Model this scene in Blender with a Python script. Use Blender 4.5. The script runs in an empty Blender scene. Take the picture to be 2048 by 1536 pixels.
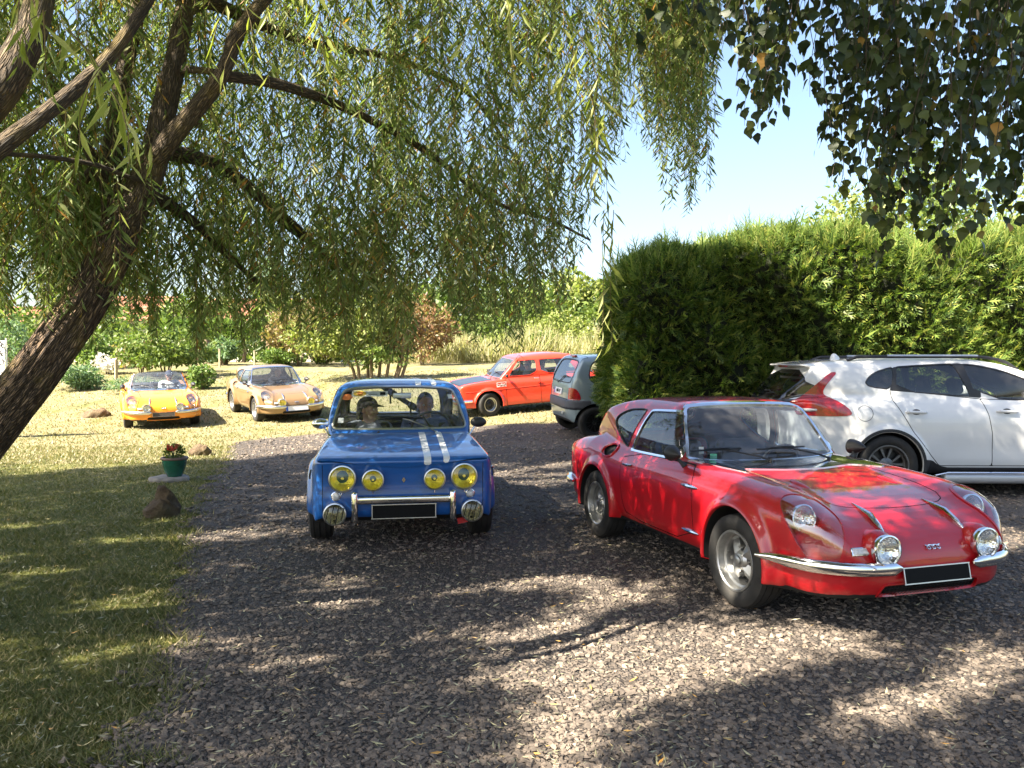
import bpy, math, random
import numpy as np
from mathutils import Vector, Matrix
from mathutils.bvhtree import BVHTree

# ------------------------------------------------------------------ camera, sky, sun, exposure
scene = bpy.context.scene
COL = scene.collection
RNG = np.random.default_rng(11)
random.seed(5)
R = math.radians

cam_data = bpy.data.cameras.new("camera")
cam_data.sensor_width = 36.0
cam_data.lens = 1645.0 / 2048.0 * 36.0
cam_data.clip_start = 0.05
cam_data.clip_end = 2000.0
cam = bpy.data.objects.new("camera", cam_data)
COL.objects.link(cam)
cam.location = (0.0, 0.0, 1.513)
cam.rotation_euler = (math.pi / 2 - 0.0285, 0.0, 0.0)
scene.camera = cam

SUN_DIR = np.array([-0.66, -0.40, 0.79])          # from the ground towards the sun
SUN_DIR = SUN_DIR / np.linalg.norm(SUN_DIR)
SUN_EL = math.asin(SUN_DIR[2])
world = bpy.data.worlds.new("World")
scene.world = world
world.use_nodes = True
wn = world.node_tree
bg = wn.nodes["Background"]
sky_tex = wn.nodes.new("ShaderNodeTexSky")
sky_tex.sky_type = 'NISHITA'
sky_tex.sun_disc = False
sky_tex.sun_elevation = SUN_EL
sky_tex.sun_rotation = math.atan2(SUN_DIR[0], SUN_DIR[1])
sky_tex.altitude = 100
sky_tex.air_density = 1.0
sky_tex.dust_density = 2.6
sky_tex.ozone_density = 1.0
wn.links.new(sky_tex.outputs[0], bg.inputs[0])
bg.inputs[1].default_value = 0.066

sun_data = bpy.data.lights.new("sun", 'SUN')
sun_data.energy = 5.0
sun_data.angle = R(0.53)
sun_data.color = (1.0, 0.90, 0.74)
sun = bpy.data.objects.new("sun", sun_data)
COL.objects.link(sun)
sun.location = (-30, -20, 40)
sun.rotation_euler = Vector((-SUN_DIR[0], -SUN_DIR[1], -SUN_DIR[2])).to_track_quat('-Z', 'Y').to_euler()

scene.view_settings.view_transform = 'Standard'
scene.view_settings.look = 'None'
scene.view_settings.exposure = 2.48
scene.view_settings.gamma = 1.0
scene.render.engine = 'CYCLES'
scene.cycles.max_bounces = 10
scene.cycles.transparent_max_bounces = 24
scene.cycles.transmission_bounces = 6
scene.cycles.glossy_bounces = 4
scene.cycles.caustics_reflective = False
scene.cycles.caustics_refractive = False
scene.cycles.sample_clamp_indirect = 6.0
scene.cycles.use_denoising = True

# ------------------------------------------------------------------ materials
MATS = {}


class N:
    """tiny node helper"""

    def __init__(self, name):
        self.m = bpy.data.materials.new(name)
        self.m.use_nodes = True
        self.t = self.m.node_tree
        self.b = self.t.nodes["Principled BSDF"]
        self.out = self.t.nodes["Material Output"]

    def n(self, typ, **kw):
        nd = self.t.nodes.new(typ)
        for k, v in kw.items():
            if k.startswith('i_'):
                key = k[2:]
                nd.inputs[int(key) if key.isdigit() else key].default_value = v
            else:
                setattr(nd, k, v)
        return nd

    def l(self, a, b):
        self.t.links.new(a, b)

    def ramp(self, fac, stops, interp='LINEAR'):
        r = self.n("ShaderNodeValToRGB")
        r.color_ramp.interpolation = interp
        el = r.color_ramp.elements
        while len(el) < len(stops):
            el.new(0.5)
        for e, (p, c) in zip(el, stops):
            e.position = p
            e.color = (*c, 1)
        self.l(fac, r.inputs[0])
        return r.outputs[0]

    def noise(self, scale, detail=4, rough=0.55, vec=None, dist=0.0):
        nd = self.n("ShaderNodeTexNoise")
        nd.inputs["Scale"].default_value = scale
        nd.inputs["Detail"].default_value = detail
        nd.inputs["Roughness"].default_value = rough
        nd.inputs["Distortion"].default_value = dist
        if vec is not None:
            self.l(vec, nd.inputs["Vector"])
        return nd.outputs["Fac"]

    def coord(self, which="Object"):
        return self.n("ShaderNodeTexCoord").outputs[which]

    def mapping(self, vec, scale=(1, 1, 1)):
        mp = self.n("ShaderNodeMapping")
        mp.inputs["Scale"].default_value = scale
        self.l(vec, mp.inputs["Vector"])
        return mp.outputs[0]

    def mixc(self, fac, a, b, blend='MIX'):
        mx = self.n("ShaderNodeMix", data_type='RGBA', blend_type=blend)
        for sock, v in ((mx.inputs[0], fac), (mx.inputs[6], a), (mx.inputs[7], b)):
            if isinstance(v, (int, float)):
                sock.default_value = v
            elif isinstance(v, tuple):
                sock.default_value = (*v, 1) if len(v) == 3 else v
            else:
                self.l(v, sock)
        return mx.outputs[2]

    def bump(self, height, strength=0.3, dist=0.02):
        bp = self.n("ShaderNodeBump")
        bp.inputs["Strength"].default_value = strength
        bp.inputs["Distance"].default_value = dist
        self.l(height, bp.inputs["Height"])
        self.l(bp.outputs[0], self.b.inputs["Normal"])


def base_mat(name, col, rough=0.5, metal=0.0, coat=0.0, spec=0.5, var=0.0, vscale=6.0):
    a = N(name)
    a.b.inputs["Base Color"].default_value = (*col, 1)
    a.b.inputs["Roughness"].default_value = rough
    a.b.inputs["Metallic"].default_value = metal
    a.b.inputs["Coat Weight"].default_value = coat
    a.b.inputs["Coat Roughness"].default_value = 0.04
    a.b.inputs["Specular IOR Level"].default_value = spec
    if var > 0:
        f = a.noise(vscale, 5, 0.6, a.coord())
        lo = tuple(c * (1 - var) for c in col)
        hi = tuple(min(1, c * (1 + var)) for c in col)
        a.l(a.ramp(f, [(0.3, lo), (0.7, hi)]), a.b.inputs["Base Color"])
    MATS[name] = a.m
    return a.m


def paint(name, col, metal=0.0, rough=0.35, dust=0.10):
    """car paint under clear coat, with a thin uneven film of dust that roughens it"""
    a = N(name)
    co = a.coord()
    f = a.noise(5.0, 6, 0.65, co)
    f2 = a.noise(60.0, 3, 0.6, co)
    dustm = a.n("ShaderNodeMath", operation='MULTIPLY')
    a.l(a.ramp(f, [(0.35, (0, 0, 0)), (0.8, (1, 1, 1))]), dustm.inputs[0])
    dustm.inputs[1].default_value = dust
    c = a.mixc(dustm.outputs[0], col, (0.30, 0.26, 0.21))
    a.l(c, a.b.inputs["Base Color"])
    a.b.inputs["Metallic"].default_value = metal
    a.b.inputs["Roughness"].default_value = rough
    a.b.inputs["Coat Weight"].default_value = 1.0
    rr = a.n("ShaderNodeMath", operation='MULTIPLY_ADD')
    a.l(f, rr.inputs[0])
    rr.inputs[1].default_value = 0.05
    rr.inputs[2].default_value = 0.0
    a.l(rr.outputs[0], a.b.inputs["Coat Roughness"])
    bp = a.n("ShaderNodeBump")
    bp.inputs["Strength"].default_value = 0.012
    bp.inputs["Distance"].default_value = 0.01
    a.l(a.noise(9.0, 2, 0.5, co), bp.inputs["Height"])
    a.l(bp.outputs[0], a.b.inputs["Coat Normal"])
    MATS[name] = a.m
    return a.m


def glass(name, tint, refl=1.0, rough=0.0, haze=0.0, f0=0.07):
    """thin pane: tinted transparency under a fresnel reflection"""
    a = N(name)
    a.t.nodes.remove(a.b)
    tr = a.n("ShaderNodeBsdfTransparent")
    tr.inputs[0].default_value = (*tint, 1)
    gl = a.n("ShaderNodeBsdfAnisotropic") if False else a.n("ShaderNodeBsdfGlossy")
    gl.inputs["Roughness"].default_value = rough
    gl.inputs["Color"].default_value = (refl, refl, refl, 1)
    lw = a.n("ShaderNodeLayerWeight")
    lw.inputs["Blend"].default_value = 0.5
    pw = a.n("ShaderNodeMath", operation='POWER')
    a.l(lw.outputs["Facing"], pw.inputs[0])
    pw.inputs[1].default_value = 4.0
    mx = a.n("ShaderNodeMixShader")
    mul = a.n("ShaderNodeMath", operation='MULTIPLY_ADD')
    mul.use_clamp = True
    a.l(pw.outputs[0], mul.inputs[0])
    mul.inputs[1].default_value = 0.9
    mul.inputs[2].default_value = f0
    a.l(mul.outputs[0], mx.inputs[0])
    last = tr.outputs[0]
    if haze > 0:
        df = a.n("ShaderNodeBsdfDiffuse")
        df.inputs[0].default_value = (0.6, 0.6, 0.62, 1)
        m2 = a.n("ShaderNodeMixShader")
        dn = a.n("ShaderNodeMath", operation='MULTIPLY')
        a.l(a.noise(14, 5, 0.6, a.coord()), dn.inputs[0])
        dn.inputs[1].default_value = haze
        a.l(dn.outputs[0], m2.inputs[0])
        a.l(tr.outputs[0], m2.inputs[1])
        a.l(df.outputs[0], m2.inputs[2])
        last = m2.outputs[0]
    a.l(last, mx.inputs[1])
    a.l(gl.outputs[0], mx.inputs[2])
    a.l(mx.outputs[0], a.out.inputs[0])
    MATS[name] = a.m
    return a.m


def leaf_mat(name, stops, trans=0.35, rough=0.45, spec=0.3):
    """leaf: a colour of its own per leaf, some light through the blade"""
    a = N(name)
    geo = a.n("ShaderNodeNewGeometry")
    c = a.ramp(geo.outputs["Random Per Island"], stops)
    a.l(c, a.b.inputs["Base Color"])
    a.b.inputs["Roughness"].default_value = rough
    a.b.inputs["Specular IOR Level"].default_value = spec
    tl = a.n("ShaderNodeBsdfTranslucent")
    br = a.mixc(1.0, c, (1.5, 1.65, 0.8), 'MULTIPLY')
    a.l(br, tl.inputs[0])
    mx = a.n("ShaderNodeMixShader")
    mx.inputs[0].default_value = trans
    a.l(a.b.outputs[0], mx.inputs[1])
    a.l(tl.outputs[0], mx.inputs[2])
    a.l(mx.outputs[0], a.out.inputs[0])
    MATS[name] = a.m
    return a.m


paint('red_paint', (0.43, 0.001, 0.006), rough=0.45, dust=0.0)
paint('blue_paint', (0.004, 0.095, 0.36), rough=0.4, dust=0.03)
paint('orange_paint', (0.78, 0.255, 0.008), rough=0.4, dust=0.05)
paint('bronze_paint', (0.25, 0.150, 0.062), metal=0.3, rough=0.45, dust=0.05)
paint('vermilion_paint', (0.70, 0.040, 0.012), rough=0.4, dust=0.05)
paint('silver_paint', (0.20, 0.265, 0.29), metal=0.2, rough=0.45, dust=0.08)  # darkened to stand in for shade on the hatchback
paint('white_paint', (0.74, 0.74, 0.72), rough=0.4, dust=0.06)
base_mat('black_bonnet', (0.015, 0.015, 0.018), 0.35, coat=0.4)
base_mat('stripe_white', (0.80, 0.80, 0.78), 0.4, coat=0.7)
base_mat('chrome', (0.82, 0.82, 0.83), 0.09, 1.0, var=0.04, vscale=20)
base_mat('dull_chrome', (0.62, 0.62, 0.62), 0.28, 1.0, var=0.12, vscale=30)
base_mat('alloy', (0.42, 0.42, 0.41), 0.38, 0.9, var=0.15, vscale=25)
base_mat('alloy_dark', (0.16, 0.16, 0.16), 0.45, 0.8, var=0.2, vscale=25)
base_mat('black_metal', (0.012, 0.012, 0.013), 0.4)
base_mat('black_plastic', (0.018, 0.018, 0.02), 0.5, var=0.15)
base_mat('grey_plastic', (0.055, 0.06, 0.075), 0.55, var=0.1)
base_mat('sill_silver', (0.5, 0.5, 0.5), 0.4, 0.6)
base_mat('underbody', (0.008, 0.008, 0.008), 0.8)
base_mat('interior', (0.012, 0.012, 0.013), 0.75, var=0.3)
base_mat('interior_grey', (0.05, 0.05, 0.055), 0.8, var=0.2)
base_mat('gap', (0.004, 0.004, 0.004), 0.8)
base_mat('plate_black', (0.004, 0.004, 0.004), 0.6, spec=0.15)
base_mat('plate_grey', (0.055, 0.045, 0.035), 0.5)
base_mat('plate_white', (0.75, 0.75, 0.75), 0.4)
base_mat('plate_blue', (0.02, 0.09, 0.5), 0.4)
base_mat('badge_gold', (0.45, 0.33, 0.10), 0.35, 0.8)
base_mat('tail_red', (0.32, 0.006, 0.008), 0.12, coat=1.0, var=0.35, vscale=30)
base_mat('tail_clear', (0.62, 0.60, 0.58), 0.15, coat=1.0, var=0.25, vscale=60)
base_mat('amber', (0.7, 0.22, 0.01), 0.15, coat=1.0)
base_mat('sticker_orange', (0.8, 0.19, 0.03), 0.4)
base_mat('sticker_yellow', (0.8, 0.5, 0.05), 0.4)
base_mat('sticker_white', (0.7, 0.7, 0.68), 0.5)
base_mat('sticker_green', (0.12, 0.5, 0.3), 0.5)
base_mat('sticker_red', (0.4, 0.05, 0.03), 0.5)
base_mat('reflector', (0.85, 0.83, 0.78), 0.14, 1.0, var=0.2, vscale=45)
base_mat('reflector_yellow', (0.95, 0.84, 0.40), 0.38, 1.0, var=0.25, vscale=40)
for _nm in ('reflector', 'reflector_yellow'):
    _t = MATS[_nm].node_tree
    _v = _t.nodes.new("ShaderNodeTexVoronoi")
    _v.inputs["Scale"].default_value = 70
    _c = _t.nodes.new("ShaderNodeTexCoord")
    _b = _t.nodes.new("ShaderNodeBump")
    _b.inputs["Strength"].default_value = 0.5
    _b.inputs["Distance"].default_value = 0.004
    _t.links.new(_c.outputs["Object"], _v.inputs["Vector"])
    _t.links.new(_v.outputs["Distance"], _b.inputs["Height"])
    _t.links.new(_b.outputs[0], _t.nodes["Principled BSDF"].inputs["Normal"])
glass('window_glass', (0.80, 0.84, 0.86), haze=0.05)
glass('privacy_glass', (0.30, 0.33, 0.34), haze=0.03)
glass('screen_glass', (0.70, 0.76, 0.80), haze=0.10)
glass('lens_clear', (0.95, 0.95, 0.93))
glass('cover_glass', (0.93, 0.93, 0.93), f0=0.16)
glass('lens_yellow', (1.0, 0.92, 0.42))
glass('lens_dark', (0.45, 0.42, 0.30))


def tyre_mat():
    a = N('tyre')
    co = a.coord()
    f = a.noise(7, 5, 0.6, co)
    a.l(a.ramp(f, [(0.35, (0.010, 0.010, 0.010)), (0.75, (0.035, 0.032, 0.028))]), a.b.inputs["Base Color"])
    a.b.inputs["Roughness"].default_value = 0.75
    a.bump(a.noise(120, 2, 0.5, co), 0.15, 0.004)
    MATS['tyre'] = a.m


tyre_mat()


def skin_mat(name, c):
    base_mat(name, c, 0.5, var=0.15, vscale=18)
    MATS[name].node_tree.nodes["Principled BSDF"].inputs["Subsurface Weight"].default_value = 0.1


skin_mat('skin_tan', (0.40, 0.20, 0.13))
skin_mat('skin_fair', (0.52, 0.30, 0.21))
for nm, c in (('cloth_blue', (0.10, 0.13, 0.22)), ('cloth_grey', (0.22, 0.24, 0.28)), ('cloth_white', (0.62, 0.60, 0.58)),
              ('cloth_dark', (0.02, 0.02, 0.03)), ('hair_dark', (0.02, 0.014, 0.010)), ('hair_grey', (0.20, 0.19, 0.18)),
              ('cap_black', (0.014, 0.014, 0.018)), ('cap_navy', (0.02, 0.025, 0.05)), ('shirt_pattern', (0.13, 0.14, 0.15))):
    base_mat(nm, c, 0.85, var=0.25, vscale=40)


# ------------------------------------------------------------------ objects, labels, hierarchy
def tag(o, label=None, cat=None, group=None, kind=None):
    if label:
        o["label"] = label
    if cat:
        o["category"] = cat
    if group:
        o["group"] = group
    if kind:
        o["kind"] = kind
    return o


def empty(name, loc=(0, 0, 0), rz=0.0, parent=None):
    o = bpy.data.objects.new(name, None)
    o.empty_display_size = 0.2
    COL.objects.link(o)
    o.location = loc
    o.rotation_euler = (0, 0, rz)
    if parent:
        o.parent = parent
    return o


def mesh_np(name, V, F, mat, parent=None, smooth=True, normals=None, mats=None, fmat=None):
    """V (n,3), F list of (m,k) index arrays -> one linked object"""
    V = np.asarray(V, np.float32)
    F = [np.asarray(f, np.int32) for f in F if len(f)]
    me = bpy.data.meshes.new(name)
    nl = sum(f.size for f in F)
    npoly = sum(len(f) for f in F)
    me.vertices.add(len(V))
    me.vertices.foreach_set("co", V.ravel())
    me.loops.add(nl)
    me.polygons.add(npoly)
    me.loops.foreach_set("vertex_index", np.concatenate([f.ravel() for f in F]) if F else [])
    tot = np.concatenate([np.full(len(f), f.shape[1], np.int32) for f in F]) if F else np.zeros(0, np.int32)
    start = np.concatenate([[0], np.cumsum(tot)[:-1]]).astype(np.int32) if F else tot
    me.polygons.foreach_set("loop_start", start)
    me.polygons.foreach_set("loop_total", tot)
    me.polygons.foreach_set("use_smooth", np.full(npoly, bool(smooth)))
    for m in (mats or [mat]):
        me.materials.append(MATS[m] if isinstance(m, str) else m)
    if fmat is not None:
        me.polygons.foreach_set("material_index", np.asarray(fmat, np.int32))
    me.update(calc_edges=True)
    if normals is not None:
        me.normals_split_custom_set_from_vertices(np.asarray(normals, np.float32).tolist())
    o = bpy.data.objects.new(name, me)
    COL.objects.link(o)
    if parent:
        o.parent = parent
    return o


def copy_tree(o, parent=None):
    c = o.copy()
    COL.objects.link(c)
    if parent is not None:
        c.parent = parent
    for ch in list(o.children):
        copy_tree(ch, c)
    return c


class MB:
    """collects simple solids, builds ONE mesh object"""

    def __init__(self):
        self.V, self.F4, self.F3, self.n = [], [], [], 0
        self.NF = []

    def add(self, V, F4=(), F3=()):
        V = np.asarray(V, float).reshape(-1, 3)
        if len(F4):
            self.F4.append(np.asarray(F4, int) + self.n)
        if len(F3):
            self.F3.append(np.asarray(F3, int) + self.n)
        self.V.append(V)
        self.n += len(V)
        return self

    def box(self, c, s, rot=None, taper=None):
        x, y, z = np.array(s) / 2
        P = np.array([(-x, -y, -z), (x, -y, -z), (x, y, -z), (-x, y, -z), (-x, -y, z), (x, -y, z), (x, y, z), (-x, y, z)])
        if taper:
            P[4:, 0] *= taper[0]
            P[4:, 1] *= taper[1]
        if rot is not None:
            P = P @ np.array(Matrix(rot) if not isinstance(rot, Matrix) else rot).T[:3, :3] if not isinstance(rot, np.ndarray) else P @ rot.T
        return self.add(P + np.array(c), [(0, 3, 2, 1), (4, 5, 6, 7), (0, 1, 5, 4), (1, 2, 6, 5), (2, 3, 7, 6), (3, 0, 4, 7)])

    def rbox(self, c, s, r, rot=None, seg=3):
        """box with rounded edges (superellipsoid-like shell)"""
        a = np.array(s) / 2 - r
        V, Q = [], []
        nu, nv = 4 * (seg + 1), 2 * (seg + 1)
        us = []
        for q in range(4):
            for k in range(seg + 1):
                us.append((q * 90 + 90 * k / seg, q))
        vs = [(-90 + 90 * k / seg, -1) for k in range(seg + 1)] + [(90 * k / seg, 1) for k in range(seg + 1)]
        sg = [(1, 1), (-1, 1), (-1, -1), (1, -1)]
        for (v, sz) in vs:
            for (u, q) in us:
                cx, cy = sg[q]
                V.append((cx * a[0] + r * math.cos(R(v)) * math.cos(R(u)), cy * a[1] + r * math.cos(R(v)) * math.sin(R(u)), sz * a[2] + r * math.sin(R(v))))
        for j in range(nv - 1):
            for i in range(nu):
                Q.append((j * nu + i, j * nu + (i + 1) % nu, (j + 1) * nu + (i + 1) % nu, (j + 1) * nu + i))
        V = np.array(V)
        if rot is not None:
            V = V @ np.array(rot).T
        base = self.n
        self.add(V + np.array(c), Q)
        self.NF.append(np.arange(nu)[::-1] + base)
        self.NF.append(np.arange(nu) + base + (nv - 1) * nu)
        return self

    def tube(self, pts, r, seg=8, cap=True):
        P = np.asarray(pts, float)
        n = len(P)
        r = np.broadcast_to(np.asarray(r, float), (n,))
        T = np.gradient(P, axis=0)
        T /= np.linalg.norm(T, axis=1)[:, None] + 1e-9
        up = np.array([0, 0, 1.0]) if abs(T[0][2]) < 0.9 else np.array([1.0, 0, 0])
        V = []
        a = np.linspace(0, 2 * np.pi, seg, endpoint=False)
        u = np.cross(T[0], up)
        u /= np.linalg.norm(u)
        for i in range(n):
            u = u - T[i] * (u @ T[i])
            u /= np.linalg.norm(u) + 1e-9
            w = np.cross(T[i], u)
            V.append(P[i] + r[i] * (np.cos(a)[:, None] * u + np.sin(a)[:, None] * w))
        V = np.concatenate(V)
        i, j = np.meshgrid(np.arange(n - 1), np.arange(seg), indexing='ij')
        i, j = i.ravel(), j.ravel()
        j2 = (j + 1) % seg
        Q = np.c_[i * seg + j, i * seg + j2, (i + 1) * seg + j2, (i + 1) * seg + j]
        base = self.n
        self.add(V, Q)
        if cap:
            self.NF.append(np.arange(seg)[::-1] + base)
            self.NF.append(np.arange(seg) + base + (n - 1) * seg)
        return self

    def cyl(self, p0, p1, r0, r1=None, seg=16):
        return self.tube([p0, p1], [r0, r0 if r1 is None else r1], seg)

    def lathe(self, prof, c=(0, 0, 0), axis=(0, 0, 1), seg=32, closed=False):
        """prof: list of (radius, height along axis)"""
        A = np.array(axis, float)
        A /= np.linalg.norm(A)
        h = np.array([1.0, 0, 0]) if abs(A[0]) < 0.9 else np.array([0, 1.0, 0])
        u = np.cross(A, h)
        u /= np.linalg.norm(u)
        w = np.cross(A, u)
        a = np.linspace(0, 2 * np.pi, seg, endpoint=False)
        ring = np.cos(a)[:, None] * u + np.sin(a)[:, None] * w
        V = np.concatenate([np.array(c) + rr * ring + hh * A for rr, hh in prof])
        n = len(prof)
        i, j = np.meshgrid(np.arange(n if closed else n - 1), np.arange(seg), indexing='ij')
        i, j = i.ravel(), j.ravel()
        j2 = (j + 1) % seg
        i2 = (i + 1) % n
        return self.add(V, np.c_[i * seg + j, i * seg + j2, i2 * seg + j2, i2 * seg + j])

    def ellip(self, c, r, seg=16, rings=10, rot=None):
        t = np.linspace(0.0005, np.pi - 0.0005, rings)
        a = np.linspace(0, 2 * np.pi, seg, endpoint=False)
        V = np.stack([np.sin(t)[:, None] * np.cos(a), np.sin(t)[:, None] * np.sin(a), np.cos(t)[:, None] * np.ones(seg)], -1).reshape(-1, 3) * np.array(r)
        if rot is not None:
            V = V @ np.array(rot).T
        i, j = np.meshgrid(np.arange(rings - 1), np.arange(seg), indexing='ij')
        i, j = i.ravel(), j.ravel()
        j2 = (j + 1) % seg
        return self.add(V + np.array(c), np.c_[i * seg + j, (i + 1) * seg + j, (i + 1) * seg + j2, i * seg + j2])

    def prism(self, poly, d, frame=None, c=(0, 0, 0)):
        """poly in local (a,b); extruded along third axis by d (from 0 to d). frame rows: axis a, axis b, axis n"""
        P = np.asarray(poly, float)
        n = len(P)
        fr = np.eye(3) if frame is None else np.array(frame, float)
        lo = P[:, :1] * fr[0] + P[:, 1:] * fr[1] + np.array(c)
        hi = lo + d * fr[2]
        base = self.n
        i = np.arange(n)
        j = (i + 1) % n
        self.add(np.r_[lo, hi], np.c_[i, j, j + n, i + n])
        self.NF.append(i[::-1] + base)
        self.NF.append(i + n + base)
        return self

    def build(self, name, mat, parent=None, smooth=True, sharp=35):
        F = []
        if self.F4:
            F.append(np.concatenate(self.F4))
        if self.F3:
            F.append(np.concatenate(self.F3))
        F += [np.asarray(f)[None, :] for f in self.NF]
        o = mesh_np(name, np.concatenate(self.V), F, mat, parent, smooth)
        if smooth:
            try:
                o.data.set_sharp_from_angle(angle=R(sharp))
            except Exception:
                pass
        return o


def rotz(a):
    c, s = math.cos(a), math.sin(a)
    return np.array([(c, -s, 0), (s, c, 0), (0, 0, 1)])


def roty(a):
    c, s = math.cos(a), math.sin(a)
    return np.array([(c, 0, s), (0, 1, 0), (-s, 0, c)])


def rotx(a):
    c, s = math.cos(a), math.sin(a)
    return np.array([(1, 0, 0), (0, c, -s), (0, s, c)])


def text_mesh(name, body, size, mat, parent, M, extrude=0.0015):
    cu = bpy.data.curves.new(name, 'FONT')
    cu.body = body
    cu.size = size
    cu.align_x = 'CENTER'
    cu.align_y = 'CENTER'
    cu.extrude = extrude
    cu.materials.append(MATS[mat])
    tmp = bpy.data.objects.new(name, cu)
    COL.objects.link(tmp)
    me = bpy.data.meshes.new_from_object(tmp.evaluated_get(bpy.context.evaluated_depsgraph_get()))
    bpy.data.objects.remove(tmp)
    o = bpy.data.objects.new(name, me)
    COL.objects.link(o)
    if parent:
        o.parent = parent
    o.matrix_local = M
    return o


def frame_mat(origin, ax, az):
    """matrix whose local X is ax, local Z is az (text faces +Z)"""
    ax = Vector(ax).normalized()
    az = Vector(az).normalized()
    ay = az.cross(ax).normalized()
    ax = ay.cross(az).normalized()
    M = Matrix((ax, ay, az)).transposed().to_4x4()
    M.translation = Vector(origin)
    return M


# ------------------------------------------------------------------ implicit surfaces -> meshes
def chaikin(P, it=2):
    P = np.asarray(P, float)
    for _ in range(it):
        Q = np.roll(P, -1, axis=0)
        P = np.stack([0.75 * P + 0.25 * Q, 0.25 * P + 0.75 * Q], 1).reshape(-1, 2)
    return P


def pol(px, py, P):
    """signed distance to a closed polygon, broadcasting"""
    px, py = np.broadcast_arrays(np.asarray(px, float), np.asarray(py, float))
    d = np.full(px.shape, 1e9)
    s = np.ones(px.shape)
    n = len(P)
    for i in range(n):
        a, b = P[i - 1], P[i]
        ex, ey = b[0] - a[0], b[1] - a[1]
        wx, wy = px - a[0], py - a[1]
        t = np.clip((wx * ex + wy * ey) / (ex * ex + ey * ey + 1e-12), 0, 1)
        dx, dy = wx - t * ex, wy - t * ey
        d = np.minimum(d, dx * dx + dy * dy)
        c1, c2, c3 = py >= a[1], py < b[1], ex * wy > ey * wx
        flip = (c1 & c2 & c3) | (~c1 & ~c2 & ~c3)
        s = np.where(flip, -s, s)
    return s * np.sqrt(d)


def smin(a, b, k):
    h = np.clip(0.5 + 0.5 * (b - a) / k, 0, 1)
    return b * (1 - h) + a * h - k * h * (1 - h)


def smax(a, b, k):
    return -smin(-a, -b, k)


def sstep(a, b, x):
    t = np.clip((x - a) / (b - a), 0, 1)
    return t * t * (3 - 2 * t)


def cone(x, y, z, a, b, ra, rb):
    ba = np.array(b, float) - np.array(a, float)
    pa = (x - a[0], y - a[1], z - a[2])
    h = np.clip((pa[0] * ba[0] + pa[1] * ba[1] + pa[2] * ba[2]) / (ba @ ba), 0, 1)
    return np.sqrt((pa[0] - h * ba[0]) ** 2 + (pa[1] - h * ba[1]) ** 2 + (pa[2] - h * ba[2]) ** 2) - (ra + (rb - ra) * h)


def nets(fn, lo, hi, res, newton=2, sym=False):
    """surface nets on a grid, vertices then walked onto the exact surface"""
    lo, hi = np.array(lo, float), np.array(hi, float)
    if sym:
        k = math.ceil(hi[1] / res)
        lo[1], hi[1] = -k * res, k * res - 1e-9
    n = np.ceil((hi - lo) / res).astype(int) + 1
    ax = [lo[i] + res * np.arange(n[i]) for i in range(3)]
    val = fn(ax[0][:, None, None], ax[1][None, :, None], ax[2][None, None, :])
    val = np.broadcast_to(val, tuple(n))
    ins = val < 0
    cnt = np.zeros(tuple(n - 1), int)
    off = [(i, j, k) for i in (0, 1) for j in (0, 1) for k in (0, 1)]
    sl = lambda o: tuple(slice(o[d], n[d] - 1 + o[d]) for d in range(3))
    for o in off:
        cnt += ins[sl(o)]
    act = (cnt > 0) & (cnt < 8)
    idx = np.full(tuple(n - 1), -1)
    I = np.argwhere(act)
    idx[act] = np.arange(len(I))
    acc = np.zeros((len(I), 3))
    c = np.zeros(len(I))
    for o in off:
        for d in range(3):
            if o[d] == 0:
                p = list(o)
                p[d] = 1
                va = val[tuple((I + np.array(o)).T)]
                vb = val[tuple((I + np.array(p)).T)]
                m = (va < 0) != (vb < 0)
                t = np.where(m, va / np.where(m, va - vb, 1), 0)
                pt = I + np.array(o, float)
                pt[:, d] += t
                acc += np.where(m[:, None], pt, 0)
                c += m
    V = lo + res * acc / c[:, None]
    e = res * 0.06
    TET = np.array([(1, 1, 1), (1, -1, -1), (-1, 1, -1), (-1, -1, 1)], float)

    def grad(V):
        g, fm = 0, 0
        for t in TET:
            A = V + e * t
            v = fn(A[:, 0], A[:, 1], A[:, 2])
            g = g + v[:, None] * t
            fm = fm + v
        return g / (4 * e), fm / 4

    half = np.arange(len(I))
    if sym:
        mirror = idx[I[:, 0], n[1] - 2 - I[:, 1], I[:, 2]]
        half = np.where((I[:, 1] >= (n[1] - 1) // 2) & (mirror >= 0))[0]
    W = V[half]
    for _ in range(newton):
        G, f = grad(W)
        st = -(f / (np.sum(G * G, 1) + 1e-6))[:, None] * G
        ln = np.linalg.norm(st, axis=1)[:, None]
        W = W + st * np.minimum(1, res * 0.6 / (ln + 1e-9))
    G, _f = grad(W)
    G = G / (np.linalg.norm(G, axis=1)[:, None] + 1e-9)
    Nn = np.zeros_like(V)
    V[half], Nn[half] = W, G
    if sym:
        fl_ = np.array((1, -1, 1.0))
        V[mirror[half]], Nn[mirror[half]] = W * fl_, G * fl_
    quads = []
    for d in range(3):
        a, b = (d + 1) % 3, (d + 2) % 3
        s0 = [slice(None)] * 3
        s0[d] = slice(0, n[d] - 1)
        s1 = [slice(None)] * 3
        s1[d] = slice(1, n[d])
        E0, E1 = ins[tuple(s0)], ins[tuple(s1)]
        ch = E0 != E1
        P = np.argwhere(ch)
        ok = (P[:, a] > 0) & (P[:, b] > 0) & (P[:, a] < n[a] - 1) & (P[:, b] < n[b] - 1)
        P = P[ok]
        fl = E0[tuple(P.T)]
        ua, ub = np.zeros(3, int), np.zeros(3, int)
        ua[a] = 1
        ub[b] = 1
        q = np.stack([idx[tuple((P - ua - ub).T)], idx[tuple((P - ub).T)], idx[tuple(P.T)], idx[tuple((P - ua).T)]], 1)
        q = np.where(fl[:, None], q, q[:, ::-1])
        quads.append(q)
    return V, np.concatenate(quads), Nn


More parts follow.
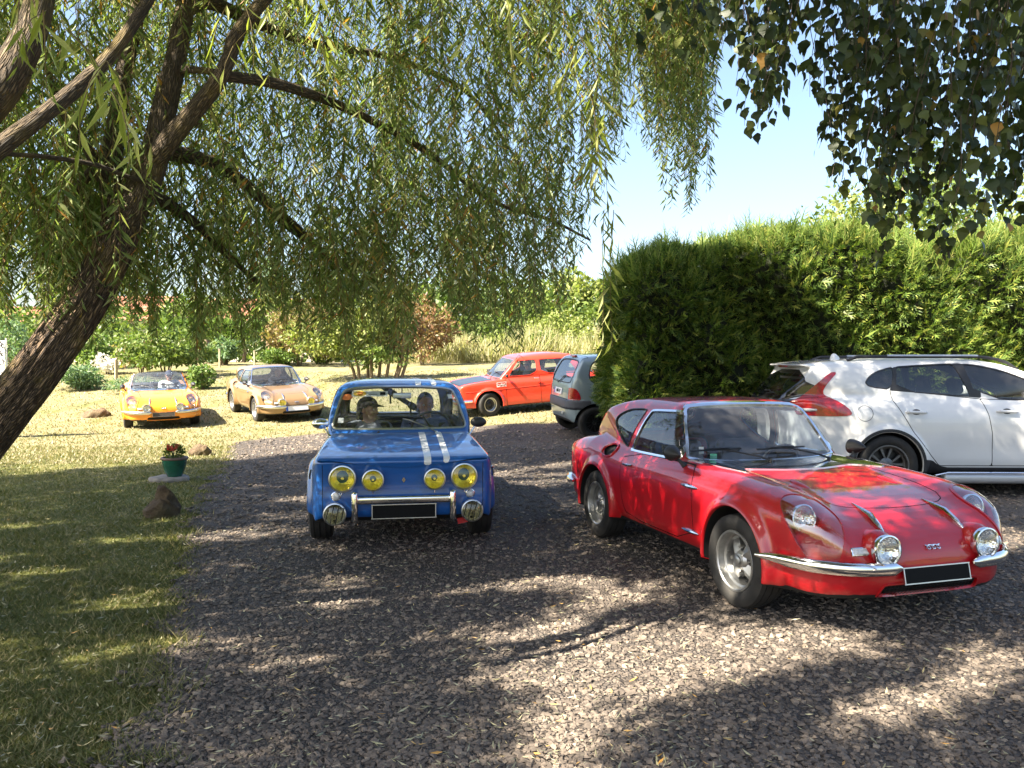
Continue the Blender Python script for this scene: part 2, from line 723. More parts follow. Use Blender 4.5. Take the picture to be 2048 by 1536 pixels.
class Shell:
    """triangles with positions and true normals; can be cut along any signed field"""

    def __init__(self, V, T, Nn):
        self.V, self.T, self.N = V, T, Nn

    @staticmethod
    def from_fn(fn, lo, hi, res, sym=False):
        V, Q, Nn = nets(fn, lo, hi, res, 2, sym)
        d1 = np.linalg.norm(V[Q[:, 0]] - V[Q[:, 2]], axis=1)
        d2 = np.linalg.norm(V[Q[:, 1]] - V[Q[:, 3]], axis=1)
        s = d1 <= d2
        T = np.concatenate([np.where(s[:, None], Q[:, [0, 1, 2]], Q[:, [0, 1, 3]]), np.where(s[:, None], Q[:, [0, 2, 3]], Q[:, [1, 2, 3]])])
        return Shell(V, T, Nn)

    def compact(self):
        u, inv = np.unique(self.T, return_inverse=True)
        self.V, self.N, self.T = self.V[u], self.N[u], inv.reshape(-1, 3)
        return self

    def split(self, d):
        """d per vertex -> (inside d<0, outside)"""
        V, T, Nn = self.V, self.T, self.N
        d = np.where(np.abs(d) < 1e-7, 1e-7, d)
        s = d < 0
        k = s[T].sum(1)
        Tin, Tout = T[k == 3], T[k == 0]
        mix = T[(k == 1) | (k == 2)]
        if len(mix):
            km = s[mix].sum(1)
            odd_in = km == 1
            flag = np.where(odd_in[:, None], s[mix], ~s[mix])
            o = flag.argmax(1)
            r = np.arange(len(mix))
            a, b, c = mix[r, o], mix[r, (o + 1) % 3], mix[r, (o + 2) % 3]
            E = np.concatenate([np.sort(np.c_[a, b], 1), np.sort(np.c_[a, c], 1)])
            ue, inv = np.unique(E, axis=0, return_inverse=True)
            inv = inv.ravel()
            t = d[ue[:, 0]] / (d[ue[:, 0]] - d[ue[:, 1]])
            nv = V[ue[:, 0]] + t[:, None] * (V[ue[:, 1]] - V[ue[:, 0]])
            nn = Nn[ue[:, 0]] + t[:, None] * (Nn[ue[:, 1]] - Nn[ue[:, 0]])
            nn /= np.linalg.norm(nn, axis=1)[:, None] + 1e-9
            p, q = len(V) + inv[:len(mix)], len(V) + inv[len(mix):]
            V = np.r_[V, nv]
            Nn = np.r_[Nn, nn]
            tip = np.c_[a, p, q]
            q1, q2 = np.c_[p, b, c], np.c_[p, c, q]
            Tin = np.concatenate([Tin, tip[odd_in], q1[~odd_in], q2[~odd_in]])
            Tout = np.concatenate([Tout, tip[~odd_in], q1[odd_in], q2[odd_in]])
        return Shell(V, Tin, Nn).compact(), Shell(V, Tout, Nn).compact()

    def obj(self, name, mat, parent, off=0.0, wall=0.0, shrink=None):
        """wall>0: edges folded back by that much along the normal"""
        if len(self.T) == 0:
            return None
        V = self.V + self.N * off
        Nn = self.N
        F = [self.T]
        if wall > 0:
            T = self.T
            E = np.concatenate([T[:, [0, 1]], T[:, [1, 2]], T[:, [2, 0]]])
            key = np.sort(E, 1)
            u, inv, cnt = np.unique(key, axis=0, return_inverse=True, return_counts=True)
            B = E[cnt[inv.ravel()] == 1]
            if len(B):
                ed = V[B[:, 1]] - V[B[:, 0]]
                wn_ = np.cross(ed, Nn[B[:, 0]])
                wn_ /= np.linalg.norm(wn_, axis=1)[:, None] + 1e-9
                n0 = len(V)
                m = len(B)
                W = np.concatenate([V[B[:, 0]], V[B[:, 1]], V[B[:, 1]] - Nn[B[:, 1]] * wall, V[B[:, 0]] - Nn[B[:, 0]] * wall])
                i = np.arange(m)
                F.append(np.c_[n0 + i + m, n0 + i, n0 + i + 3 * m, n0 + i + 2 * m])
                V = np.r_[V, W]
                Nn = np.r_[Nn, wn_, wn_, wn_, wn_]
        return mesh_np(name, V, F, mat, parent, True, normals=Nn)


# ------------------------------------------------------------------ terrain
def terrain(x, y):
    x, y = np.asarray(x, float), np.asarray(y, float)
    y0 = np.interp(x, [-8, -5, -0.7, 1.3], [16.5, 16.0, 12.0, 10.0])
    t = np.clip((y - y0) / (36 - y0), 0, 1)
    return 1.42 * t * t * (3 - 2 * t)


# ------------------------------------------------------------------ car toolkit
class Car:
    def __init__(self, name, label, group, loc, yaw, fn, lo, hi, res, paint_mat):
        self.root = empty(name, loc, R(yaw))
        tag(self.root, label, 'car', group)
        self.fn = fn
        self.paint = paint_mat
        self.sh = Shell.from_fn(fn, lo, hi, res, True)
        self.V0, self.N0, self.T0 = self.sh.V, self.sh.N, self.sh.T
        self.bvh = BVHTree.FromPolygons(self.V0.tolist(), self.T0.tolist())

    # fields
    def fs(self, poly, sgn, ymin=0.3):
        V = self.sh.V
        return np.maximum(pol(V[:, 0], V[:, 2], poly), (ymin - sgn * V[:, 1]))

    def ff(self, poly, xmin):
        V = self.sh.V
        return np.maximum(pol(V[:, 1], V[:, 2], poly), xmin - V[:, 0])

    def fr(self, poly, xmax):
        V = self.sh.V
        return np.maximum(pol(V[:, 1], V[:, 2], poly), V[:, 0] - xmax)

    def ft(self, poly, zmin):
        V = self.sh.V
        return np.maximum(pol(V[:, 0], V[:, 1], poly), np.maximum(zmin - V[:, 2], 0.15 - self.sh.N[:, 2]))

    def arches(self, arcs, ymin=0.36, lip=True):
        self.arcs = arcs
        V = self.sh.V
        d = np.full(len(V), 9.0)
        for (xc, zc, rr) in arcs:
            d = np.minimum(d, np.hypot(V[:, 0] - xc, V[:, 2] - zc) - rr)
        d = np.maximum(d, ymin - np.abs(V[:, 1]))
        _, self.sh = self.sh.split(d)
        for (xc, zc, rr) in arcs:
            for s in (1, -1):
                a = np.radians(np.linspace(-35, 215, 60))
                px, pz = xc + rr * np.cos(a), zc + rr * np.sin(a)
                lo_, hi_ = np.full(60, 0.3), np.full(60, 1.15)
                for _ in range(24):
                    mid = (lo_ + hi_) / 2
                    ins = self.fn(px, mid * s, pz) < 0
                    lo_ = np.where(ins, mid, lo_)
                    hi_ = np.where(ins, hi_, mid)
                yb = lo_
                ok = yb > 0.45
                px, pz, yb, a2 = px[ok], pz[ok], yb[ok], a[ok]
                n = len(px)
                cx, cz = np.cos(a2), np.sin(a2)
                rows = [(px, yb * s, pz), (px - 0.006 * cx, (yb - 0.004) * s, pz - 0.006 * cz), (px - 0.007 * cx, (yb - 0.02) * s, pz - 0.007 * cz)]
                V0 = np.concatenate([np.stack(r_, 1) for r_ in rows])
                i = np.arange(n - 1)
                Q = np.concatenate([np.c_[k * n + i, k * n + i + 1, (k + 1) * n + i + 1, (k + 1) * n + i] for k in range(2)])
                if lip:
                    mesh_np('arch_lip', V0, [Q], self.paint, self.root)
                m = MB()
                rows = [np.stack((px - 0.007 * cx, (yb - 0.02) * s, pz - 0.007 * cz), 1), np.stack((px + 0.02 * cx, np.full(n, ymin * s), pz + 0.02 * cz), 1), np.stack((np.full(n, xc), np.full(n, ymin * s * .98), np.full(n, zc)), 1)]
                m.add(np.concatenate(rows), np.concatenate([np.c_[k * n + i, k * n + i + 1, (k + 1) * n + i + 1, (k + 1) * n + i] for k in range(2)]))
                m.build('wheel_well', 'underbody', self.root, False)

    def window(self, field_fn, name, gmat, w=0.014, trim='chrome', recess=0.006, toff=0.005):
        d = field_fn()
        ins, self.sh2 = self.sh.split(d - w)
        # field on the inside piece must be recomputed on its own vertices
        keep = self.sh
        self.sh = ins
        d2 = field_fn()
        gl, band = ins.split(d2)
        self.sh = self.sh2
        g = gl.obj(name, gmat, self.root, -recess)
        if trim and g:
            band.obj('window_trim', trim, g, toff, 0.02)
        return g

    def panel(self, field_fn, name, mat=None, gap=0.006, off=0.0, wall=0.0):
        d = field_fn()
        ins, rest = self.sh.split(d - gap / 2)
        self.sh = ins
        d2 = field_fn()
        pn, band = ins.split(d2 + gap / 2)
        self.sh = rest
        p = pn.obj(name, mat or self.paint, self.root, off, wall)
        if p:
            band.obj('door_gap' if 'door' in name else 'panel_gap', 'gap', p, -0.005)
        return p

    def patch(self, field_fn, name, mat, off=0.003, wall=0.004, parent=None, drop=False):
        """cut a piece out of the skin and put it back proud of it (or drop it)"""
        ins, self.sh = self.sh.split(field_fn())
        if drop:
            return ins
        return ins.obj(name, mat, parent or self.root, off, wall)

    def band(self, field_fn, w, name, mat, off=0.003, wall=0.006):
        d = field_fn()
        ins, rest = self.sh.split(d - w / 2)
        self.sh = ins
        d2 = field_fn()
        core, b = ins.split(d2 + w / 2)
        T = np.concatenate([rest.T, core.T + len(rest.V)])
        self.sh = Shell(np.r_[rest.V, core.V], T, np.r_[rest.N, core.N])
        return b.obj(name, mat, self.root, off, wall)

    def lining(self, zmin, x0, x1, mat='interior'):
        V = self.sh.V
        d = np.maximum(zmin - V[:, 2], np.maximum(x0 - V[:, 0], V[:, 0] - x1))
        s, _ = self.sh.split(d)
        s.obj('interior_lining', mat, self.root, -0.022)

    def finish(self, zlow=0.45):
        V, Nn = self.sh.V, self.sh.N
        u, self.sh = self.sh.split(np.maximum(Nn[:, 2] + 0.6, V[:, 2] - zlow))
        u.obj('underbody', 'underbody', self.root)
        return self.sh.obj('body', self.paint, self.root)

    # ray onto the skin
    def hit(self, p, d):
        d = Vector(d).normalized()
        q, nrm, k, _ = self.bvh.ray_cast(Vector(p), d)
        if q is None:
            q, nrm, k, _ = self.bvh.find_nearest(Vector(p) + d)
        t = self.T0[k]
        A, B, C_ = self.V0[t]
        q = np.array(q)
        n_ = np.cross(B - A, C_ - A)
        w = np.array([np.cross(C_ - B, q - B) @ n_, np.cross(A - C_, q - C_) @ n_, np.cross(B - A, q - A) @ n_]) / (n_ @ n_ + 1e-12)
        g = w @ self.N0[t]
        return q, g / np.linalg.norm(g)


def lamp(parent, name, pos, dirn, r, depth=0.07, lens='lens_clear', refl='reflector', ring='chrome', bars=0, shell=None, seg=28):
    m = MB()
    m.lathe([(r * 0.6, -depth), (r * 1.0, -depth * 0.7), (r * 1.10, -depth * 0.25), (r * 1.12, -0.002), (r * 1.09, 0.010), (r * 1.0, 0.012), (r * 0.96, 0.0)], pos, dirn, seg)
    o = m.build(name, ring, parent, True, 50)
    m = MB()
    d = depth * 0.75
    m.lathe([(0.001, -d), (r * 0.3, -d * 0.93), (r * 0.6, -d * 0.7), (r * 0.85, -d * 0.35), (r * 0.97, -0.004)], pos, dirn, seg)
    m.build('reflector', refl, o)
    A = np.array(dirn, float)
    A /= np.linalg.norm(A)
    m = MB()
    m.cyl(np.array(pos) - A * d * 0.8, np.array(pos) - A * d * 0.25, r * 0.09, r * 0.12, 10)
    m.build('bulb', refl, o)
    m = MB()
    m.lathe([(r * 0.985, 0.003), (r * 0.75, 0.014), (r * 0.4, 0.021), (0.001, 0.024)], pos, dirn, seg)
    m.build('lens', lens, o)
    if bars:
        u = np.cross([0, 0, 1.0], A)
        u /= np.linalg.norm(u)
        w = np.cross(A, u)
        m = MB()
        for k in range(bars):
            t = (k + 0.5) / bars * 2 - 1
            h = r * math.sqrt(max(0, 1 - t * t)) * 0.98
            c = np.array(pos) + u * t * r + A * 0.022
            sl = w * h + u * h * 0.22
            m.tube([c - sl, c + sl], 0.0035, 6)
        m.build('lamp_grille', 'black_metal', o)
    return o


def wheel(parent, x, y, r, width, rimr, style, side, steer=0.0, zc=None):
    w = empty('wheel', (x, y * side, zc if zc is not None else r), (0 if side > 0 else math.pi) + steer, parent)
    hw = width / 2
    m = MB()
    pr = [(rimr, -hw * 0.80), (rimr + 0.012, -hw * 0.93), (rimr + (r - rimr) * 0.5, -hw), (r - 0.025, -hw * 0.95), (r - 0.007, -hw * 0.82)]
    for g in (-0.5, 0.0, 0.5):
        c = g * hw
        pr += [(r, c - hw * 0.2), (r, c - 0.005), (r - 0.008, c - 0.004), (r - 0.008, c + 0.004), (r, c + 0.005), (r, c + hw * 0.2)] if g == 0 else [(r - 0.001, c - 0.005), (r - 0.008, c - 0.004), (r - 0.008, c + 0.004), (r - 0.001, c + 0.005)]
    pr += [(r - 0.007, hw * 0.82), (r - 0.025, hw * 0.95), (rimr + (r - rimr) * 0.5, hw), (rimr + 0.012, hw * 0.93), (rimr, hw * 0.80)]
    m.lathe(pr, (0, 0, 0), (0, 1, 0), 48)
    m.build('tyre', 'tyre', w, True, 40)
    lip = {'cg': 'alloy', 'steel': 'dull_chrome', 'dark': 'black_metal', 'multi': 'black_metal', 'five': 'alloy_dark'}[style]
    m = MB()
    m.lathe([(rimr + 0.006, hw * 0.83), (rimr + 0.002, hw * 0.92), (rimr - 0.010, hw * 0.92), (rimr - 0.016, hw * 0.85), (rimr - 0.022, hw * 0.45), (rimr - 0.034, hw * 0.38), (rimr - 0.040, hw * 0.1), (rimr - 0.045, -hw * 0.8)], (0, 0, 0), (0, 1, 0), 48)
    if style == 'cg':
        for k in range(4):
            a0 = math.radians(45 + 90 * k)
            ro = rimr - 0.036

            def pt(rad, ang, yy):
                return (rad * math.cos(a0 + math.radians(ang)), yy, rad * math.sin(a0 + math.radians(ang)))
            V = [pt(0.035, -40, 0.035), pt(0.035, 40, 0.035), pt(ro * .62, 30, 0.022), pt(ro, 17, 0.0), pt(ro, -17, 0.0), pt(ro * .62, -30, 0.022), pt(0.05, 0, 0.05), pt(ro * .62, 0, 0.042), pt(ro, 0, 0.014)]
            lowr = [(p[0], p[1] - 0.035, p[2]) for p in V[:6]]
            V = V + lowr
            m.add(V, [(0, 6, 7, 5), (5, 7, 8, 4), (6, 1, 2, 7), (7, 2, 3, 8), (1, 10, 11, 2), (2, 11, 12, 3), (3, 12, 13, 4), (4, 13, 14, 5), (5, 14, 9, 0)], [(3, 4, 8)])
        m.lathe([(0.062, 0.0), (0.060, 0.036), (0.045, 0.052), (0.030, 0.055), (0.029, 0.066), (0.020, 0.071), (0.001, 0.071)], (0, 0, 0), (0, 1, 0), 24)
        for k in range(4):
            a = math.radians(90 * k)
            m.cyl((0.082 * math.cos(a), 0.0, 0.082 * math.sin(a)), (0.082 * math.cos(a), 0.045, 0.082 * math.sin(a)), 0.014, 0.011, 8)
        m.tube([(rimr - 0.055, 0.02, 0.02), (rimr - 0.065, 0.055, 0.025)], 0.004, 6)
    elif style == 'five':
        for k in range(5):
            a = math.radians(90 + 72 * k)
            for s in (-1, 1):
                u = np.array([math.cos(a), 0, math.sin(a)])
                t = np.array([-math.sin(a), 0, math.cos(a)]) * s
                ro = rimr - 0.03
                P = [u * 0.07 + t * 0.004, u * ro + t * 0.045, u * ro + t * 0.078, u * 0.09 + t * 0.030]
                P = [np.array((p[0], 0.035, p[2])) for p in P]
                Pb = [p + np.array((0, -0.035, 0)) for p in P]
                m.add(P + Pb, [(0, 1, 2, 3), (0, 4, 5, 1), (1, 5, 6, 2), (2, 6, 7, 3), (3, 7, 4, 0)])
        m.lathe([(0.085, 0.0), (0.08, 0.03), (0.045, 0.038), (0.035, 0.045), (0.001, 0.046)], (0, 0, 0), (0, 1, 0), 24)
    elif style == 'multi':
        for k in range(11):
            a = math.radians(360 / 11 * k)
            u = np.array([math.cos(a), 0, math.sin(a)])
            t = np.array([-math.sin(a), 0, math.cos(a)])
            ro = rimr - 0.02
            P = [u * 0.05 - t * 0.008, u * ro - t * 0.014, u * ro + t * 0.014, u * 0.05 + t * 0.008]
            P = [p + np.array((0, 0.045, 0)) for p in P]
            Pb = [p + np.array((0, -0.02, 0)) for p in P]
            m.add(P + Pb, [(0, 1, 2, 3), (0, 4, 5, 1), (1, 5, 6, 2), (2, 6, 7, 3), (3, 7, 4, 0)])
        m.lathe([(0.06, 0.02), (0.055, 0.05), (0.03, 0.055), (0.001, 0.055)], (0, 0, 0), (0, 1, 0), 20)
    else:
        m.lathe([(rimr - 0.045, 0.0), (rimr * 0.78, 0.012), (rimr * 0.70, 0.045), (rimr * 0.55, 0.05), (rimr * 0.42, 0.025), (rimr * 0.25, 0.035), (0.03, 0.05), (0.001, 0.055)], (0, 0, 0), (0, 1, 0), 36)
        for k in range(4):
            a = math.radians(45 + 90 * k)
            m.cyl((0.09 * math.cos(a), 0.02, 0.09 * math.sin(a)), (0.09 * math.cos(a), 0.05, 0.09 * math.sin(a)), 0.012, 0.010, 6)
    m.build('rim', lip, w, True, 30)
    m = MB()
    m.lathe([(rimr - 0.03, -0.03), (0.05, -0.02), (0.001, -0.02)], (0, 0, 0), (0, 1, 0), 24)
    m.build('brake_disc', 'black_metal', w)
    if style == 'steel':
        m = MB()
        m.lathe([(rimr - 0.044, 0.002), (rimr * 0.78, 0.016), (rimr * 0.70, 0.049), (rimr * 0.55, 0.054), (rimr * 0.42, 0.029), (rimr * 0.25, 0.039), (0.03, 0.054), (0.001, 0.059)], (0, 0, 0), (0, 1, 0), 36)
        m.build('wheel_disc', 'black_metal', w, True, 40)
    if style == 'multi':
        m = MB()
        m.lathe([(0.036, 0.05), (0.036, 0.062), (0.028, 0.062), (0.028, 0.052)], (0, 0, 0), (0, 1, 0), 24)
        m.build('hub_ring', 'chrome', w)
    return w


def seat(parent, x, y, z, w=0.46, head=False, mat='interior_grey', back_h=0.52):
    o = MB().rbox((x + 0.22, y, z), (0.50, w, 0.16), 0.05, roty(R(-8))).build('seat', mat, parent)
    MB().rbox((x - 0.08, y, z + back_h / 2 + 0.02), (0.13, w, back_h), 0.05, roty(R(-16))).build('backrest', mat, o)
    if head:
        MB().rbox((x - 0.19, y, z + back_h + 0.12), (0.09, 0.26, 0.18), 0.04, roty(R(-14))).build('headrest', mat, o)
    return o


def steering(parent, x, y, z, r=0.19, tilt=62):
    rot = roty(R(-tilt))
    a = np.linspace(0, 2 * np.pi, 29)
    P = np.stack([r * np.cos(a), r * np.sin(a), 0 * a], 1) @ rot.T + np.array((x, y, z))
    m = MB().tube(P, 0.012, 8, cap=False)
    c = np.array((x, y, z))
    for k in range(3):
        b = math.radians(90 + 120 * k + 0)
        e = np.array((r * math.cos(b), r * math.sin(b), 0)) @ rot.T + c
        m.tube([c, e], 0.008, 6)
    m.ellip(c, (0.03, 0.03, 0.03), 10, 6)
    nrm = rot @ np.array((0, 0, -1.0))
    m.tube([c, c + nrm * 0.28], 0.016, 6)
    return m.build('steering_wheel', 'black_plastic', parent)


def wiper(parent, car, base, tip, lift=0.025, mat='black_metal', blade=0.36, arm_mat=None, bd=None):
    """arm from base to mid blade, blade lying along the glass"""
    base, tip = np.array(base), np.array(tip)
    m = MB().tube([base, base + (tip - base) * 0.25 + np.array((0.02, 0, 0.012)), base + (tip - base) * 0.8 + np.array((0.012, 0, 0.012)), tip], [0.008, 0.007, 0.0055, 0.005], 6)
    m.ellip(base, (0.014, 0.014, 0.014), 8, 6)
    o = m.build('wiper', arm_mat or mat, parent)
    d = np.array(bd, float)
    d /= np.linalg.norm(d)
    m = MB().tube([tip - d * blade / 2, tip, tip + d * blade / 2], 0.0075, 6)
    m.tube([tip - d * blade * 0.25 + np.array((0.01, 0, .008)), tip + np.array((0.016, 0, .012)), tip + d * blade * 0.25 + np.array((0.01, 0, .008))], 0.005, 6)
    m.build('wiper_blade', mat, o)
    return o


def plate(parent, pos, rot, w, h, mat, border='dull_chrome', name='number_plate'):
    m = MB().box(pos, (0.008, w, h), rot)
    o = m.build(name, mat, parent, False)
    n = rot @ np.array((1.0, 0, 0))
    m = MB()
    for (dy, dz, sy, sz) in ((0, h / 2, w + 0.012, 0.006), (0, -h / 2, w + 0.012, 0.006), (w / 2, 0, 0.006, h), (-w / 2, 0, 0.006, h)):
        m.box(np.array(pos) + rot @ np.array((0.003, dy, dz)), (0.008, sy, sz), rot)
    m.build('plate_border', border, o, False)
    return o


CARS = {}

# ------------------------------------------------------------------ low sports coupe (red, bronze) and its open version (orange)
CG_SIDE = chaikin([(.80, .27), (.835, .36), (.81, .46), (.71, .57), (.50, .665), (.14, .728), (-.32, .768), (-.75, .785), (-1.5, .775), (-2.2, .775), (-2.7, .755), (-2.98, .70), (-3.08, .56), (-3.04, .38), (-2.9, .25), (-2.4, .205), (-1.0, .205), (.3, .19), (.72, .19)], 2)
CG_PLAN = chaikin([(.845, -.6), (.835, .22), (.785, .43), (.67, .60), (.49, .715), (.2, .765), (-.4, .775), (-1.1, .77), (-1.8, .785), (-2.3, .785), (-2.7, .73), (-2.95, .62), (-3.08, .40), (-3.1, -.6)], 2)
CG_FRONT = chaikin([(-.6, .12), (.60, .15), (.70, .20), (.765, .32), (.79, .48), (.78, .60), (.745, .70), (.67, .79), (.45, .9), (-.6, .9)], 2)
CG_ROOF = chaikin([(-.64, .66), (-.69, .775), (-.86, 1.0), (-.97, 1.125), (-1.10, 1.185), (-1.42, 1.212), (-1.8, 1.195), (-2.15, 1.125), (-2.45, 1.01), (-2.75, .87), (-2.98, .74), (-2.98, .55), (-.64, .55)], 1)
CG_CABPLAN = chaikin([(-.60, -.6), (-.62, .35), (-.66, .60), (-.86, .672), (-1.2, .685), (-1.7, .67), (-2.1, .61), (-2.5, .53), (-2.85, .42), (-3.0, .3), (-3.0, -.6)], 2)
CG_CABFRONT = chaikin([(-.6, .4), (.70, .4), (.685, .76), (.635, .95), (.575, 1.08), (.52, 1.15), (.42, 1.195), (.2, 1.218), (-.6, 1.226)], 2)
CG_CX = [-3.05, -2.85, -2.6, -2.3, -2.0, -1.8, -1.5, -.7, -.2, .2, .45, .62, .74, .85]
CG_CZ = [.55, .71, .80, .845, .82, .785, .745, .755, .755, .737, .692, .615, .50, .38]
CG_ARC = [(.04, .285, .335), (-2.06, .285, .335)]


def cg_fn(open_top):
    def fn(x, y, z):
        ay = np.abs(y)
        f = smax(pol(x, z, CG_SIDE), pol(x, ay, CG_PLAN), 0.10)
        f = smax(f, pol(ay, z, CG_FRONT), 0.06)
        cz = np.interp(x, CG_CX, CG_CZ)
        cr = 0.16
        tube_ = np.hypot((ay - 0.575), (z - (cz - cr))) - cr
        tube_ = smax(smax(tube_, pol(x, ay, CG_PLAN) + 0.01, 0.06), 0.40 - z, 0.10)
        f = smin(f, tube_, 0.10)
        for (xc, zc, rr) in CG_ARC:
            fl = smax(np.hypot(x - xc, z - zc) - (rr + 0.03), np.abs(ay - 0.70) - 0.105, 0.05)
            f = smin(f, smax(fl, 0.215 - z, 0.03), 0.06)
        xw = x + 0.26 * y * y * sstep(-1.7, -1.0, x)
        if open_top:
            cab = np.maximum(pol(xw, z, CG_ROOF), -(pol(xw + 0.035, z + 0.02, CG_ROOF)))
            cab = np.maximum(cab, pol(x, ay, CG_CABPLAN))
            cab = smax(cab, pol(ay, z, CG_CABFRONT), 0.03)
            cab = np.maximum(cab, -1.06 - x)
            f = np.minimum(f, cab)
        else:
            cab = smax(pol(xw, z, CG_ROOF), pol(x, ay, CG_CABPLAN), 0.05)
            cab = smax(cab, pol(ay, z, CG_CABFRONT), 0.03)
            f = smin(f, cab, 0.035)
        return f
    return fn


def make_cg(name, label, loc, yaw, paint_mat, res, open_top=False, platem='plate_black', foglens='lens_clear', fogrefl='reflector', group=None, detail=2, steer=0.0):
    c = Car(name, label, group, loc, yaw, cg_fn(open_top), (-3.16, -.88, .12), (.92, .88, 1.28), res, paint_mat)
    rt = c.root
    c.arches(CG_ARC)
    WS = chaikin([(-.60, .80), (-.585, .84), (-.50, 1.12), (-.44, 1.15), (0, 1.165), (.44, 1.15), (.50, 1.12), (.585, .84), (.60, .80), (.3, .785), (-.3, .785)], 1)
    c.window(lambda: c.ff(WS, -1.13), 'windscreen', 'screen_glass', 0.020, 'chrome', 0.006, 0.006)
    if not open_top:
        for s in (1, -1):
            dw = chaikin([(-1.575, .79), (-1.56, .80), (-1.45, 1.09), (-1.42, 1.10), (-.985, 1.115), (-.945, 1.10), (-.845, .82), (-.845, .80)], 1)
            if s == -1:
                c.window(lambda: c.fs(dw, s), 'door_window', 'window_glass', 0.016, 'chrome')
            else:
                c.window(lambda: c.fs(dw, s), 'door_window', 'window_glass', 0.016, 'chrome')
            qw = chaikin([(-1.655, .815), (-1.66, .80), (-1.80, .85), (-1.93, .92), (-2.01, .985), (-1.98, 1.035), (-1.85, 1.085), (-1.70, 1.10), (-1.55, 1.105), (-1.535, 1.09)], 1)
            c.window(lambda: c.fs(qw, s), 'quarter_window', 'window_glass', 0.007, 'black_plastic')
        RW = chaikin([(-.42, .86), (-.38, 1.03), (-.2, 1.07), (.2, 1.07), (.38, 1.03), (.42, .86), (.2, .84), (-.2, .84)], 1)
        c.window(lambda: c.fr(RW, -2.0), 'rear_window', 'window_glass', 0.012, 'black_plastic')
        c.lining(0.42, -2.75, -.62)
    else:
        V = c.sh.V
        hole = chaikin([(-.80, -.50), (-.80, .50), (-1.0, .60), (-1.75, .58), (-1.85, .45), (-1.85, -.45), (-1.75, -.58), (-1.0, -.60)], 1)
        _, c.sh = c.sh.split(np.maximum(pol(V[:, 0], V[:, 1], hole), .60 - V[:, 2] + 0 * V[:, 0]) + 9.0 * ((V[:, 2] > .80)))
        c.lining(0.42, -1.95, -.78)
    # doors
    for s in (1, -1):
        dr = [(-.50, .30), (-.47, .55), (-.50, .70), (-.58, .775), (-.86, .80), (-1.60, .79), (-1.60, .45), (-1.50, .30)] if open_top else [(-.47, .27), (-.46, .60), (-.50, .72), (-.56, .765), (-.62, .785), (-1.60, .775), (-1.575, .60), (-1.57, .40), (-1.50, .27)]
        c.panel(lambda: c.fs(chaikin(dr, 1), s, 0.45), 'door')
    # bonnet and headlamp covers
    BN = chaikin([(.50, -.30), (.53, 0), (.50, .30), (.43, .42), (.2, .44), (-.3, .455), (-.58, .50), (-.62, 0), (-.58, -.50), (-.3, -.455), (.2, -.44), (.43, -.42)], 1)
    c.panel(lambda: c.ft(BN, .5), 'bonnet')
    for s in (1, -1):
        q, nrm = c.hit((.40 + .6, s * (.585 + .15), .60 + .55), (-.6, -s * .15, -.55))
        ax = np.array((.80, -s * .10, -.58))
        ax -= nrm * (ax @ nrm)
        ax /= np.linalg.norm(ax)
        bx = np.cross(nrm, ax)
        cc = q + ax * 0.08 + nrm * 0.0

        def cov(cc=cc, ax=ax, bx=bx, nrm=nrm):
            D = c.sh.V - cc
            a, b, h = D @ ax, D @ bx, D @ nrm
            wv = 0.118 * (1 - 0.22 * a / 0.22)
            e = np.sqrt((a / 0.225) ** 2 + (b / wv) ** 2)
            return np.maximum((e - 1) * 0.12, np.abs(h) - 0.22)
        rim_, = (None,)
        d = cov()
        ins, rest = c.sh.split(d - 0.012)
        c.sh = ins
        gl, bd = ins.split(cov())
        c.sh = rest
        hb = gl.obj('headlight_cover', 'cover_glass', rt, 0.002)
        bd.obj('cover_rim', paint_mat, hb, 0.007, 0.025)
        fl = Shell(gl.V - nrm * 0.0, gl.T, gl.N)
        D = fl.V - cc
        a_, b_ = D @ ax, D @ bx
        wv_ = 0.118 * (1 - 0.22 * a_ / 0.22)
        e_ = np.sqrt((a_ / 0.225) ** 2 + (b_ / wv_) ** 2)
        dep = 0.20 * (1 - e_ ** 6).clip(0, 1) * (0.55 - a_ * 1.6)
        mesh_np('headlight_bowl', fl.V - nrm * dep[:, None] - nrm * 0.001, [fl.T], paint_mat, hb)
        lp = cc - ax * 0.072 - nrm * 0.082
        lamp(hb, 'headlight', lp, (1, -s * 0.02, 0.16), 0.074, 0.05)
    # lower intake
    GR = chaikin([(-.335, .205), (-.32, .28), (-.30, .29), (.30, .29), (.32, .28), (.335, .205)], 1)
    g = c.window(lambda: c.ff(GR, .5), 'intake_grille', 'gap', 0.010, paint_mat, 0.02, 0.006)
    m = MB()
    ys = np.linspace(-.31, .31, 26)
    cols = [[c.hit((1.4, yy, zz), (-1, 0, 0))[0] for zz in (.212, .238, .263, .284)] for yy in ys]
    for col in cols:
        m.tube(np.array(col) - np.array((.008, 0, 0)), 0.0022, 4, cap=False)
    for kk in (1, 2):
        m.tube(np.array([col[kk] for col in cols]) - np.array((.008, 0, 0)), 0.0022, 4, cap=False)
    m.build('mesh_wire', 'black_metal', g)
    # scoops behind the doors
    for s in (1, -1):
        q, nrm = c.hit((-1.72, s * 1.2, .77), (0, -s, 0))
        if open_top:
            continue
        def sc(s=s):
            V = c.sh.V
            return np.maximum(pol(V[:, 0], V[:, 2], chaikin([(-1.99, .765), (-1.90, .805), (-1.80, .80), (-1.785, .76), (-1.80, .72), (-1.92, .70)], 2)), .55 - s * V[:, 1])
        ins = c.patch(sc, '', '', drop=True)
        mesh_np('air_scoop', ins.V - ins.N * 0.001 + np.array((0, -s * 0.10, 0)) * np.clip((ins.V[:, :1] + 1.99) * -4 + .9, 0.05, 1), [ins.T], 'gap', rt)
        m = MB()
        a = np.linspace(0, 2 * np.pi, 24)
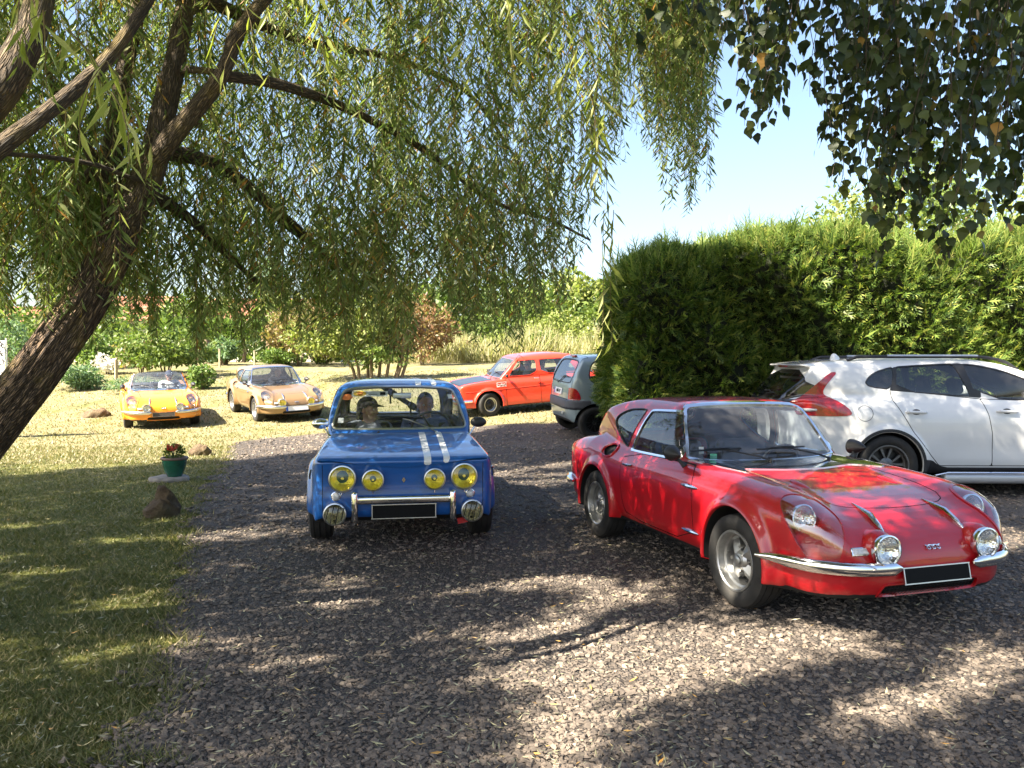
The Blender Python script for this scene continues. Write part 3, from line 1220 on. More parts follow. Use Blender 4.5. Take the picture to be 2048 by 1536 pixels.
        pts = np.stack([-1.89 + .105 * np.cos(a), np.zeros(24), .752 + .050 * np.sin(a)], 1)
        for i in range(24):
            qq, nn = c.hit((pts[i, 0], s * 1.2, pts[i, 2]), (0, -s, 0))
            pts[i] = qq + nn * 0.003
        m.tube(np.r_[pts, pts[:1]], 0.010, 6, cap=False)
        m.build('scoop_lip', paint_mat, rt)
    c.finish()
    # front furniture
    rot = roty(R(-12))
    q, _ = c.hit((1.4, 0, .35), (-1, 0, 0))
    pw = .44 if platem != 'plate_white' else .52
    p = plate(rt, q + np.array((0.012, 0, -.012)), rot, pw, .085 if platem != 'plate_white' else .11, platem)
    if platem == 'plate_white':
        MB().box(q + np.array((0.016, -pw / 2 + .022, -.012)), (0.009, .045, .108), rot).build('country_band', 'plate_blue', p, False)
    # bumpers: a quarter blade each side
    for s in (1, -1):
        P = []
        for t in np.linspace(0, 1, 16):
            ang = t
            yy = s * (.26 + .56 * min(1, t * 1.3))
            if t < .62:
                yy = s * (.24 + .43 * t / .62)
                qq, nn = c.hit((1.6, yy, .385), (-1, 0, 0))
            else:
                xx = .66 - .32 * (t - .62) / .38
                qq, nn = c.hit((xx, s * 1.6, .385 + .02 * (t - .62)), (0, -s, 0))
            P.append(qq + np.array((nn[0], nn[1], 0)) * (0.03 if t < .9 else 0.022))
        P = np.array(P)
        P[1:-1] = (P[:-2] + 2 * P[1:-1] + P[2:]) / 4
        rr = np.array([.010] + [.036] * 12 + [.032, .024, .008])
        m = MB().tube(P, rr, 12)
        V = m.V[0]
        k = np.repeat(np.arange(16), 12)
        V[:, :2] = P[k][:, :2] + (V[:, :2] - P[k][:, :2]) * 0.6
        m.build('bumper', 'dull_chrome' if open_top or detail < 2 else 'chrome', rt)
    # spotlights on the nose
    for s in (1, -1):
        q, nn = c.hit((1.6, s * .335, .485), (-1, 0, 0))
        ctr = np.array((q[0] + .055, s * .335, .485))
        lamp(rt, 'spotlight', ctr, (1, 0, 0.0), .078, .062, foglens, fogrefl, 'chrome')
        m = MB().lathe([(.080, -.035), (.092, -.055), (.094, -.09), (.085, -.15), (.06, -.22), (.02, -.26)], ctr, (1, 0, -.05), 24)
        m.build('lamp_fairing', paint_mat, rt)
        # chrome dart on the bonnet edge
        a, na = c.hit((.44, s * .25, 1.2), (0, 0, -1))
        b, nb = c.hit((.74, s * .275, 1.2), (0, 0, -1))
        mid, nm = c.hit((.60, s * .262, 1.2), (0, 0, -1))
        m = MB().tube([a + na * .004, (a + mid) / 2 + nm * .010, mid + nm * 0.016, (mid + b) / 2 + nb * .016, b + nb * .006], [.002, .011, .017, .013, .004], 8)
        m.build('bonnet_dart', 'chrome', rt)
        # side lamp
        q, nn = c.hit((1.5, s * .565, .475), (-1, -s * .15, 0))
        fr = np.cross((0, 0, 1.0), nn)
        fr /= np.linalg.norm(fr)
        rotm = np.stack([nn, fr, np.cross(nn, fr)], 1)
        o = MB().rbox(q + nn * .004, (.018, .105, .038), .008, rotm, 2).build('indicator', 'tail_clear', rt)
        MB().rbox(q + nn * .000, (.016, .116, .049), .007, rotm, 2).build('indicator_rim', 'chrome', o)
    # badge: looped chrome script
    q, nn = c.hit((1.5, 0, .475), (-1, 0, 0))
    t = np.linspace(0, 2 * np.pi, 26)
    P = np.stack([np.zeros(26), -.05 + .10 * t / (2 * np.pi) + .018 * np.sin(3 * t), .014 * np.cos(3 * t)], 1) @ roty(R(-48)).T
    MB().tube(P + q + nn * .008, .0035, 6).build('nose_badge', 'chrome', rt)
    # side darts and handles
    for s in (1, -1):
        for (x, z) in ((-.50, .655), (-.50, .355)):
            if z < .5 and detail < 2:
                continue
            P = []
            for dx in (-.11, -.06, 0, .06, .11):
                q, nn = c.hit((x + dx, s * 1.3, z), (0, -s, 0))
                P.append(q + nn * .005)
            MB().tube(P, [.003, .011, .015, .011, .003], 8).build('side_dart', 'chrome', rt)
        q, nn = c.hit((-1.47, s * 1.3, .685), (0, -s, 0))
        o = MB().tube([q + np.array((-.06, s * .004, 0)), q + np.array((-.05, s * .022, 0)), q + np.array((.05, s * .022, 0)), q + np.array((.06, s * .004, 0))], .009, 8).build('door_handle', 'chrome', rt)
        MB().cyl(q + np.array((-.02, 0, -.04)), q + np.array((-.02, s * .012, -.04)), .010).build('door_lock', 'chrome', o)
        # bullet mirrors
        q, nn = c.hit((-.70, s * .69, 1.2), (0, 0, -1))
        top = q + np.array((-.03, s * .05, .055))
        o = MB().tube([q, q + np.array((-.01, s * .03, .03)), top], [.022, .012, .010], 8).build('mirror', 'black_plastic', rt)
        MB().lathe([(.001, .11), (.020, .085), (.045, .03), (.056, -.02), (.056, -.035), (.050, -.04), (.001, -.04)], top + np.array((-.01, s * .02, .03)), (1, s * .1, 0), 20).build('mirror_shell', 'black_plastic', o)
    # rear bumper ends
    for s in (1, -1):
        P = []
        for xx in (-2.60, -2.75, -2.9, -2.99):
            q, nn = c.hit((xx, s * 1.5, .40), (0, -s, 0))
            P.append(q + nn * .025)
        q, nn = c.hit((-3.6, s * .35, .40), (1, 0, 0))
        P.append(q + nn * .03)
        P = np.array(P)
        m = MB().tube(P, [.012, .035, .04, .04, .036], 10)
        m.build('rear_bumper', 'chrome', rt)
        q, nn = c.hit((-3.6, s * .50, .58), (1, 0, 0))
        MB().ellip(q, (.03, .05, .05), 12, 8).build('tail_light', 'tail_red', rt)
    # wipers: two, parked to the right of their posts
    q1, n1 = c.hit((-.30, -.02, 1.4), (0, 0, -1))
    for yb in ((.02, -.33) if True else ()):
        pass
    for (yb, yt, xb) in ((-.06, -.40, -.605), (.42, .10, -.60)):
        b, nb = c.hit((xb, yb, 1.4), (0, 0, -1))
        tq, tn = c.hit((-.2, yt, .845), (-1, 0, 0))
        wiper(rt, c, b + nb * .012, tq + tn * .030, bd=(0.0, 1.0, 0.02), blade=.40)
    # interior
    MB().box((-1.35, 0, .28), (1.6, 1.1, .02)).build('cabin_floor', 'interior', rt)
    for s in (1, -1):
        seat(rt, -1.42, s * .30, .40, .44, False, 'interior_grey', .44)
    m = MB().rbox((-.80, 0, .66), (.30, 1.16, .16), .05).build('dashboard', 'interior', rt)
    steering(rt, -1.02, .30, .70, .17, 66)
    if detail > 1:
        q, nn = c.hit((.2, -.49, .86), (-1, 0, 0))
        MB().box(q - nn * .012, (.002, .045, .05), np.stack([nn, np.cross((0, 0, 1.0), nn), np.array((0, 0, 1.0))], 1)).build('parking_sticker', 'sticker_white', rt, False)
        q, nn = c.hit((.2, -.42, .815), (-1, 0, 0))
        MB().box(q - nn * .012, (.002, .06, .045), np.stack([nn, np.cross((0, 0, 1.0), nn), np.array((0, 0, 1.0))], 1)).build('parking_sticker', 'sticker_green', rt, False)
    # thin bright blisters along the bonnet
        for s in (1, -1):
            a, na = c.hit((.10, s * .33, 1.2), (0, 0, -1))
            MB().ellip(a - na * .006, (.12, .028, .018), 14, 8, roty(R(12))).build('bonnet_bulge', paint_mat, rt)
    for xc in (.04, -2.06):
        for s in (1, -1):
            wheel(rt, xc, .685, .282, .195, .182, 'cg', s, steer if xc > -1 else 0.0)
    # fuel cap, rear deck trim on the open car
    if open_top:
        MB().rbox((-1.95, 0, .80), (.28, 1.05, .08), .035).build('folded_hood', 'black_plastic', rt)
        MB().tube([(-.98, 0, 1.05), (-1.02, 0, 1.09), (-1.03, 0, 1.12)], .006, 6).build('mirror_stalk', 'chrome', rt)
        MB().rbox((-1.03, 0, 1.055), (.02, .18, .05), .009).build('interior_mirror', 'black_plastic', rt)
    return c


# ------------------------------------------------------------------ small blue rally saloon
R8_SIDE = chaikin([(.74, .735), (.705, .69), (.69, .55), (.70, .40), (.69, .29), (.60, .235), (-.5, .22), (-2.2, .22), (-3.0, .26), (-3.2, .35), (-3.26, .6), (-3.2, .80), (-2.5, .865), (-1.9, .89), (-.25, .855), (.15, .81), (.50, .765)], 2)
R8_PLAN = chaikin([(.76, -.6), (.76, .38), (.74, .60), (.69, .665), (.55, .71), (.2, .725), (-.3, .735), (-1.5, .74), (-2.7, .735), (-3.1, .68), (-3.26, .50), (-3.27, -.6)], 2)
R8_FRONT = chaikin([(-.6, .14), (.62, .16), (.69, .24), (.735, .40), (.742, .56), (.715, .68), (.675, .755), (.63, .83), (.56, .885), (.4, .93), (-.6, .93)], 2)
R8_CAB = chaikin([(-.22, .75), (-.27, .875), (-.68, 1.235), (-.80, 1.295), (-1.15, 1.325), (-1.6, 1.325), (-1.98, 1.28), (-2.12, 1.20), (-2.42, .88), (-2.5, .75)], 1)
R8_CABPLAN = chaikin([(-.14, -.6), (-.16, .40), (-.24, .60), (-.50, .655), (-1.2, .668), (-2.0, .645), (-2.35, .57), (-2.5, .40), (-2.5, -.6)], 2)
R8_CABFRONT = chaikin([(-.6, .5), (.69, .5), (.672, .86), (.60, 1.13), (.565, 1.235), (.48, 1.30), (.25, 1.328), (-.6, 1.336)], 1)
R8_ARC = [(.0, .285, .325), (-2.27, .285, .325)]


def r8_fn(x, y, z):
    ay = np.abs(y)
    f = smax(pol(x, z, R8_SIDE), pol(x, ay, R8_PLAN), 0.035)
    f = smax(f, pol(ay, z, R8_FRONT), 0.03)
    for (xc, zc, rr) in R8_ARC:
        fl = smax(np.hypot(x - xc, z - zc) - (rr + 0.05), np.abs(ay - 0.66) - 0.103, 0.05)
        f = smin(f, smax(fl, 0.26 - z, 0.06), 0.07)
    xw = x + 0.16 * y * y * sstep(-1.7, -1.0, x)
    cab = smax(pol(xw, z, R8_CAB), pol(x, ay, R8_CABPLAN), 0.05)
    cab = smax(cab, pol(ay, z, R8_CABFRONT), 0.03)
    return smin(f, cab, 0.02)


def make_r8(loc, yaw, res):
    c = Car('saloon_car', 'blue rally saloon with four yellow round lamps and two white bonnet stripes', None, loc, yaw, r8_fn, (-3.34, -.86, .10), (.82, .86, 1.38), res, 'blue_paint')
    rt = c.root
    c.arches(R8_ARC)
    WS = chaikin([(-.585, .905), (-.585, .93), (-.515, 1.19), (-.47, 1.225), (-.25, 1.243), (0, 1.248), (.25, 1.243), (.47, 1.225), (.515, 1.19), (.585, .93), (.585, .905), (.555, .893), (-.555, .893)], 1)
    c.window(lambda: c.ff(WS, -.95), 'windscreen', 'window_glass', 0.014, 'dull_chrome', 0.006, 0.004)
    RW = chaikin([(-.52, .93), (-.47, 1.18), (-.40, 1.215), (.40, 1.215), (.47, 1.18), (.52, .93), (.48, .91), (-.48, .91)], 1)
    c.window(lambda: c.fr(RW, -1.95), 'rear_window', 'window_glass', 0.014, 'dull_chrome')
    for s in (1, -1):
        w1 = chaikin([(-.50, .90), (-.48, .91), (-.74, 1.20), (-.78, 1.225), (-1.24, 1.235), (-1.26, 1.22), (-1.26, .90)], 1)
        w2 = chaikin([(-1.33, .90), (-1.33, 1.22), (-1.36, 1.235), (-1.86, 1.215), (-1.93, 1.17), (-2.10, .93), (-2.08, .90)], 1)
        c.window(lambda: c.fs(w1, s), 'door_window', 'window_glass', 0.010, 'black_plastic')
        c.window(lambda: c.fs(w2, s), 'door_window', 'window_glass', 0.010, 'black_plastic')
    c.lining(.45, -2.45, -.2)
    for s in (1, -1):
        d1 = [(-.36, .30), (-.36, .86), (-.46, .89), (-1.30, .885), (-1.30, .30)]
        d2 = [(-1.31, .30), (-1.31, .885), (-2.1, .885), (-2.14, .80), (-1.95, .50), (-1.92, .30)]
        c.panel(lambda: c.fs(d1, s, .4), 'door')
        c.panel(lambda: c.fs(d2, s, .4), 'door')
    # bonnet: lid with a shallow V at its front edge and a lip that stands proud
    def bn():
        V = c.sh.V
        vee = 0.674 + 0.050 * np.minimum(1, np.abs(V[:, 1]) / .55)
        d = np.maximum(vee - V[:, 2], np.maximum(-.235 - V[:, 0], np.abs(V[:, 1]) - np.interp(V[:, 0], [-.3, .75], [.575, .655])))
        return np.maximum(d, V[:, 2] - .90)
    stripes = []
    for y0, y1 in ((.155, .210), (.305, .355)):
        def st(y0=y0, y1=y1):
            V = c.sh.V
            return np.maximum(bn() + .004, np.abs(V[:, 1] - (y0 + y1) / 2) - (y1 - y0) / 2)
        stripes.append(c.patch(st, 'bonnet_stripe', 'stripe_white', .0155, .004))
    for y0, y1 in ((.155, .210), (.305, .355)):
        def st(y0=y0, y1=y1):
            V = c.sh.V
            return np.maximum(np.maximum(1.258 - V[:, 2], np.abs(V[:, 0] + 1.3) - .72), np.abs(V[:, 1] - (y0 + y1) / 2) - (y1 - y0) / 2)
        c.patch(st, 'roof_stripe', 'stripe_white', .0015, .0015)
    b = c.panel(bn, 'bonnet', None, .006, .015, .04)
    for st_ in stripes:
        st_.parent = b
    c.finish()
    # louvres between bonnet and screen
    m = MB()
    for yy in np.linspace(-.36, .36, 43):
        q, nn = c.hit((-.262, yy, 1.4), (0, 0, -1))
        m.box(q + nn * .001, (.045, .010, .006))
    m.build('cowl_louvre', 'gap', rt, False)
    # four round yellow lamps
    for s in (1, -1):
        q, nn = c.hit((1.4, s * .465, .595), (-1, 0, 0))
        lamp(rt, 'headlight', np.array((q[0] + .045, s * .465, .597)), (1, 0, .0), .094, .075, 'lens_yellow', 'reflector_yellow', 'dull_chrome')
        MB().tube([np.array((q[0] + .055, s * .465, .492)), np.array((q[0] + .055, s * .465, .478))], .007, 6).build('lamp_clip', 'chrome', rt)
        q, nn = c.hit((1.4, s * .235, .58), (-1, 0, 0))
        lamp(rt, 'spotlight', np.array((q[0] + .055, s * .235, .582)), (1, 0, 0), .076, .08, 'lens_yellow', 'reflector_yellow', 'dull_chrome')
        MB().tube([np.array((q[0] + .055, s * .235, .498)), np.array((q[0] + .055, s * .235, .478))], .006, 6).build('lamp_clip', 'chrome', rt)
        q, nn = c.hit((1.4, s * .515, .458), (-1, 0, 0))
        o = MB().lathe([(.036, -.01), (.036, .008), (.03, .010)], q, (1, 0, 0), 20).build('indicator', 'chrome', rt)
        MB().ellip(q + np.array((.006, 0, 0)), (.022, .032, .032), 16, 10).build('lens', 'tail_clear', o)
        q, nn = c.hit((1.4, s * .52, .345), (-1, 0, 0))
        lamp(rt, 'fog_lamp', np.array((q[0] + .105, s * .52, .338)), (1, 0, 0), .078, .10, 'lens_dark', 'reflector', 'dull_chrome', bars=4)
        MB().tube([np.array((q[0] - .02, s * .52, .30)), np.array((q[0] + .06, s * .52, .26)), np.array((q[0] + .06, s * .52, .29))], .012, 6).build('lamp_bracket', 'black_metal', rt)
        # bumper overriders
        qx = .775
        MB().rbox((qx + .01, s * .372, .385), (.055, .05, .235), .022).build('overrider', 'chrome', rt)
    m = MB().rbox((.765, 0, .432), (.035, .71, .058), .016)
    m.build('bumper', 'chrome', rt)
    for s in (1, -1):
        MB().box((.73, s * .33, .432), (.06, .03, .03)).build('bumper_bracket', 'black_metal', rt, False)
    plate(rt, (.735, 0, .337), roty(R(-2)), .485, .105, 'plate_black')
    # small diamond on the nose panel
    q, nn = c.hit((1.4, 0, .572), (-1, 0, 0))
    o = MB().prism([(-.013, 0), (0, -.02), (.013, 0), (0, .02)], .005, [(0, 1, 0), (0, 0, 1), (1, 0, 0)], q).build('diamond_badge', 'badge_gold', rt, False)
    MB().prism([(-.005, 0), (0, -.009), (.005, 0), (0, .009)], .006, [(0, 1, 0), (0, 0, 1), (1, 0, 0)], q).build('badge_centre', 'blue_paint', o, False)
    # panel joints either side of the nose
    for s in (1, -1):
        P = []
        for zz in np.linspace(.30, .70, 9):
            q, nn = c.hit((1.4, s * .615, zz), (-1, 0, 0))
            P.append(q + nn * .0005)
        MB().tube(P, .0025, 5).build('panel_gap', 'gap', rt)
        # chrome sliver of the side lamp on the wing
        q, nn = c.hit((.45, s * 1.3, .60), (0, -s, 0))
        MB().tube([q + np.array((.08, 0, .045)), q + np.array((.06, s * .012, -.01)), q + np.array((.02, s * .014, -.03))], .008, 6).build('wing_trim', 'chrome', rt)
    # mirrors
    for s in (1, -1):
        q, nn = c.hit((-.10, s * .585, 1.3), (0, 0, -1))
        top = q + np.array((-.05, s * .085, .115))
        o = MB().tube([q, q + np.array((-.02, s * .03, .03)), top], [.012, .008, .008], 8).build('mirror', 'chrome', rt)
        MB().rbox(q + np.array((0, 0, .006)), (.05, .04, .02), .008).build('mirror_foot', 'chrome', o)
        MB().ellip(top + np.array((.012, s * .012, .0)), (.036, .072, .045), 20, 12).build('mirror_shell', 'chrome' if s < 0 else 'black_plastic', o)
    # single wiper, washer jets
    q, nn = c.hit((-.24, .32, 1.4), (0, 0, -1))
    tq, tn = c.hit((.2, .02, .955), (-1, 0, 0))
    wiper(rt, c, q + nn * .012, tq + tn * .03, bd=(0, 1, .02), blade=.38, arm_mat='dull_chrome')
    q, nn = c.hit((-.25, -.19, 1.4), (0, 0, -1))
    MB().ellip(q + nn * .01, (.02, .016, .016), 10, 8).build('washer_jet', 'black_metal', rt)
    # stickers
    def on_screen(yy, zz, w, h, mat, nm, rnd=False, back=.010):
        q, nn = c.hit((.4, yy, zz), (-1, 0, 0))
        u = np.cross((0, 0, 1.0), nn)
        u /= np.linalg.norm(u)
        v = np.cross(nn, u)
        if rnd:
            a = np.linspace(0, 2 * np.pi, 28, endpoint=False)
            P = np.stack([w / 2 * np.cos(a), h / 2 * np.sin(a)], 1)
        else:
            P = np.array([(-w / 2, -h / 2), (w / 2, -h / 2), (w / 2, h / 2), (-w / 2, h / 2)])
        return MB().prism(P, .0015, [u, v, nn], q - nn * back).build(nm, mat, rt, False), q - nn * back, u, v, nn
    on_screen(-.475, 1.165, .105, .085, 'sticker_orange', 'round_sticker', True)
    o, q, u, v, nn = on_screen(-.27, 1.195, .33, .075, 'sticker_white', 'banner_sticker', False, .012)
    on_screen(-.36, 1.195, .12, .075, 'sticker_yellow', 'banner_spot', True, .009)
    t = np.linspace(0.6, 4.6 * np.pi, 50)
    P = np.stack([.0075 * t ** .5 * 1.0 * np.cos(t), .0058 * t ** .5 * np.sin(t)], 1)
    MB().tube(q - u * .09 + nn * .006 + P[:, :1] * u + P[:, 1:] * v, .0022, 5).build('swirl', 'sticker_red', o)
    MB().prism([(-.025, -.02), (.025, -.02), (.025, .02), (-.025, .02)], .002, [u, v, nn], q + u * .12 + nn * .003).build('banner_box', 'plate_black', o, False)
    MB().prism([(-.04, -.003), (.04, -.003), (.04, .003), (-.04, .003)], .002, [u, v, nn], q + u * .03 - v * .01 + nn * .003).build('banner_line', 'plate_black', o, False)
    on_screen(-.525, .965, .05, .06, 'sticker_white', 'parking_sticker')
    on_screen(.475, 1.165, .04, .06, 'sticker_white', 'small_sticker')
    # inside
    MB().box((-1.35, 0, .30), (2.0, 1.15, .02)).build('cabin_floor', 'interior', rt)
    for s in (1, -1):
        seat(rt, -1.30, s * .30, .43, .46, False, 'interior', .42)
    MB().rbox((-2.05, 0, .62), (.30, 1.18, .55), .06).build('rear_bench', 'interior', rt)
    MB().rbox((-.42, 0, .80), (.22, 1.10, .12), .04).build('dashboard', 'interior', rt)
    steering(rt, -.72, .30, .86, .18, 60)
    # cross brace behind the seats, with its clamps, and the hanging mirror
    A, B = np.array((-1.62, -.22, 1.27)), np.array((-1.62, .40, .86))
    bm = MB().box((A + B) / 2, (.045, np.linalg.norm(B - A), .05), rotx(math.atan2((B - A)[2], (B - A)[1]))).build('brace_bar', 'black_metal', rt, False)
    for t in (.28, .62):
        p = A + (B - A) * t
        MB().rbox(p, (.07, .09, .07), .015, rotx(-.55)).build('brace_clamp', 'black_plastic', bm)
        MB().tube([p + np.array((.03, -.02, -.02)), p + np.array((.03, -.02, -.11))], .010, 6).build('strap', 'black_plastic', bm)
    o = MB().rbox((-.72, .03, 1.165), (.015, .17, .055), .007).build('interior_mirror', 'dull_chrome', rt)
    MB().tube([(-.74, .03, 1.17), (-.76, .03, 1.25)], .006, 6).build('mirror_stalk', 'black_metal', o)
    for xc, st_ in ((.0, .0), (-2.27, 0)):
        for s in (1, -1):
            wheel(rt, xc, .665, .275, .19, .17, 'dark', s, st_)
    # tow hook under the nose
    MB().box((.62, .46, .235), (.05, .08, .045), rotx(.2)).build('tow_hook', 'red_paint', rt, False)
    # tail
    for s in (1, -1):
        q, nn = c.hit((-4, s * .50, .62), (1, 0, 0))
        MB().ellip(q, (.03, .05, .05), 12, 8).build('tail_light', 'tail_red', rt)
    MB().rbox((-3.29, 0, .44), (.05, 1.3, .08), .02).build('rear_bumper', 'chrome', rt)
    return c


# ------------------------------------------------------------------ boxy vermilion saloon
SM_SIDE = chaikin([(.70, .27), (.73, .45), (.72, .60), (.66, .70), (.55, .745), (.1, .79), (-.35, .815), (-1.5, .85), (-2.6, .83), (-3.04, .78), (-3.12, .55), (-3.06, .32), (-2.9, .24), (-.3, .19), (.60, .20)], 2)
SM_PLAN = chaikin([(.75, -.6), (.74, .45), (.70, .65), (.60, .715), (.3, .73), (-1.5, .74), (-2.8, .73), (-3.05, .66), (-3.13, .45), (-3.13, -.6)], 2)
SM_FRONT = chaikin([(-.6, .12), (.66, .15), (.715, .24), (.742, .45), (.735, .64), (.715, .74), (.66, .83), (.5, .89), (-.6, .9)], 2)
SM_CAB = chaikin([(-.16, .70), (-.20, .81), (-.60, 1.21), (-.76, 1.285), (-1.25, 1.335), (-1.75, 1.325), (-2.15, 1.24), (-2.60, .83), (-2.64, .70)], 1)
SM_CABPLAN = chaikin([(-.08, -.6), (-.10, .45), (-.22, .63), (-.55, .675), (-1.3, .685), (-2.1, .66), (-2.5, .55), (-2.64, .40), (-2.64, -.6)], 2)
SM_CABFRONT = chaikin([(-.6, .4), (.71, .4), (.69, .84), (.61, 1.14), (.575, 1.235), (.48, 1.30), (.25, 1.335), (-.6, 1.345)], 1)
SM_ARC = [(.02, .27, .325), (-2.2, .27, .31)]


def sm_fn(x, y, z):
    ay = np.abs(y)
    f = smax(pol(x, z, SM_SIDE), pol(x, ay, SM_PLAN), 0.04)
    f = smax(f, pol(ay, z, SM_FRONT), 0.03)
    for (xc, zc, rr) in SM_ARC:
        fl = smax(np.hypot(x - xc, z - zc) - (rr + 0.035), np.abs(ay - 0.66) - 0.10, 0.04)
        f = smin(f, smax(fl, 0.21 - z, 0.03), 0.04)
    xw = x + 0.14 * y * y * sstep(-1.7, -1.0, x)
    cab = smax(pol(xw, z, SM_CAB), pol(x, ay, SM_CABPLAN), 0.04)
    cab = smax(cab, pol(ay, z, SM_CABFRONT), 0.03)
    return smin(f, cab, 0.02)


def make_simca(loc, yaw, res):
    c = Car('saloon_car', 'bright orange-red boxy saloon with a black bonnet, turning on the lawn with two people inside', None, loc, yaw, sm_fn, (-3.2, -.86, .08), (.82, .86, 1.40), res, 'vermilion_paint')
    rt = c.root
    c.arches(SM_ARC)
    WS = chaikin([(-.59, .87), (-.525, 1.18), (-.48, 1.215), (.48, 1.215), (.525, 1.18), (.59, .87), (.55, .85), (-.55, .85)], 1)
    c.window(lambda: c.ff(WS, -.88), 'windscreen', 'window_glass', 0.014, 'dull_chrome')
    c.window(lambda: c.fr(WS, -1.95), 'rear_window', 'window_glass', 0.014, 'dull_chrome')
    for s in (1, -1):
        w1 = chaikin([(-.50, .875), (-.47, .885), (-.70, 1.175), (-.74, 1.20), (-1.12, 1.205), (-1.14, 1.19), (-1.14, .875)], 1)
        w2 = chaikin([(-1.24, .885), (-1.22, 1.19), (-1.25, 1.205), (-1.86, 1.195), (-1.93, 1.16), (-2.10, .91), (-2.08, .885)], 1)
        c.window(lambda: c.fs(w1, s), 'door_window', 'window_glass', 0.010, 'vermilion_paint')
        c.window(lambda: c.fs(w2, s), 'door_window', 'window_glass', 0.010, 'vermilion_paint')
    c.lining(.45, -2.6, -.1)
    for s in (1, -1):
        d1 = [(-.40, .22), (-.38, .80), (-.45, .845), (-1.19, .86), (-1.22, .24)]
        d2 = [(-1.20, .24), (-1.20, .86), (-2.05, .86), (-1.95, .55), (-1.86, .30), (-1.86, .24)]
        c.panel(lambda: c.fs(d1, s, .4), 'door', None, .010)
        c.panel(lambda: c.fs(d2, s, .4), 'door', None, .010)
    def bn():
        V = c.sh.V
        return np.maximum(np.maximum(.705 - V[:, 2], -.12 - V[:, 0]), np.maximum(np.abs(V[:, 1]) - .53, V[:, 2] - .83))
    c.panel(bn, 'bonnet', 'black_bonnet', .008, .006, .02)
    c.finish()
    for s in (1, -1):
        # swage line
        P = []
        for xx in np.linspace(.56, -2.9, 26):
            q, nn = c.hit((xx, s * 1.4, .575 - .03 * (xx - .56) / 1.0), (0, -s, 0))
            P.append(q + nn * .001)
        MB().tube(P, .006, 5).build('swage_line', 'vermilion_paint', rt)
        q, nn = c.hit((1.4, s * .545, .575), (-1, 0, 0))
        lamp(rt, 'headlight', np.array((q[0] + .02, s * .545, .575)), (1, 0, 0), .085, .06)
        q, nn = c.hit((1.4, s * .33, .575), (-1, 0, 0))
        lamp(rt, 'headlight', np.array((q[0] + .02, s * .33, .575)), (1, 0, 0), .07, .06)
        q, nn = c.hit((1.2, s * .70, .44), (-.6, -s * .3, 0))
        MB().rbox(q, (.12, .10, .055), .02).build('indicator', 'amber' if s < 0 else 'tail_clear', rt)
        P = []
        for (xx, yy) in ((.80, .40), (.795, .60), (.745, .71), (.60, .755), (.42, .762)):
            P.append((xx, s * yy, .385))
        m = MB().tube(P, .035, 8)
        m.build('bumper', 'chrome', rt)
        MB().rbox((-1.10, s * .755, .80), (.12, .025, .025), .010).build('door_handle', 'chrome', rt)
        q, nn = c.hit((-.42, s * 1.0, .87), (0, -s, 0))
        o = MB().tube([q, q + np.array((.03, s * .10, .02))], .010, 6).build('mirror', 'black_plastic', rt)
        MB().rbox(q + np.array((.03, s * .13, .03)), (.06, .12, .07), .025).build('mirror_shell', 'black_plastic', o)
    m = MB()
    for k in range(5):
        m.box((.735, 0, .50 + .03 * k), (.01, .44, .010))
    m.build('nose_grille', 'dull_chrome', rt, False)
    plate(rt, (.80, 0, .27), roty(0), .46, .10, 'plate_black')
    # rally panel on the front wing
    q, nn = c.hit((-.28, 1.4, .70), (0, -1, 0))
    u = np.array((-1.0, 0, .03))
    v = np.array((-.03, 0, 1.0))
    o = MB().prism([(-.11, -.06), (.11, -.06), (.11, .06), (-.11, .06)], .003, [u, v, nn], q + nn * .002).build('rally_panel', 'sticker_white', rt, False)
    MB().prism([(-.095, -.02), (.095, -.02), (.095, .05), (-.095, .05)], .002, [u, v, nn], q + nn * .0045).build('panel_field', 'sticker_red', o, False)
    text_mesh('panel_letters', 'CAD', .07, 'sticker_white', o, frame_mat(q + nn * .0075 + v * .012, u, nn))
    tq, tn = c.hit((.4, .25, .93), (-1, 0, 0))
    q, nn = c.hit((-.12, .34, 1.4), (0, 0, -1))
    wiper(rt, c, q, tq + tn * .02, bd=(0, 1, .03), blade=.36)
    MB().box((-1.35, 0, .30), (2.2, 1.2, .02)).build('cabin_floor', 'interior', rt)
    for s in (1, -1):
        seat(rt, -1.22, s * .32, .40, .46, False, 'interior', .40)
    MB().rbox((-2.0, 0, .58), (.30, 1.2, .45), .06).build('rear_bench', 'interior', rt)
    MB().rbox((-.34, 0, .76), (.26, 1.15, .14), .04).build('dashboard', 'interior', rt)
    steering(rt, -.62, .32, .86, .19, 58)
    for xc, st in ((.02, R(17)), (-2.2, 0)):
        for s in (1, -1):
            wheel(rt, xc, .66, .27, .18, .16, 'steel', s, st)
    MB().rbox((-3.14, 0, .40), (.05, 1.35, .08), .02).build('rear_bumper', 'chrome', rt)
    for s in (1, -1):
        q, nn = c.hit((-4, s * .55, .62), (1, 0, 0))
        MB().ellip(q, (.03, .06, .06), 12, 8).build('tail_light', 'tail_red', rt)
    return c


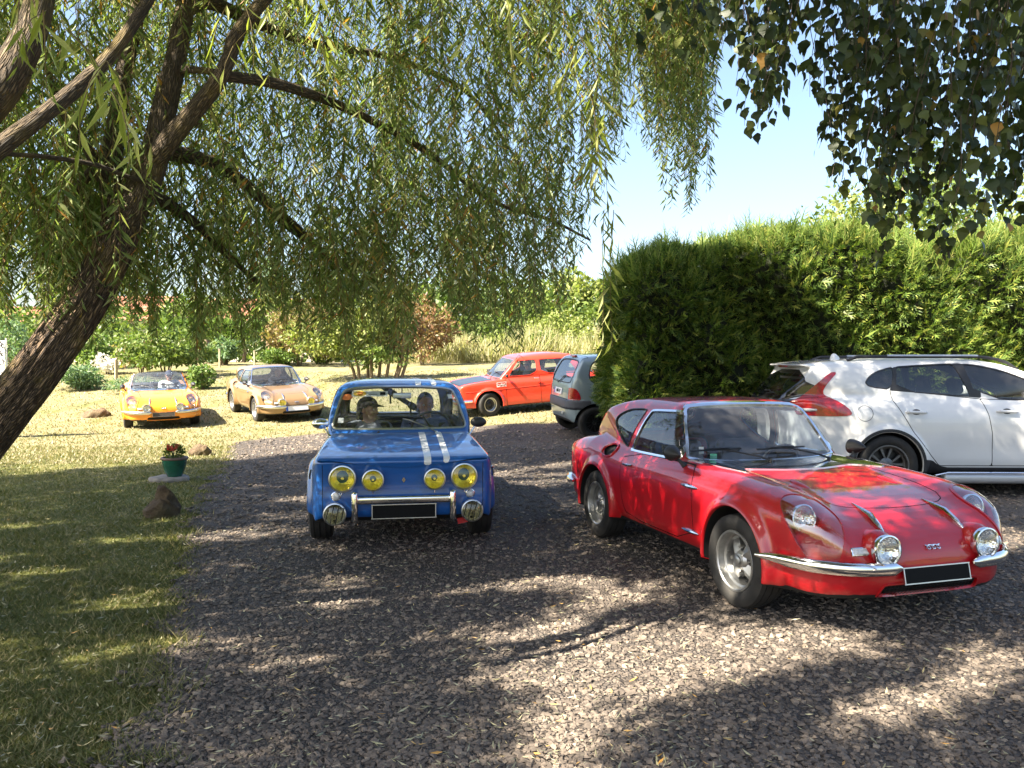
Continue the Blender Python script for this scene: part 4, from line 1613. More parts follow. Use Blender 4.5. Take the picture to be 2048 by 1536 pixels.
# ------------------------------------------------------------------ pale blue-grey hatchback, half behind the hedge
TW_SIDE = chaikin([(-.36, .28), (-.44, .40), (-.475, .58), (-.445, .69), (-.43, .85), (-.36, 1.08), (-.20, 1.38), (-.12, 1.445), (.2, 1.475), (.7, 1.485), (1.2, 1.42), (1.6, 1.22), (2.05, .93), (2.65, .80), (2.9, .66), (2.95, .40), (2.8, .22), (-.25, .23)], 2)
TW_PLAN = chaikin([(-.485, -.6), (-.475, .35), (-.42, .60), (-.28, .735), (.05, .79), (.6, .805), (2.0, .80), (2.6, .72), (2.88, .50), (2.96, -.6)], 2)
TW_FRONT = chaikin([(-.6, .10), (.68, .18), (.77, .28), (.812, .48), (.80, .68), (.795, .86), (.745, 1.02), (.665, 1.28), (.60, 1.41), (.46, 1.465), (.2, 1.49), (-.6, 1.495)], 2)
TW_ARC = [(0, .285, .345), (2.345, .285, .335)]


def tw_fn(x, y, z):
    ay = np.abs(y)
    f = smax(pol(x, z, TW_SIDE), pol(x, ay, TW_PLAN), 0.06)
    f = smax(f, pol(ay, z, TW_FRONT), 0.04)
    bump = smax(smax(pol(x + .012, z, TW_SIDE), pol(x + 0.012, ay - .012, TW_PLAN), .04), np.abs(z - .61) - .075, .015)
    bump = smax(bump, x + .02, .02)
    return smin(f, bump, .015)


def make_twingo(loc, yaw, res):
    c = Car('hatchback_car', 'small pale blue-grey hatchback seen from behind, its front half hidden by the hedge', None, loc, yaw, tw_fn, (-.56, -.86, .08), (3.02, .86, 1.54), res, 'silver_paint')
    rt = c.root
    c.arches(TW_ARC)
    RW = chaikin([(-.56, 1.02), (-.52, 1.30), (-.46, 1.36), (0, 1.375), (.46, 1.36), (.52, 1.30), (.56, 1.02), (.50, .985), (-.50, .985)], 2)
    c.window(lambda: c.fr(RW, .1), 'rear_window', 'window_glass', 0.02, 'black_plastic')
    WS = chaikin([(-.64, .98), (-.55, 1.36), (.55, 1.36), (.64, .98)], 2)
    c.window(lambda: c.ff(WS, 1.2), 'windscreen', 'window_glass', 0.02, 'black_plastic')
    for s in (1, -1):
        w1 = chaikin([(-.06, 1.02), (-.085, 1.14), (-.03, 1.30), (.08, 1.375), (.25, 1.385), (.70, 1.385), (.70, 1.0), (.05, 1.0)], 2)
        w2 = chaikin([(.80, 1.0), (.80, 1.385), (1.15, 1.36), (1.80, 1.03), (1.80, 1.0)], 1)
        c.window(lambda: c.fs(w1, s), 'quarter_window', 'window_glass', 0.022, 'black_plastic')
        c.window(lambda: c.fs(w2, s), 'door_window', 'window_glass', 0.02, 'black_plastic')
    c.lining(.45, -.35, 2.0, 'interior_grey')
    # tail lamps wrap the corner
    for s in (1, -1):
        def tl(s=s):
            V = c.sh.V
            P = chaikin([(-.60, .69), (-.60, .80), (-.44, .90), (-.35, .905), (-.28, .84), (-.235, .70), (-.25, .69)], 1)
            return np.maximum(pol(V[:, 0], V[:, 2], P), .535 - s * V[:, 1])
        c.patch(tl, 'tail_light', 'tail_red', .008, .015)
    def bmp():
        V = c.sh.V
        return np.maximum(np.abs(V[:, 2] - .605) - .082, V[:, 0] + .075)
    c.patch(bmp, 'bumper', 'grey_plastic', .004, .012)
    def hatch():
        V = c.sh.V
        return np.maximum(np.maximum(.695 - V[:, 2], np.abs(V[:, 1]) - np.interp(V[:, 2], [.69, .9, 1.3, 1.45], [.52, .62, .585, .55])), V[:, 0] - np.interp(V[:, 2], [.69, 1.2, 1.43], [-.2, -.1, -.06]))
    c.panel(hatch, 'tailgate', None, .012)
    c.finish()
    q, nn = c.hit((-2, .02, .81), (1, 0, 0))
    u = np.array((0, -1.0, 0))
    v = np.cross(nn, u)
    o = MB().prism([(-.22, -.055), (.22, -.055), (.22, .055), (-.22, .055)], .006, [u, v, nn], q + nn * .004).build('number_plate', 'plate_white', rt, False)
    MB().prism([(-.22, -.055), (-.18, -.055), (-.18, .055), (-.22, .055)], .003, [u, v, nn], q + nn * .0105).build('country_band', 'plate_blue', o, False)
    text_mesh('plate_letters', '860 LP', .085, 'plate_black', o, frame_mat(q + nn * .013 + u * .02, u, nn))
    q, nn = c.hit((-2, 0, 1.41), (1, 0, -.2))
    MB().rbox((-.15, 0, 1.44), (.06, .26, .03), .012).build('brake_lamp', 'tail_red', rt)
    # wiper arm rising from its hub under the glass
    q, nn = c.hit((-2, .10, .955), (1, 0, 0))
    t, tn = c.hit((-2, -.14, 1.075), (1, 0, 0))
    wiper(rt, c, q + nn * .02, t + tn * .02, bd=(0, 1, -.1), blade=.36)
    MB().rbox((-.475, -.38, .44), (.03, .05, .05), .01).build('tow_eye', 'sill_silver', rt)
    MB().rbox((.62, -.70, 1.452), (.9, .02, .02), .008).build('gutter_strip', 'black_plastic', rt)
    MB().box((1.0, 0, .30), (2.2, 1.3, .02)).build('cabin_floor', 'interior', rt)
    for s in (1, -1):
        seat(rt, 1.05, s * .36, .48, .46, False, 'interior', .40)
    MB().rbox((1.95, 0, .85), (.3, 1.3, .16), .05).build('dashboard', 'interior', rt)
    for xc in (0, 2.345):
        for s in (1, -1):
            wheel(rt, xc, .70, .285, .17, .185, 'multi', s)
    return c


# ------------------------------------------------------------------ white estate at the right
VO_SIDE = chaikin([(-.70, .30), (-.95, .42), (-1.02, .55), (-1.02, .78), (-1.14, .96), (-1.16, 1.06), (-.4, 1.10), (1.0, 1.07), (2.4, 1.02), (3.2, .92), (3.55, .72), (3.6, .42), (3.4, .22), (.4, .24), (-.55, .24)], 2)
VO_PLAN = chaikin([(-1.20, -.6), (-1.19, .38), (-1.13, .62), (-.96, .785), (-.5, .868), (0, .905), (1, .91), (2.8, .88), (3.4, .66), (3.62, .30), (3.62, -.6)], 2)
VO_FRONT = chaikin([(-.6, .12), (.76, .19), (.87, .30), (.912, .55), (.905, .80), (.875, .95), (.82, 1.05), (.76, 1.12), (-.6, 1.14)], 2)
VO_CAB = chaikin([(-1.17, .95), (-1.15, 1.06), (-.76, 1.40), (-.90, 1.432), (-.88, 1.455), (-.45, 1.50), (0, 1.535), (.5, 1.555), (1.0, 1.535), (1.45, 1.43), (1.9, 1.22), (2.35, 1.0), (2.3, .9)], 1)
VO_CABPLAN = chaikin([(-1.20, -.6), (-1.19, .42), (-1.11, .62), (-.86, .725), (-.2, .778), (.5, .80), (1.2, .79), (2.0, .73), (2.35, .5), (2.4, -.6)], 2)
VO_CABFRONT = chaikin([(-.6, .5), (.84, .5), (.825, 1.04), (.73, 1.33), (.67, 1.45), (.56, 1.515), (.3, 1.55), (-.6, 1.565)], 1)
VO_ARC = [(0, .335, .375), (2.646, .335, .375)]


def vo_fn(x, y, z):
    ay = np.abs(y)
    f = smax(pol(x, z, VO_SIDE), pol(x, ay, VO_PLAN), 0.06)
    f = smax(f, pol(ay, z, VO_FRONT), 0.03)
    # shallow hollow above the sill
    f = f + 0.012 * np.exp(-((z - .52) / .13) ** 2) * sstep(.45, .7, x) * sstep(.6, .8, ay)
    for (xc, zc, rr) in VO_ARC:
        fl = smax(np.hypot(x - xc, z - zc) - (rr + 0.05), np.abs(ay - 0.80) - 0.115, 0.04)
        f = smin(f, smax(fl, 0.25 - z, 0.03), 0.06)
    cab = smax(pol(x, z, VO_CAB), pol(x, ay, VO_CABPLAN), 0.05)
    cab = smax(cab, pol(ay, z, VO_CABFRONT), 0.03)
    return smin(f, cab, 0.03)


def make_volvo(loc, yaw, res):
    c = Car('estate_car', 'white modern estate car with roof rails parked beside the hedge behind the red coupe', None, loc, yaw, vo_fn, (-1.26, -.98, .10), (3.68, .98, 1.62), res, 'white_paint')
    rt = c.root
    c.arches(VO_ARC)
    for s in (1, -1):
        w0 = chaikin([(-.205, 1.235), (-.19, 1.28), (-.10, 1.355), (.10, 1.415), (.12, 1.40), (.075, 1.175), (-.15, 1.205)], 1)
        w1 = chaikin([(.115, 1.165), (.155, 1.41), (.17, 1.42), (.78, 1.455), (.80, 1.44), (.93, 1.11), (.92, 1.10)], 1)
        w2 = chaikin([(.99, 1.095), (.90, 1.44), (.92, 1.45), (1.10, 1.43), (1.45, 1.335), (2.05, 1.05), (2.0, 1.04)], 1)
        for nm, w in (('quarter_window', w0), ('door_window', w1), ('door_window', w2)):
            c.window(lambda: c.fs(w, s), nm, 'privacy_glass' if w is not w2 else 'window_glass', 0.012, 'black_plastic', .005, .002)
        pil = [(.05, 1.16), (.12, 1.42), (.85, 1.465), (1.02, 1.44), (1.05, 1.08)]
        c.patch(lambda: c.fs(pil, s), 'window_pillar', 'black_plastic', .001, .002)
    for s in (1, -1):
        TL = chaikin([(-.50, 1.37), (-.60, 1.36), (-.78, 1.20), (-.96, 1.04), (-1.30, .99), (-1.20, .93), (-.98, .885), (-.62, .875), (-.405, .885), (-.395, .93), (-.50, 1.025), (-.66, 1.10), (-.68, 1.16), (-.60, 1.27)], 1)
        def tl(s=s):
            V = c.sh.V
            return np.maximum(pol(V[:, 0], V[:, 2], TL), np.interp(V[:, 2], [.9, 1.0, 1.06, 1.2, 1.36], [.755, .72, .69, .635, .565]) - s * V[:, 1])
        tlo = c.patch(tl, 'tail_light', 'tail_red', .006, .012)
        q, nn = c.hit((-1.6, s * .80, .935), (.8, -s * .25, 0))
        P = []
        for yy in (.76, .78, .80, .82):
            qq, n2 = c.hit((-2, s * yy, .945), (1, 0, 0))
            P.append(qq + n2 * .007)
        MB().tube(P, [.012, .018, .018, .012], 8).build('reversing_lens', 'tail_clear', tlo)
    RW = chaikin([(-.78, 1.06), (-.66, 1.385), (.66, 1.385), (.78, 1.06), (.3, 1.055), (-.3, 1.055)], 1)
    c.window(lambda: c.fr(RW, -.70), 'rear_window', 'privacy_glass', 0.004, 'black_plastic', .003, .001)
    PANEL = [(-.74, .93), (-.74, 1.06), (.74, 1.06), (.74, .93)]
    c.patch(lambda: c.fr(PANEL, -.95), 'tailgate_panel', 'black_bonnet', .001, .002)
    c.lining(.55, -1.05, 2.2)
    clad = chaikin([(.36, .45), (.36, .41), (.48, .395), (.56, .335), (.66, .315), (2.3, .315), (2.3, .15), (.3, .15), (.32, .3)], 0)
    for s in (1, -1):
        c.patch(lambda: c.fs(clad, s, .5), 'sill_cladding', 'black_plastic', .004, .01)
        def ar(s, xa):
            V = c.sh.V
            return np.maximum(np.hypot(V[:, 0] - xa, V[:, 2] - .335) - .408, .55 - s * V[:, 1])
        for xa in (0, 2.646):
            c.patch(lambda: ar(s, xa), 'arch_cladding', 'black_plastic', .005, .01)
        low = [(-1.3, .1), (-1.3, .50), (-.6, .46), (-.36, .42), (-.3, .1)]
        c.patch(lambda: c.fs(low, s, .35), 'bumper_cladding', 'black_plastic', .004, .01)
    for s in (1, -1):
        d1 = [(.05, 1.17), (.07, 1.05), (.27, .70), (.47, .44), (.56, .335), (1.135, .335), (1.12, .70), (1.085, .90), (1.03, 1.07)]
        d2 = [(1.135, .335), (1.12, .70), (1.085, .90), (1.03, 1.07), (2.0, 1.04), (2.2, .8), (2.15, .335)]
        c.panel(lambda: c.fs(d1, s, .5), 'door', None, .008)
        c.panel(lambda: c.fs(d2, s, .5), 'door', None, .008)
    # fuel flap ring (right side only)
    q, nn = c.hit((-.255, -1.4, .91), (0, 1, 0))
    u = np.array((1.0, 0, 0))
    v = np.cross(nn, u)
    c.finish()
    a = np.linspace(0, 2 * np.pi, 37)
    P = []
    for t in a:
        qq, n2 = c.hit((-.255 + .085 * math.cos(t), -1.4, .91 + .085 * math.sin(t)), (0, 1, 0))
        P.append(qq + n2 * .0005)
    MB().tube(P, .0028, 5, cap=False).build('fuel_flap', 'gap', rt)
    for s in (1, -1):
        for xx, zz in ((.30, .925), (1.285, .935)):
            q, nn = c.hit((xx, s * 1.4, zz), (0, -s, 0))
            o = MB().tube([q + np.array((-.11, 0, 0)), q + np.array((-.09, s * .03, .005)), q + np.array((.08, s * .035, .0)), q + np.array((.11, s * .005, -.005))], [.010, .016, .016, .012], 8).build('door_handle', 'white_paint', rt)
            MB().ellip(q, (.05, .012, .035), 14, 8).build('handle_recess', 'black_plastic', o)
        # roof rail: black feet, silver middle
        P = []
        for xx in np.linspace(-.36, 1.55, 18):
            q, nn = c.hit((xx, s * .60, 2.0), (0, 0, -1))
            lift = .040 * min(1, (xx + .36) / .12, (1.55 - xx) / .12)
            P.append(q + np.array((0, 0, .008 + lift)))
        P = np.array(P)
        o = MB().tube(P, .018, 8).build('roof_rail', 'black_plastic', rt)
        MB().tube(P[4:14] + np.array((0, 0, .006)), .018, 8).build('rail_bar', 'sill_silver', o)
        # sill board
        P = [(.42, s * .86, .17), (.50, s * .93, .235), (.62, s * .945, .265), (2.2, s * .945, .265)]
        m = MB()
        m.rbox((1.35, s * .90, .20), (1.55, .10, .11), .035)
        o = m.build('sill_board', 'sill_silver', rt)
        MB().tube(P, .012, 8).build('sill_edge', 'chrome', o)
    for s in (1, -1):
        for xx in (.75, 1.1):
            pass
    q, nn = c.hit((-.28, 0, 2), (0, 0, -1))
    MB().lathe([(.001, .075), (.025, .065), (.05, .03), (.06, 0)], q + np.array((0, 0, -.006)), (-.25, 0, 1), 16).build('roof_fin', 'white_paint', rt)
    o = MB().rbox((-.90, 0, 1.425), (.03, .30, .018), .007).build('brake_lamp', 'tail_red', rt)
    q, nn = c.hit((-2, .02, 1.12), (1, 0, 0))
    t, tn = c.hit((-2, -.22, 1.10), (1, 0, .0))
    wiper(rt, c, q + nn * .02, t + tn * .02, bd=(0, 1, -.05), blade=.34)
    # chrome letters across the black tailgate panel (too small to read: separate strokes)
    m = MB()
    for k in range(5):
        q, nn = c.hit((-2, .24 - .10 * k, 1.02), (1, 0, 0))
        m.box(q + nn * .004, (.006, .05, .022))
    m.build('tailgate_script', 'chrome', rt, False)
    MB().box((.8, 0, .34), (2.8, 1.5, .02)).build('cabin_floor', 'interior', rt)
    for s in (1, -1):
        seat(rt, 1.15, s * .38, .58, .48, True, 'interior', .50)
        seat(rt, .15, s * .38, .58, .5, True, 'interior', .46)
    MB().rbox((2.0, 0, .90), (.4, 1.4, .2), .06).build('dashboard', 'interior', rt)
    for xc in (0, 2.646):
        for s in (1, -1):
            wheel(rt, xc, .795, .335, .215, .225, 'five', s)
    q, nn = c.hit((1.75, -1.4, 1.04), (0, 1, 0))
    for s in (1, -1):
        MB().rbox((1.78, s * .98, 1.10), (.12, .20, .13), .045).build('mirror', 'white_paint', rt)
    return c


# ------------------------------------------------------------------ people: one continuous body each, clothes over it
def union(parts, k=0.03):
    f = parts[0]
    for p in parts[1:]:
        f = smin(f, p, k)
    return f


def person_fns(pose):
    hip = np.array((0.0, 0, .10))
    chest = np.array((-.13, 0, .38))
    neck = np.array((-.16, 0, .53))
    head = np.array(pose.get('head', (-.13, 0, .66)))
    J = {}
    for s in (1, -1):
        J[s] = dict(sh=np.array((-.15, s * .175, .465)), el=np.array(pose['el'][s]), wr=np.array(pose['wr'][s]),
                    hp=np.array((.02, s * .09, .07)), kn=np.array((.44, s * .13, .15)), an=np.array((.66, s * .12, -.20)), to=np.array((.82, s * .13, -.20)))

    def torso(x, y, z, g=0.0):
        P = [cone(x, y * .78, z, hip, (-.07, 0, .24), .125 + g, .118 + g), cone(x, y * .70, z, (-.07, 0, .24), chest, .118 + g, .125 + g),
             cone(x, y, z, J[1]['sh'] + (0, -.06, 0), J[-1]['sh'] + (0, .06, 0), .075 + g, .075 + g)]
        return union(P, .06)

    def uarm(x, y, z, g=0.0):
        return union([cone(x, y, z, J[s]['sh'], J[s]['el'], .058 + g, .044 + g) for s in (1, -1)], .02)

    def farm(x, y, z, g=0.0):
        return union([cone(x, y, z, J[s]['el'], J[s]['wr'], .042 + g, .027 + g) for s in (1, -1)], .02)

    def legs(x, y, z, g=0.0):
        P = []
        for s in (1, -1):
            P += [cone(x, y, z, J[s]['hp'], J[s]['kn'], .085 + g, .058 + g), cone(x, y, z, J[s]['kn'], J[s]['an'], .055 + g, .038 + g)]
        return union(P, .03)

    def feet(x, y, z):
        return union([cone(x, y, z, J[s]['an'], J[s]['to'], .042, .034) for s in (1, -1)], .02)

    def neckf(x, y, z):
        return cone(x, y, z, neck - (0, 0, .05), head - (.02, 0, .06), .058, .052)
    return torso, uarm, farm, legs, feet, neckf, head, J


def head_fn(yaw, head, tilt=0.0):
    c, s = math.cos(yaw), math.sin(yaw)

    def f(x, y, z):
        X, Y = x - head[0], y - head[1]
        a, b, h = X * c + Y * s, -X * s + Y * c, z - head[2]
        ell = lambda p, r: (np.sqrt(((a - p[0]) / r[0]) ** 2 + ((b - p[1]) / r[1]) ** 2 + ((h - p[2]) / r[2]) ** 2) - 1) * min(r)
        d = smin(ell((-.01, 0, .03), (.095, .075, .095)), ell((.018, 0, -.045), (.070, .058, .075)), .04)
        d = smin(d, ell((.05, 0, -.085), (.030, .032, .022)), .03)
        d = smin(d, cone(a, b, h, (.078, 0, .005), (.105, 0, -.032), .008, .014), .012)
        for sg in (1, -1):
            d = smin(d, ell((.070, sg * .030, .022), (.014, .024, .008)), .012)
            d = smax(d, -ell((.092, sg * .031, .004), (.018, .016, .011)), .012)
            d = smin(d, ell((.062, sg * .038, -.028), (.022, .020, .018)), .015)
            d = smin(d, ell((-.012, sg * .078, -.005), (.022, .010, .032)), .008)
        d = smin(d, ell((.078, 0, -.058), (.013, .024, .006)), .006)
        d = smin(d, ell((.076, 0, -.070), (.012, .019, .006)), .006)
        return d
    return f


def nets_join(lst):
    V, F, Nn, n = [], [], [], 0
    for v, f, m in lst:
        V.append(v)
        F.append(f + n)
        Nn.append(m)
        n += len(v)
    return np.concatenate(V), np.concatenate(F), np.concatenate(Nn)


def make_person(label, loc, yaw, pose, skin, shirt, trousers, hair, head_yaw=0.0, cap=None, shades=False, pattern=None, long_hair=False, group=None):
    rt = empty('person', loc, yaw)
    tag(rt, label, 'person', group)
    torso, uarm, farm, legs, feet, neckf, head, J = person_fns(pose)
    hf = head_fn(head_yaw, head)

    def body(x, y, z):
        d = union([torso(x, y, z), uarm(x, y, z), farm(x, y, z), legs(x, y, z), neckf(x, y, z)], .025)
        return smin(d, hf(x, y, z), .02)
    parts = [nets(body, (-.36, -.42, -.26), (.90, .42, .50), .026, 2)]
    # upper neck and head at finer grain, hands finer still: all one mesh
    parts.append(nets(lambda x, y, z: np.maximum(body(x, y, z), .46 - z), (head[0] - .16, head[1] - .16, .44), (head[0] + .17, head[1] + .16, head[2] + .15), .010, 2))
    for s in (1, -1):
        w = J[s]['wr']
        d = (w - J[s]['el'])
        d = d / np.linalg.norm(d)
        side = np.cross(d, (0, 0, 1.0))
        side /= np.linalg.norm(side)
        up = np.cross(side, d)

        def hand(x, y, z):
            P = [cone(x, y, z, w - d * .03, w + d * .02, .025, .026)]
            for k in range(4):
                o = side * (k - 1.5) * .017
                b0 = w + d * .015 + o * .8
                b1 = w + d * (.075 + (-.004, .004, .003, -.008)[k]) + o
                ln = (.030, .036, .034, .026)[k]
                b2 = b1 + (d * .75 - up * .66) * ln
                b3 = b2 + (d * .0 - up * 1.0) * ln * .8 - d * .012
                P += [cone(x, y, z, b0, b1, .015, .011), cone(x, y, z, b1, b2, .0095, .0085), cone(x, y, z, b2, b3, .0085, .007)]
            t0 = w + d * .015 - side * s * .022
            t1 = t0 - side * s * .026 + d * .028 - up * .012
            t2 = t1 + d * .026 - up * .02 + side * s * .006
            P += [cone(x, y, z, t0, t1, .015, .011), cone(x, y, z, t1, t2, .0105, .008)]
            return union(P, .006)
        parts.append(nets(hand, w - .135, w + .135, .0075, 1))
    V, F, Nn = nets_join(parts)
    mesh_np('body', V, [F], skin, rt, True, normals=Nn)
    g = .012
    sh = nets(lambda x, y, z: np.maximum(smax(union([torso(x, y, z, g), uarm(x, y, z, g)], .03), -(neckf(x, y, z) - .012), .012), np.minimum(.06 - z + 0 * x, 1)), (-.36, -.36, .0), (.36, .36, .60), .022, 2)
    mesh_np('shirt', sh[0], [sh[1]], shirt, rt, True, normals=sh[2])
    tr = nets(lambda x, y, z: np.maximum(union([legs(x, y, z, g), torso(x, y, z, g * .6)], .03), z - .17), (-.22, -.28, -.24), (.62, .28, .22), .026, 2)
    mesh_np('trousers', tr[0], [tr[1]], trousers, rt, True, normals=tr[2])
    ft = nets(feet, (.55, -.24, -.27), (.92, .24, -.10), .02, 1)
    mesh_np('shoes', ft[0], [ft[1]], 'cloth_dark', rt, True, normals=ft[2])
    c, s = math.cos(head_yaw), math.sin(head_yaw)

    def H(a, b, h):
        return np.array((head[0] + a * c - b * s, head[1] + a * s + b * c, head[2] + h))

    def hairf(x, y, z):
        X, Y = x - head[0], y - head[1]
        a, b, h = X * c + Y * s, -X * s + Y * c, z - head[2]
        d = (np.sqrt(((a + .014) / .104) ** 2 + (b / .085) ** 2 + ((h - .034) / .102) ** 2) - 1) * .085
        if long_hair:
            d = smin(d, cone(a, b, h, (-.07, 0, .0), (-.10, 0, -.10), .06, .045), .03)
            d = smin(d, cone(a, b, h, (-.05, -.075, .0), (-.05, -.085, -.08), .025, .015), .02)
        front = a - .045 + (.06 - h) * .75
        return smax(d, np.maximum(front, -h - (.16 if long_hair else .055)), .012)
    hr = nets(hairf, head - .20, head + .18, .012, 2)
    mesh_np('hair', hr[0], [hr[1]], hair, rt, True, normals=hr[2])
    m = MB()
    for sg in (1, -1):
        m.ellip(H(.080, sg * .031, .004), (.011, .011, .009), 10, 8)
    m.build('eyes', 'sticker_white', rt)
    m = MB()
    for sg in (1, -1):
        m.ellip(H(.089, sg * .031, .004), (.0045, .0055, .0055), 8, 6)
    m.build('irises', 'hair_dark', rt)
    if shades:
        m = MB()
        for sg in (1, -1):
            m.rbox(H(.100, sg * .034, .006), (.012, .054, .040), .005, rotz(head_yaw))
            m.tube([H(.098, sg * .060, .012), H(.05, sg * .080, .012), H(-.02, sg * .084, .010)], .003, 5)
        m.tube([H(.103, .012, .012), H(.106, 0, .014), H(.103, -.012, .012)], .0035, 5)
        m.build('sunglasses', 'black_plastic', rt)
    if cap:
        cf = lambda x, y, z: np.maximum((np.sqrt((((x - head[0]) * c + (y - head[1]) * s + .012) / .113) ** 2 + ((-(x - head[0]) * s + (y - head[1]) * c) / .094) ** 2 + ((z - head[2] - .035) / .100) ** 2) - 1) * .094, .045 - (z - head[2]))
        cp = nets(cf, head - .16, head + .17, .012, 2)
        o = mesh_np('cap', cp[0], [cp[1]], cap, rt, True, normals=cp[2])
        V = []
        for k in range(13):
            t = math.radians(-62 + 124 * k / 12)
            V += [H(.092 * math.cos(t), .088 * math.sin(t), .056), H(.092 * math.cos(t) + .085 * math.cos(t * .8), .085 * math.sin(t) * .96, .036)]
        V = np.array(V)
        i = np.arange(12) * 2
        Q = np.c_[i, i + 1, i + 3, i + 2]
        MB().add(np.r_[V, V - (0, 0, .005)], np.r_[Q, Q[:, ::-1] + 26, np.c_[i + 1, i + 27, i + 29, i + 3]]).build('cap_peak', cap, o, True, 30)
    return rt


def in_car(car_root, p, dz=0.0):
    a = car_root.rotation_euler[2]
    q = rotz(a) @ np.array(p)
    return Vector(q) + car_root.location, a


DRIVE = dict(el={1: (.10, .27, .27), -1: (.10, -.25, .27)}, wr={1: (.36, .16, .36), -1: (.36, -.15, .36)})
REST = dict(el={1: (-.02, .27, .22), -1: (-.02, -.26, .22)}, wr={1: (.22, .13, .19), -1: (.22, -.13, .19)})


# ------------------------------------------------------------------ natural materials
def gravel_mat():
    a = N('gravel')
    co = a.coord("Object")
    v = a.n("ShaderNodeTexVoronoi")
    v.inputs["Scale"].default_value = 42
    a.l(co, v.inputs["Vector"])
    v2 = a.n("ShaderNodeTexVoronoi", feature='DISTANCE_TO_EDGE')
    v2.inputs["Scale"].default_value = 42
    a.l(co, v2.inputs["Vector"])
    big = a.noise(0.55, 4, 0.6, co)
    c1 = a.ramp(v.outputs["Color"], [(0.0, (0.05, 0.042, 0.036)), (0.5, (0.095, 0.079, 0.067)), (1.0, (0.15, 0.124, 0.102))])
    c2 = a.mixc(a.ramp(big, [(0.4, (0, 0, 0)), (0.7, (1, 1, 1))]), c1, (0.23, 0.18, 0.135))
    mx = a.n("ShaderNodeMath", operation='MULTIPLY')
    a.l(a.ramp(big, [(0.35, (0.10, 0.10, 0.10)), (0.75, (0.55, 0.55, 0.55))]), mx.inputs[0])
    mx.inputs[1].default_value = 1.0
    c = a.mixc(mx.outputs[0], c1, c2)
    crack = a.ramp(v2.outputs["Distance"], [(0.0, (0.25, 0.24, 0.23)), (0.10, (1, 1, 1))])
    a.l(a.mixc(1.0, c, crack, 'MULTIPLY'), a.b.inputs["Base Color"])
    a.b.inputs["Roughness"].default_value = 0.9
    h = a.ramp(v2.outputs["Distance"], [(0.0, (0, 0, 0)), (0.25, (1, 1, 1))])
    a.bump(h, 0.8, 0.015)
    MATS['gravel'] = a.m


def stone_mat():
    a = N('stone_chip')
    geo = a.n("ShaderNodeNewGeometry")
    co = a.coord("Object")
    c = a.ramp(geo.outputs["Random Per Island"], [(0.0, (0.050, 0.041, 0.034)), (0.3, (0.088, 0.072, 0.059)), (0.6, (0.120, 0.097, 0.079)), (0.9, (0.172, 0.137, 0.107)), (1.0, (0.30, 0.24, 0.175))])
    big = a.noise(0.55, 4, 0.6, co)
    f = a.ramp(big, [(0.4, (0.05, 0.05, 0.05)), (0.75, (0.45, 0.45, 0.45))])
    c = a.mixc(f, c, (0.26, 0.21, 0.165))
    a.l(c, a.b.inputs["Base Color"])
    a.b.inputs["Roughness"].default_value = 0.85
    MATS['stone_chip'] = a.m


def lawn_mat():
    a = N('lawn')
    co = a.coord("Object")
    n1 = a.noise(0.35, 5, 0.6, co)
    n2 = a.noise(2.2, 5, 0.65, a.mapping(co, (1, 0.35, 1)))
    n3 = a.noise(70, 3, 0.6, co)
    green = a.mixc(n3, (0.085, 0.095, 0.028), (0.16, 0.165, 0.058))
    straw = a.mixc(n3, (0.175, 0.152, 0.082), (0.27, 0.232, 0.135))
    sep = a.n("ShaderNodeSeparateXYZ")
    a.l(co, sep.inputs[0])
    mr = a.n("ShaderNodeMapRange")
    mr.inputs[1].default_value = 9.0
    mr.inputs[2].default_value = 14.0
    mr.inputs[3].default_value = -0.20
    mr.inputs[4].default_value = 0.10
    a.l(sep.outputs[1], mr.inputs[0])
    ad = a.n("ShaderNodeMath", operation='ADD')
    a.l(n2, ad.inputs[0])
    a.l(mr.outputs[0], ad.inputs[1])
    ad2 = a.n("ShaderNodeMath", operation='MULTIPLY_ADD')
    a.l(n1, ad2.inputs[0])
    ad2.inputs[1].default_value = 0.5
    a.l(ad.outputs[0], ad2.inputs[2])
    f = a.ramp(ad2.outputs[0], [(0.62, (0, 0, 0)), (0.95, (1, 1, 1))])
    a.l(a.mixc(f, green, straw), a.b.inputs["Base Color"])
    a.b.inputs["Roughness"].default_value = 0.95
    a.b.inputs["Specular IOR Level"].default_value = 0.1
    a.bump(a.noise(45, 4, 0.7, co), 0.6, 0.03)
    MATS['lawn'] = a.m


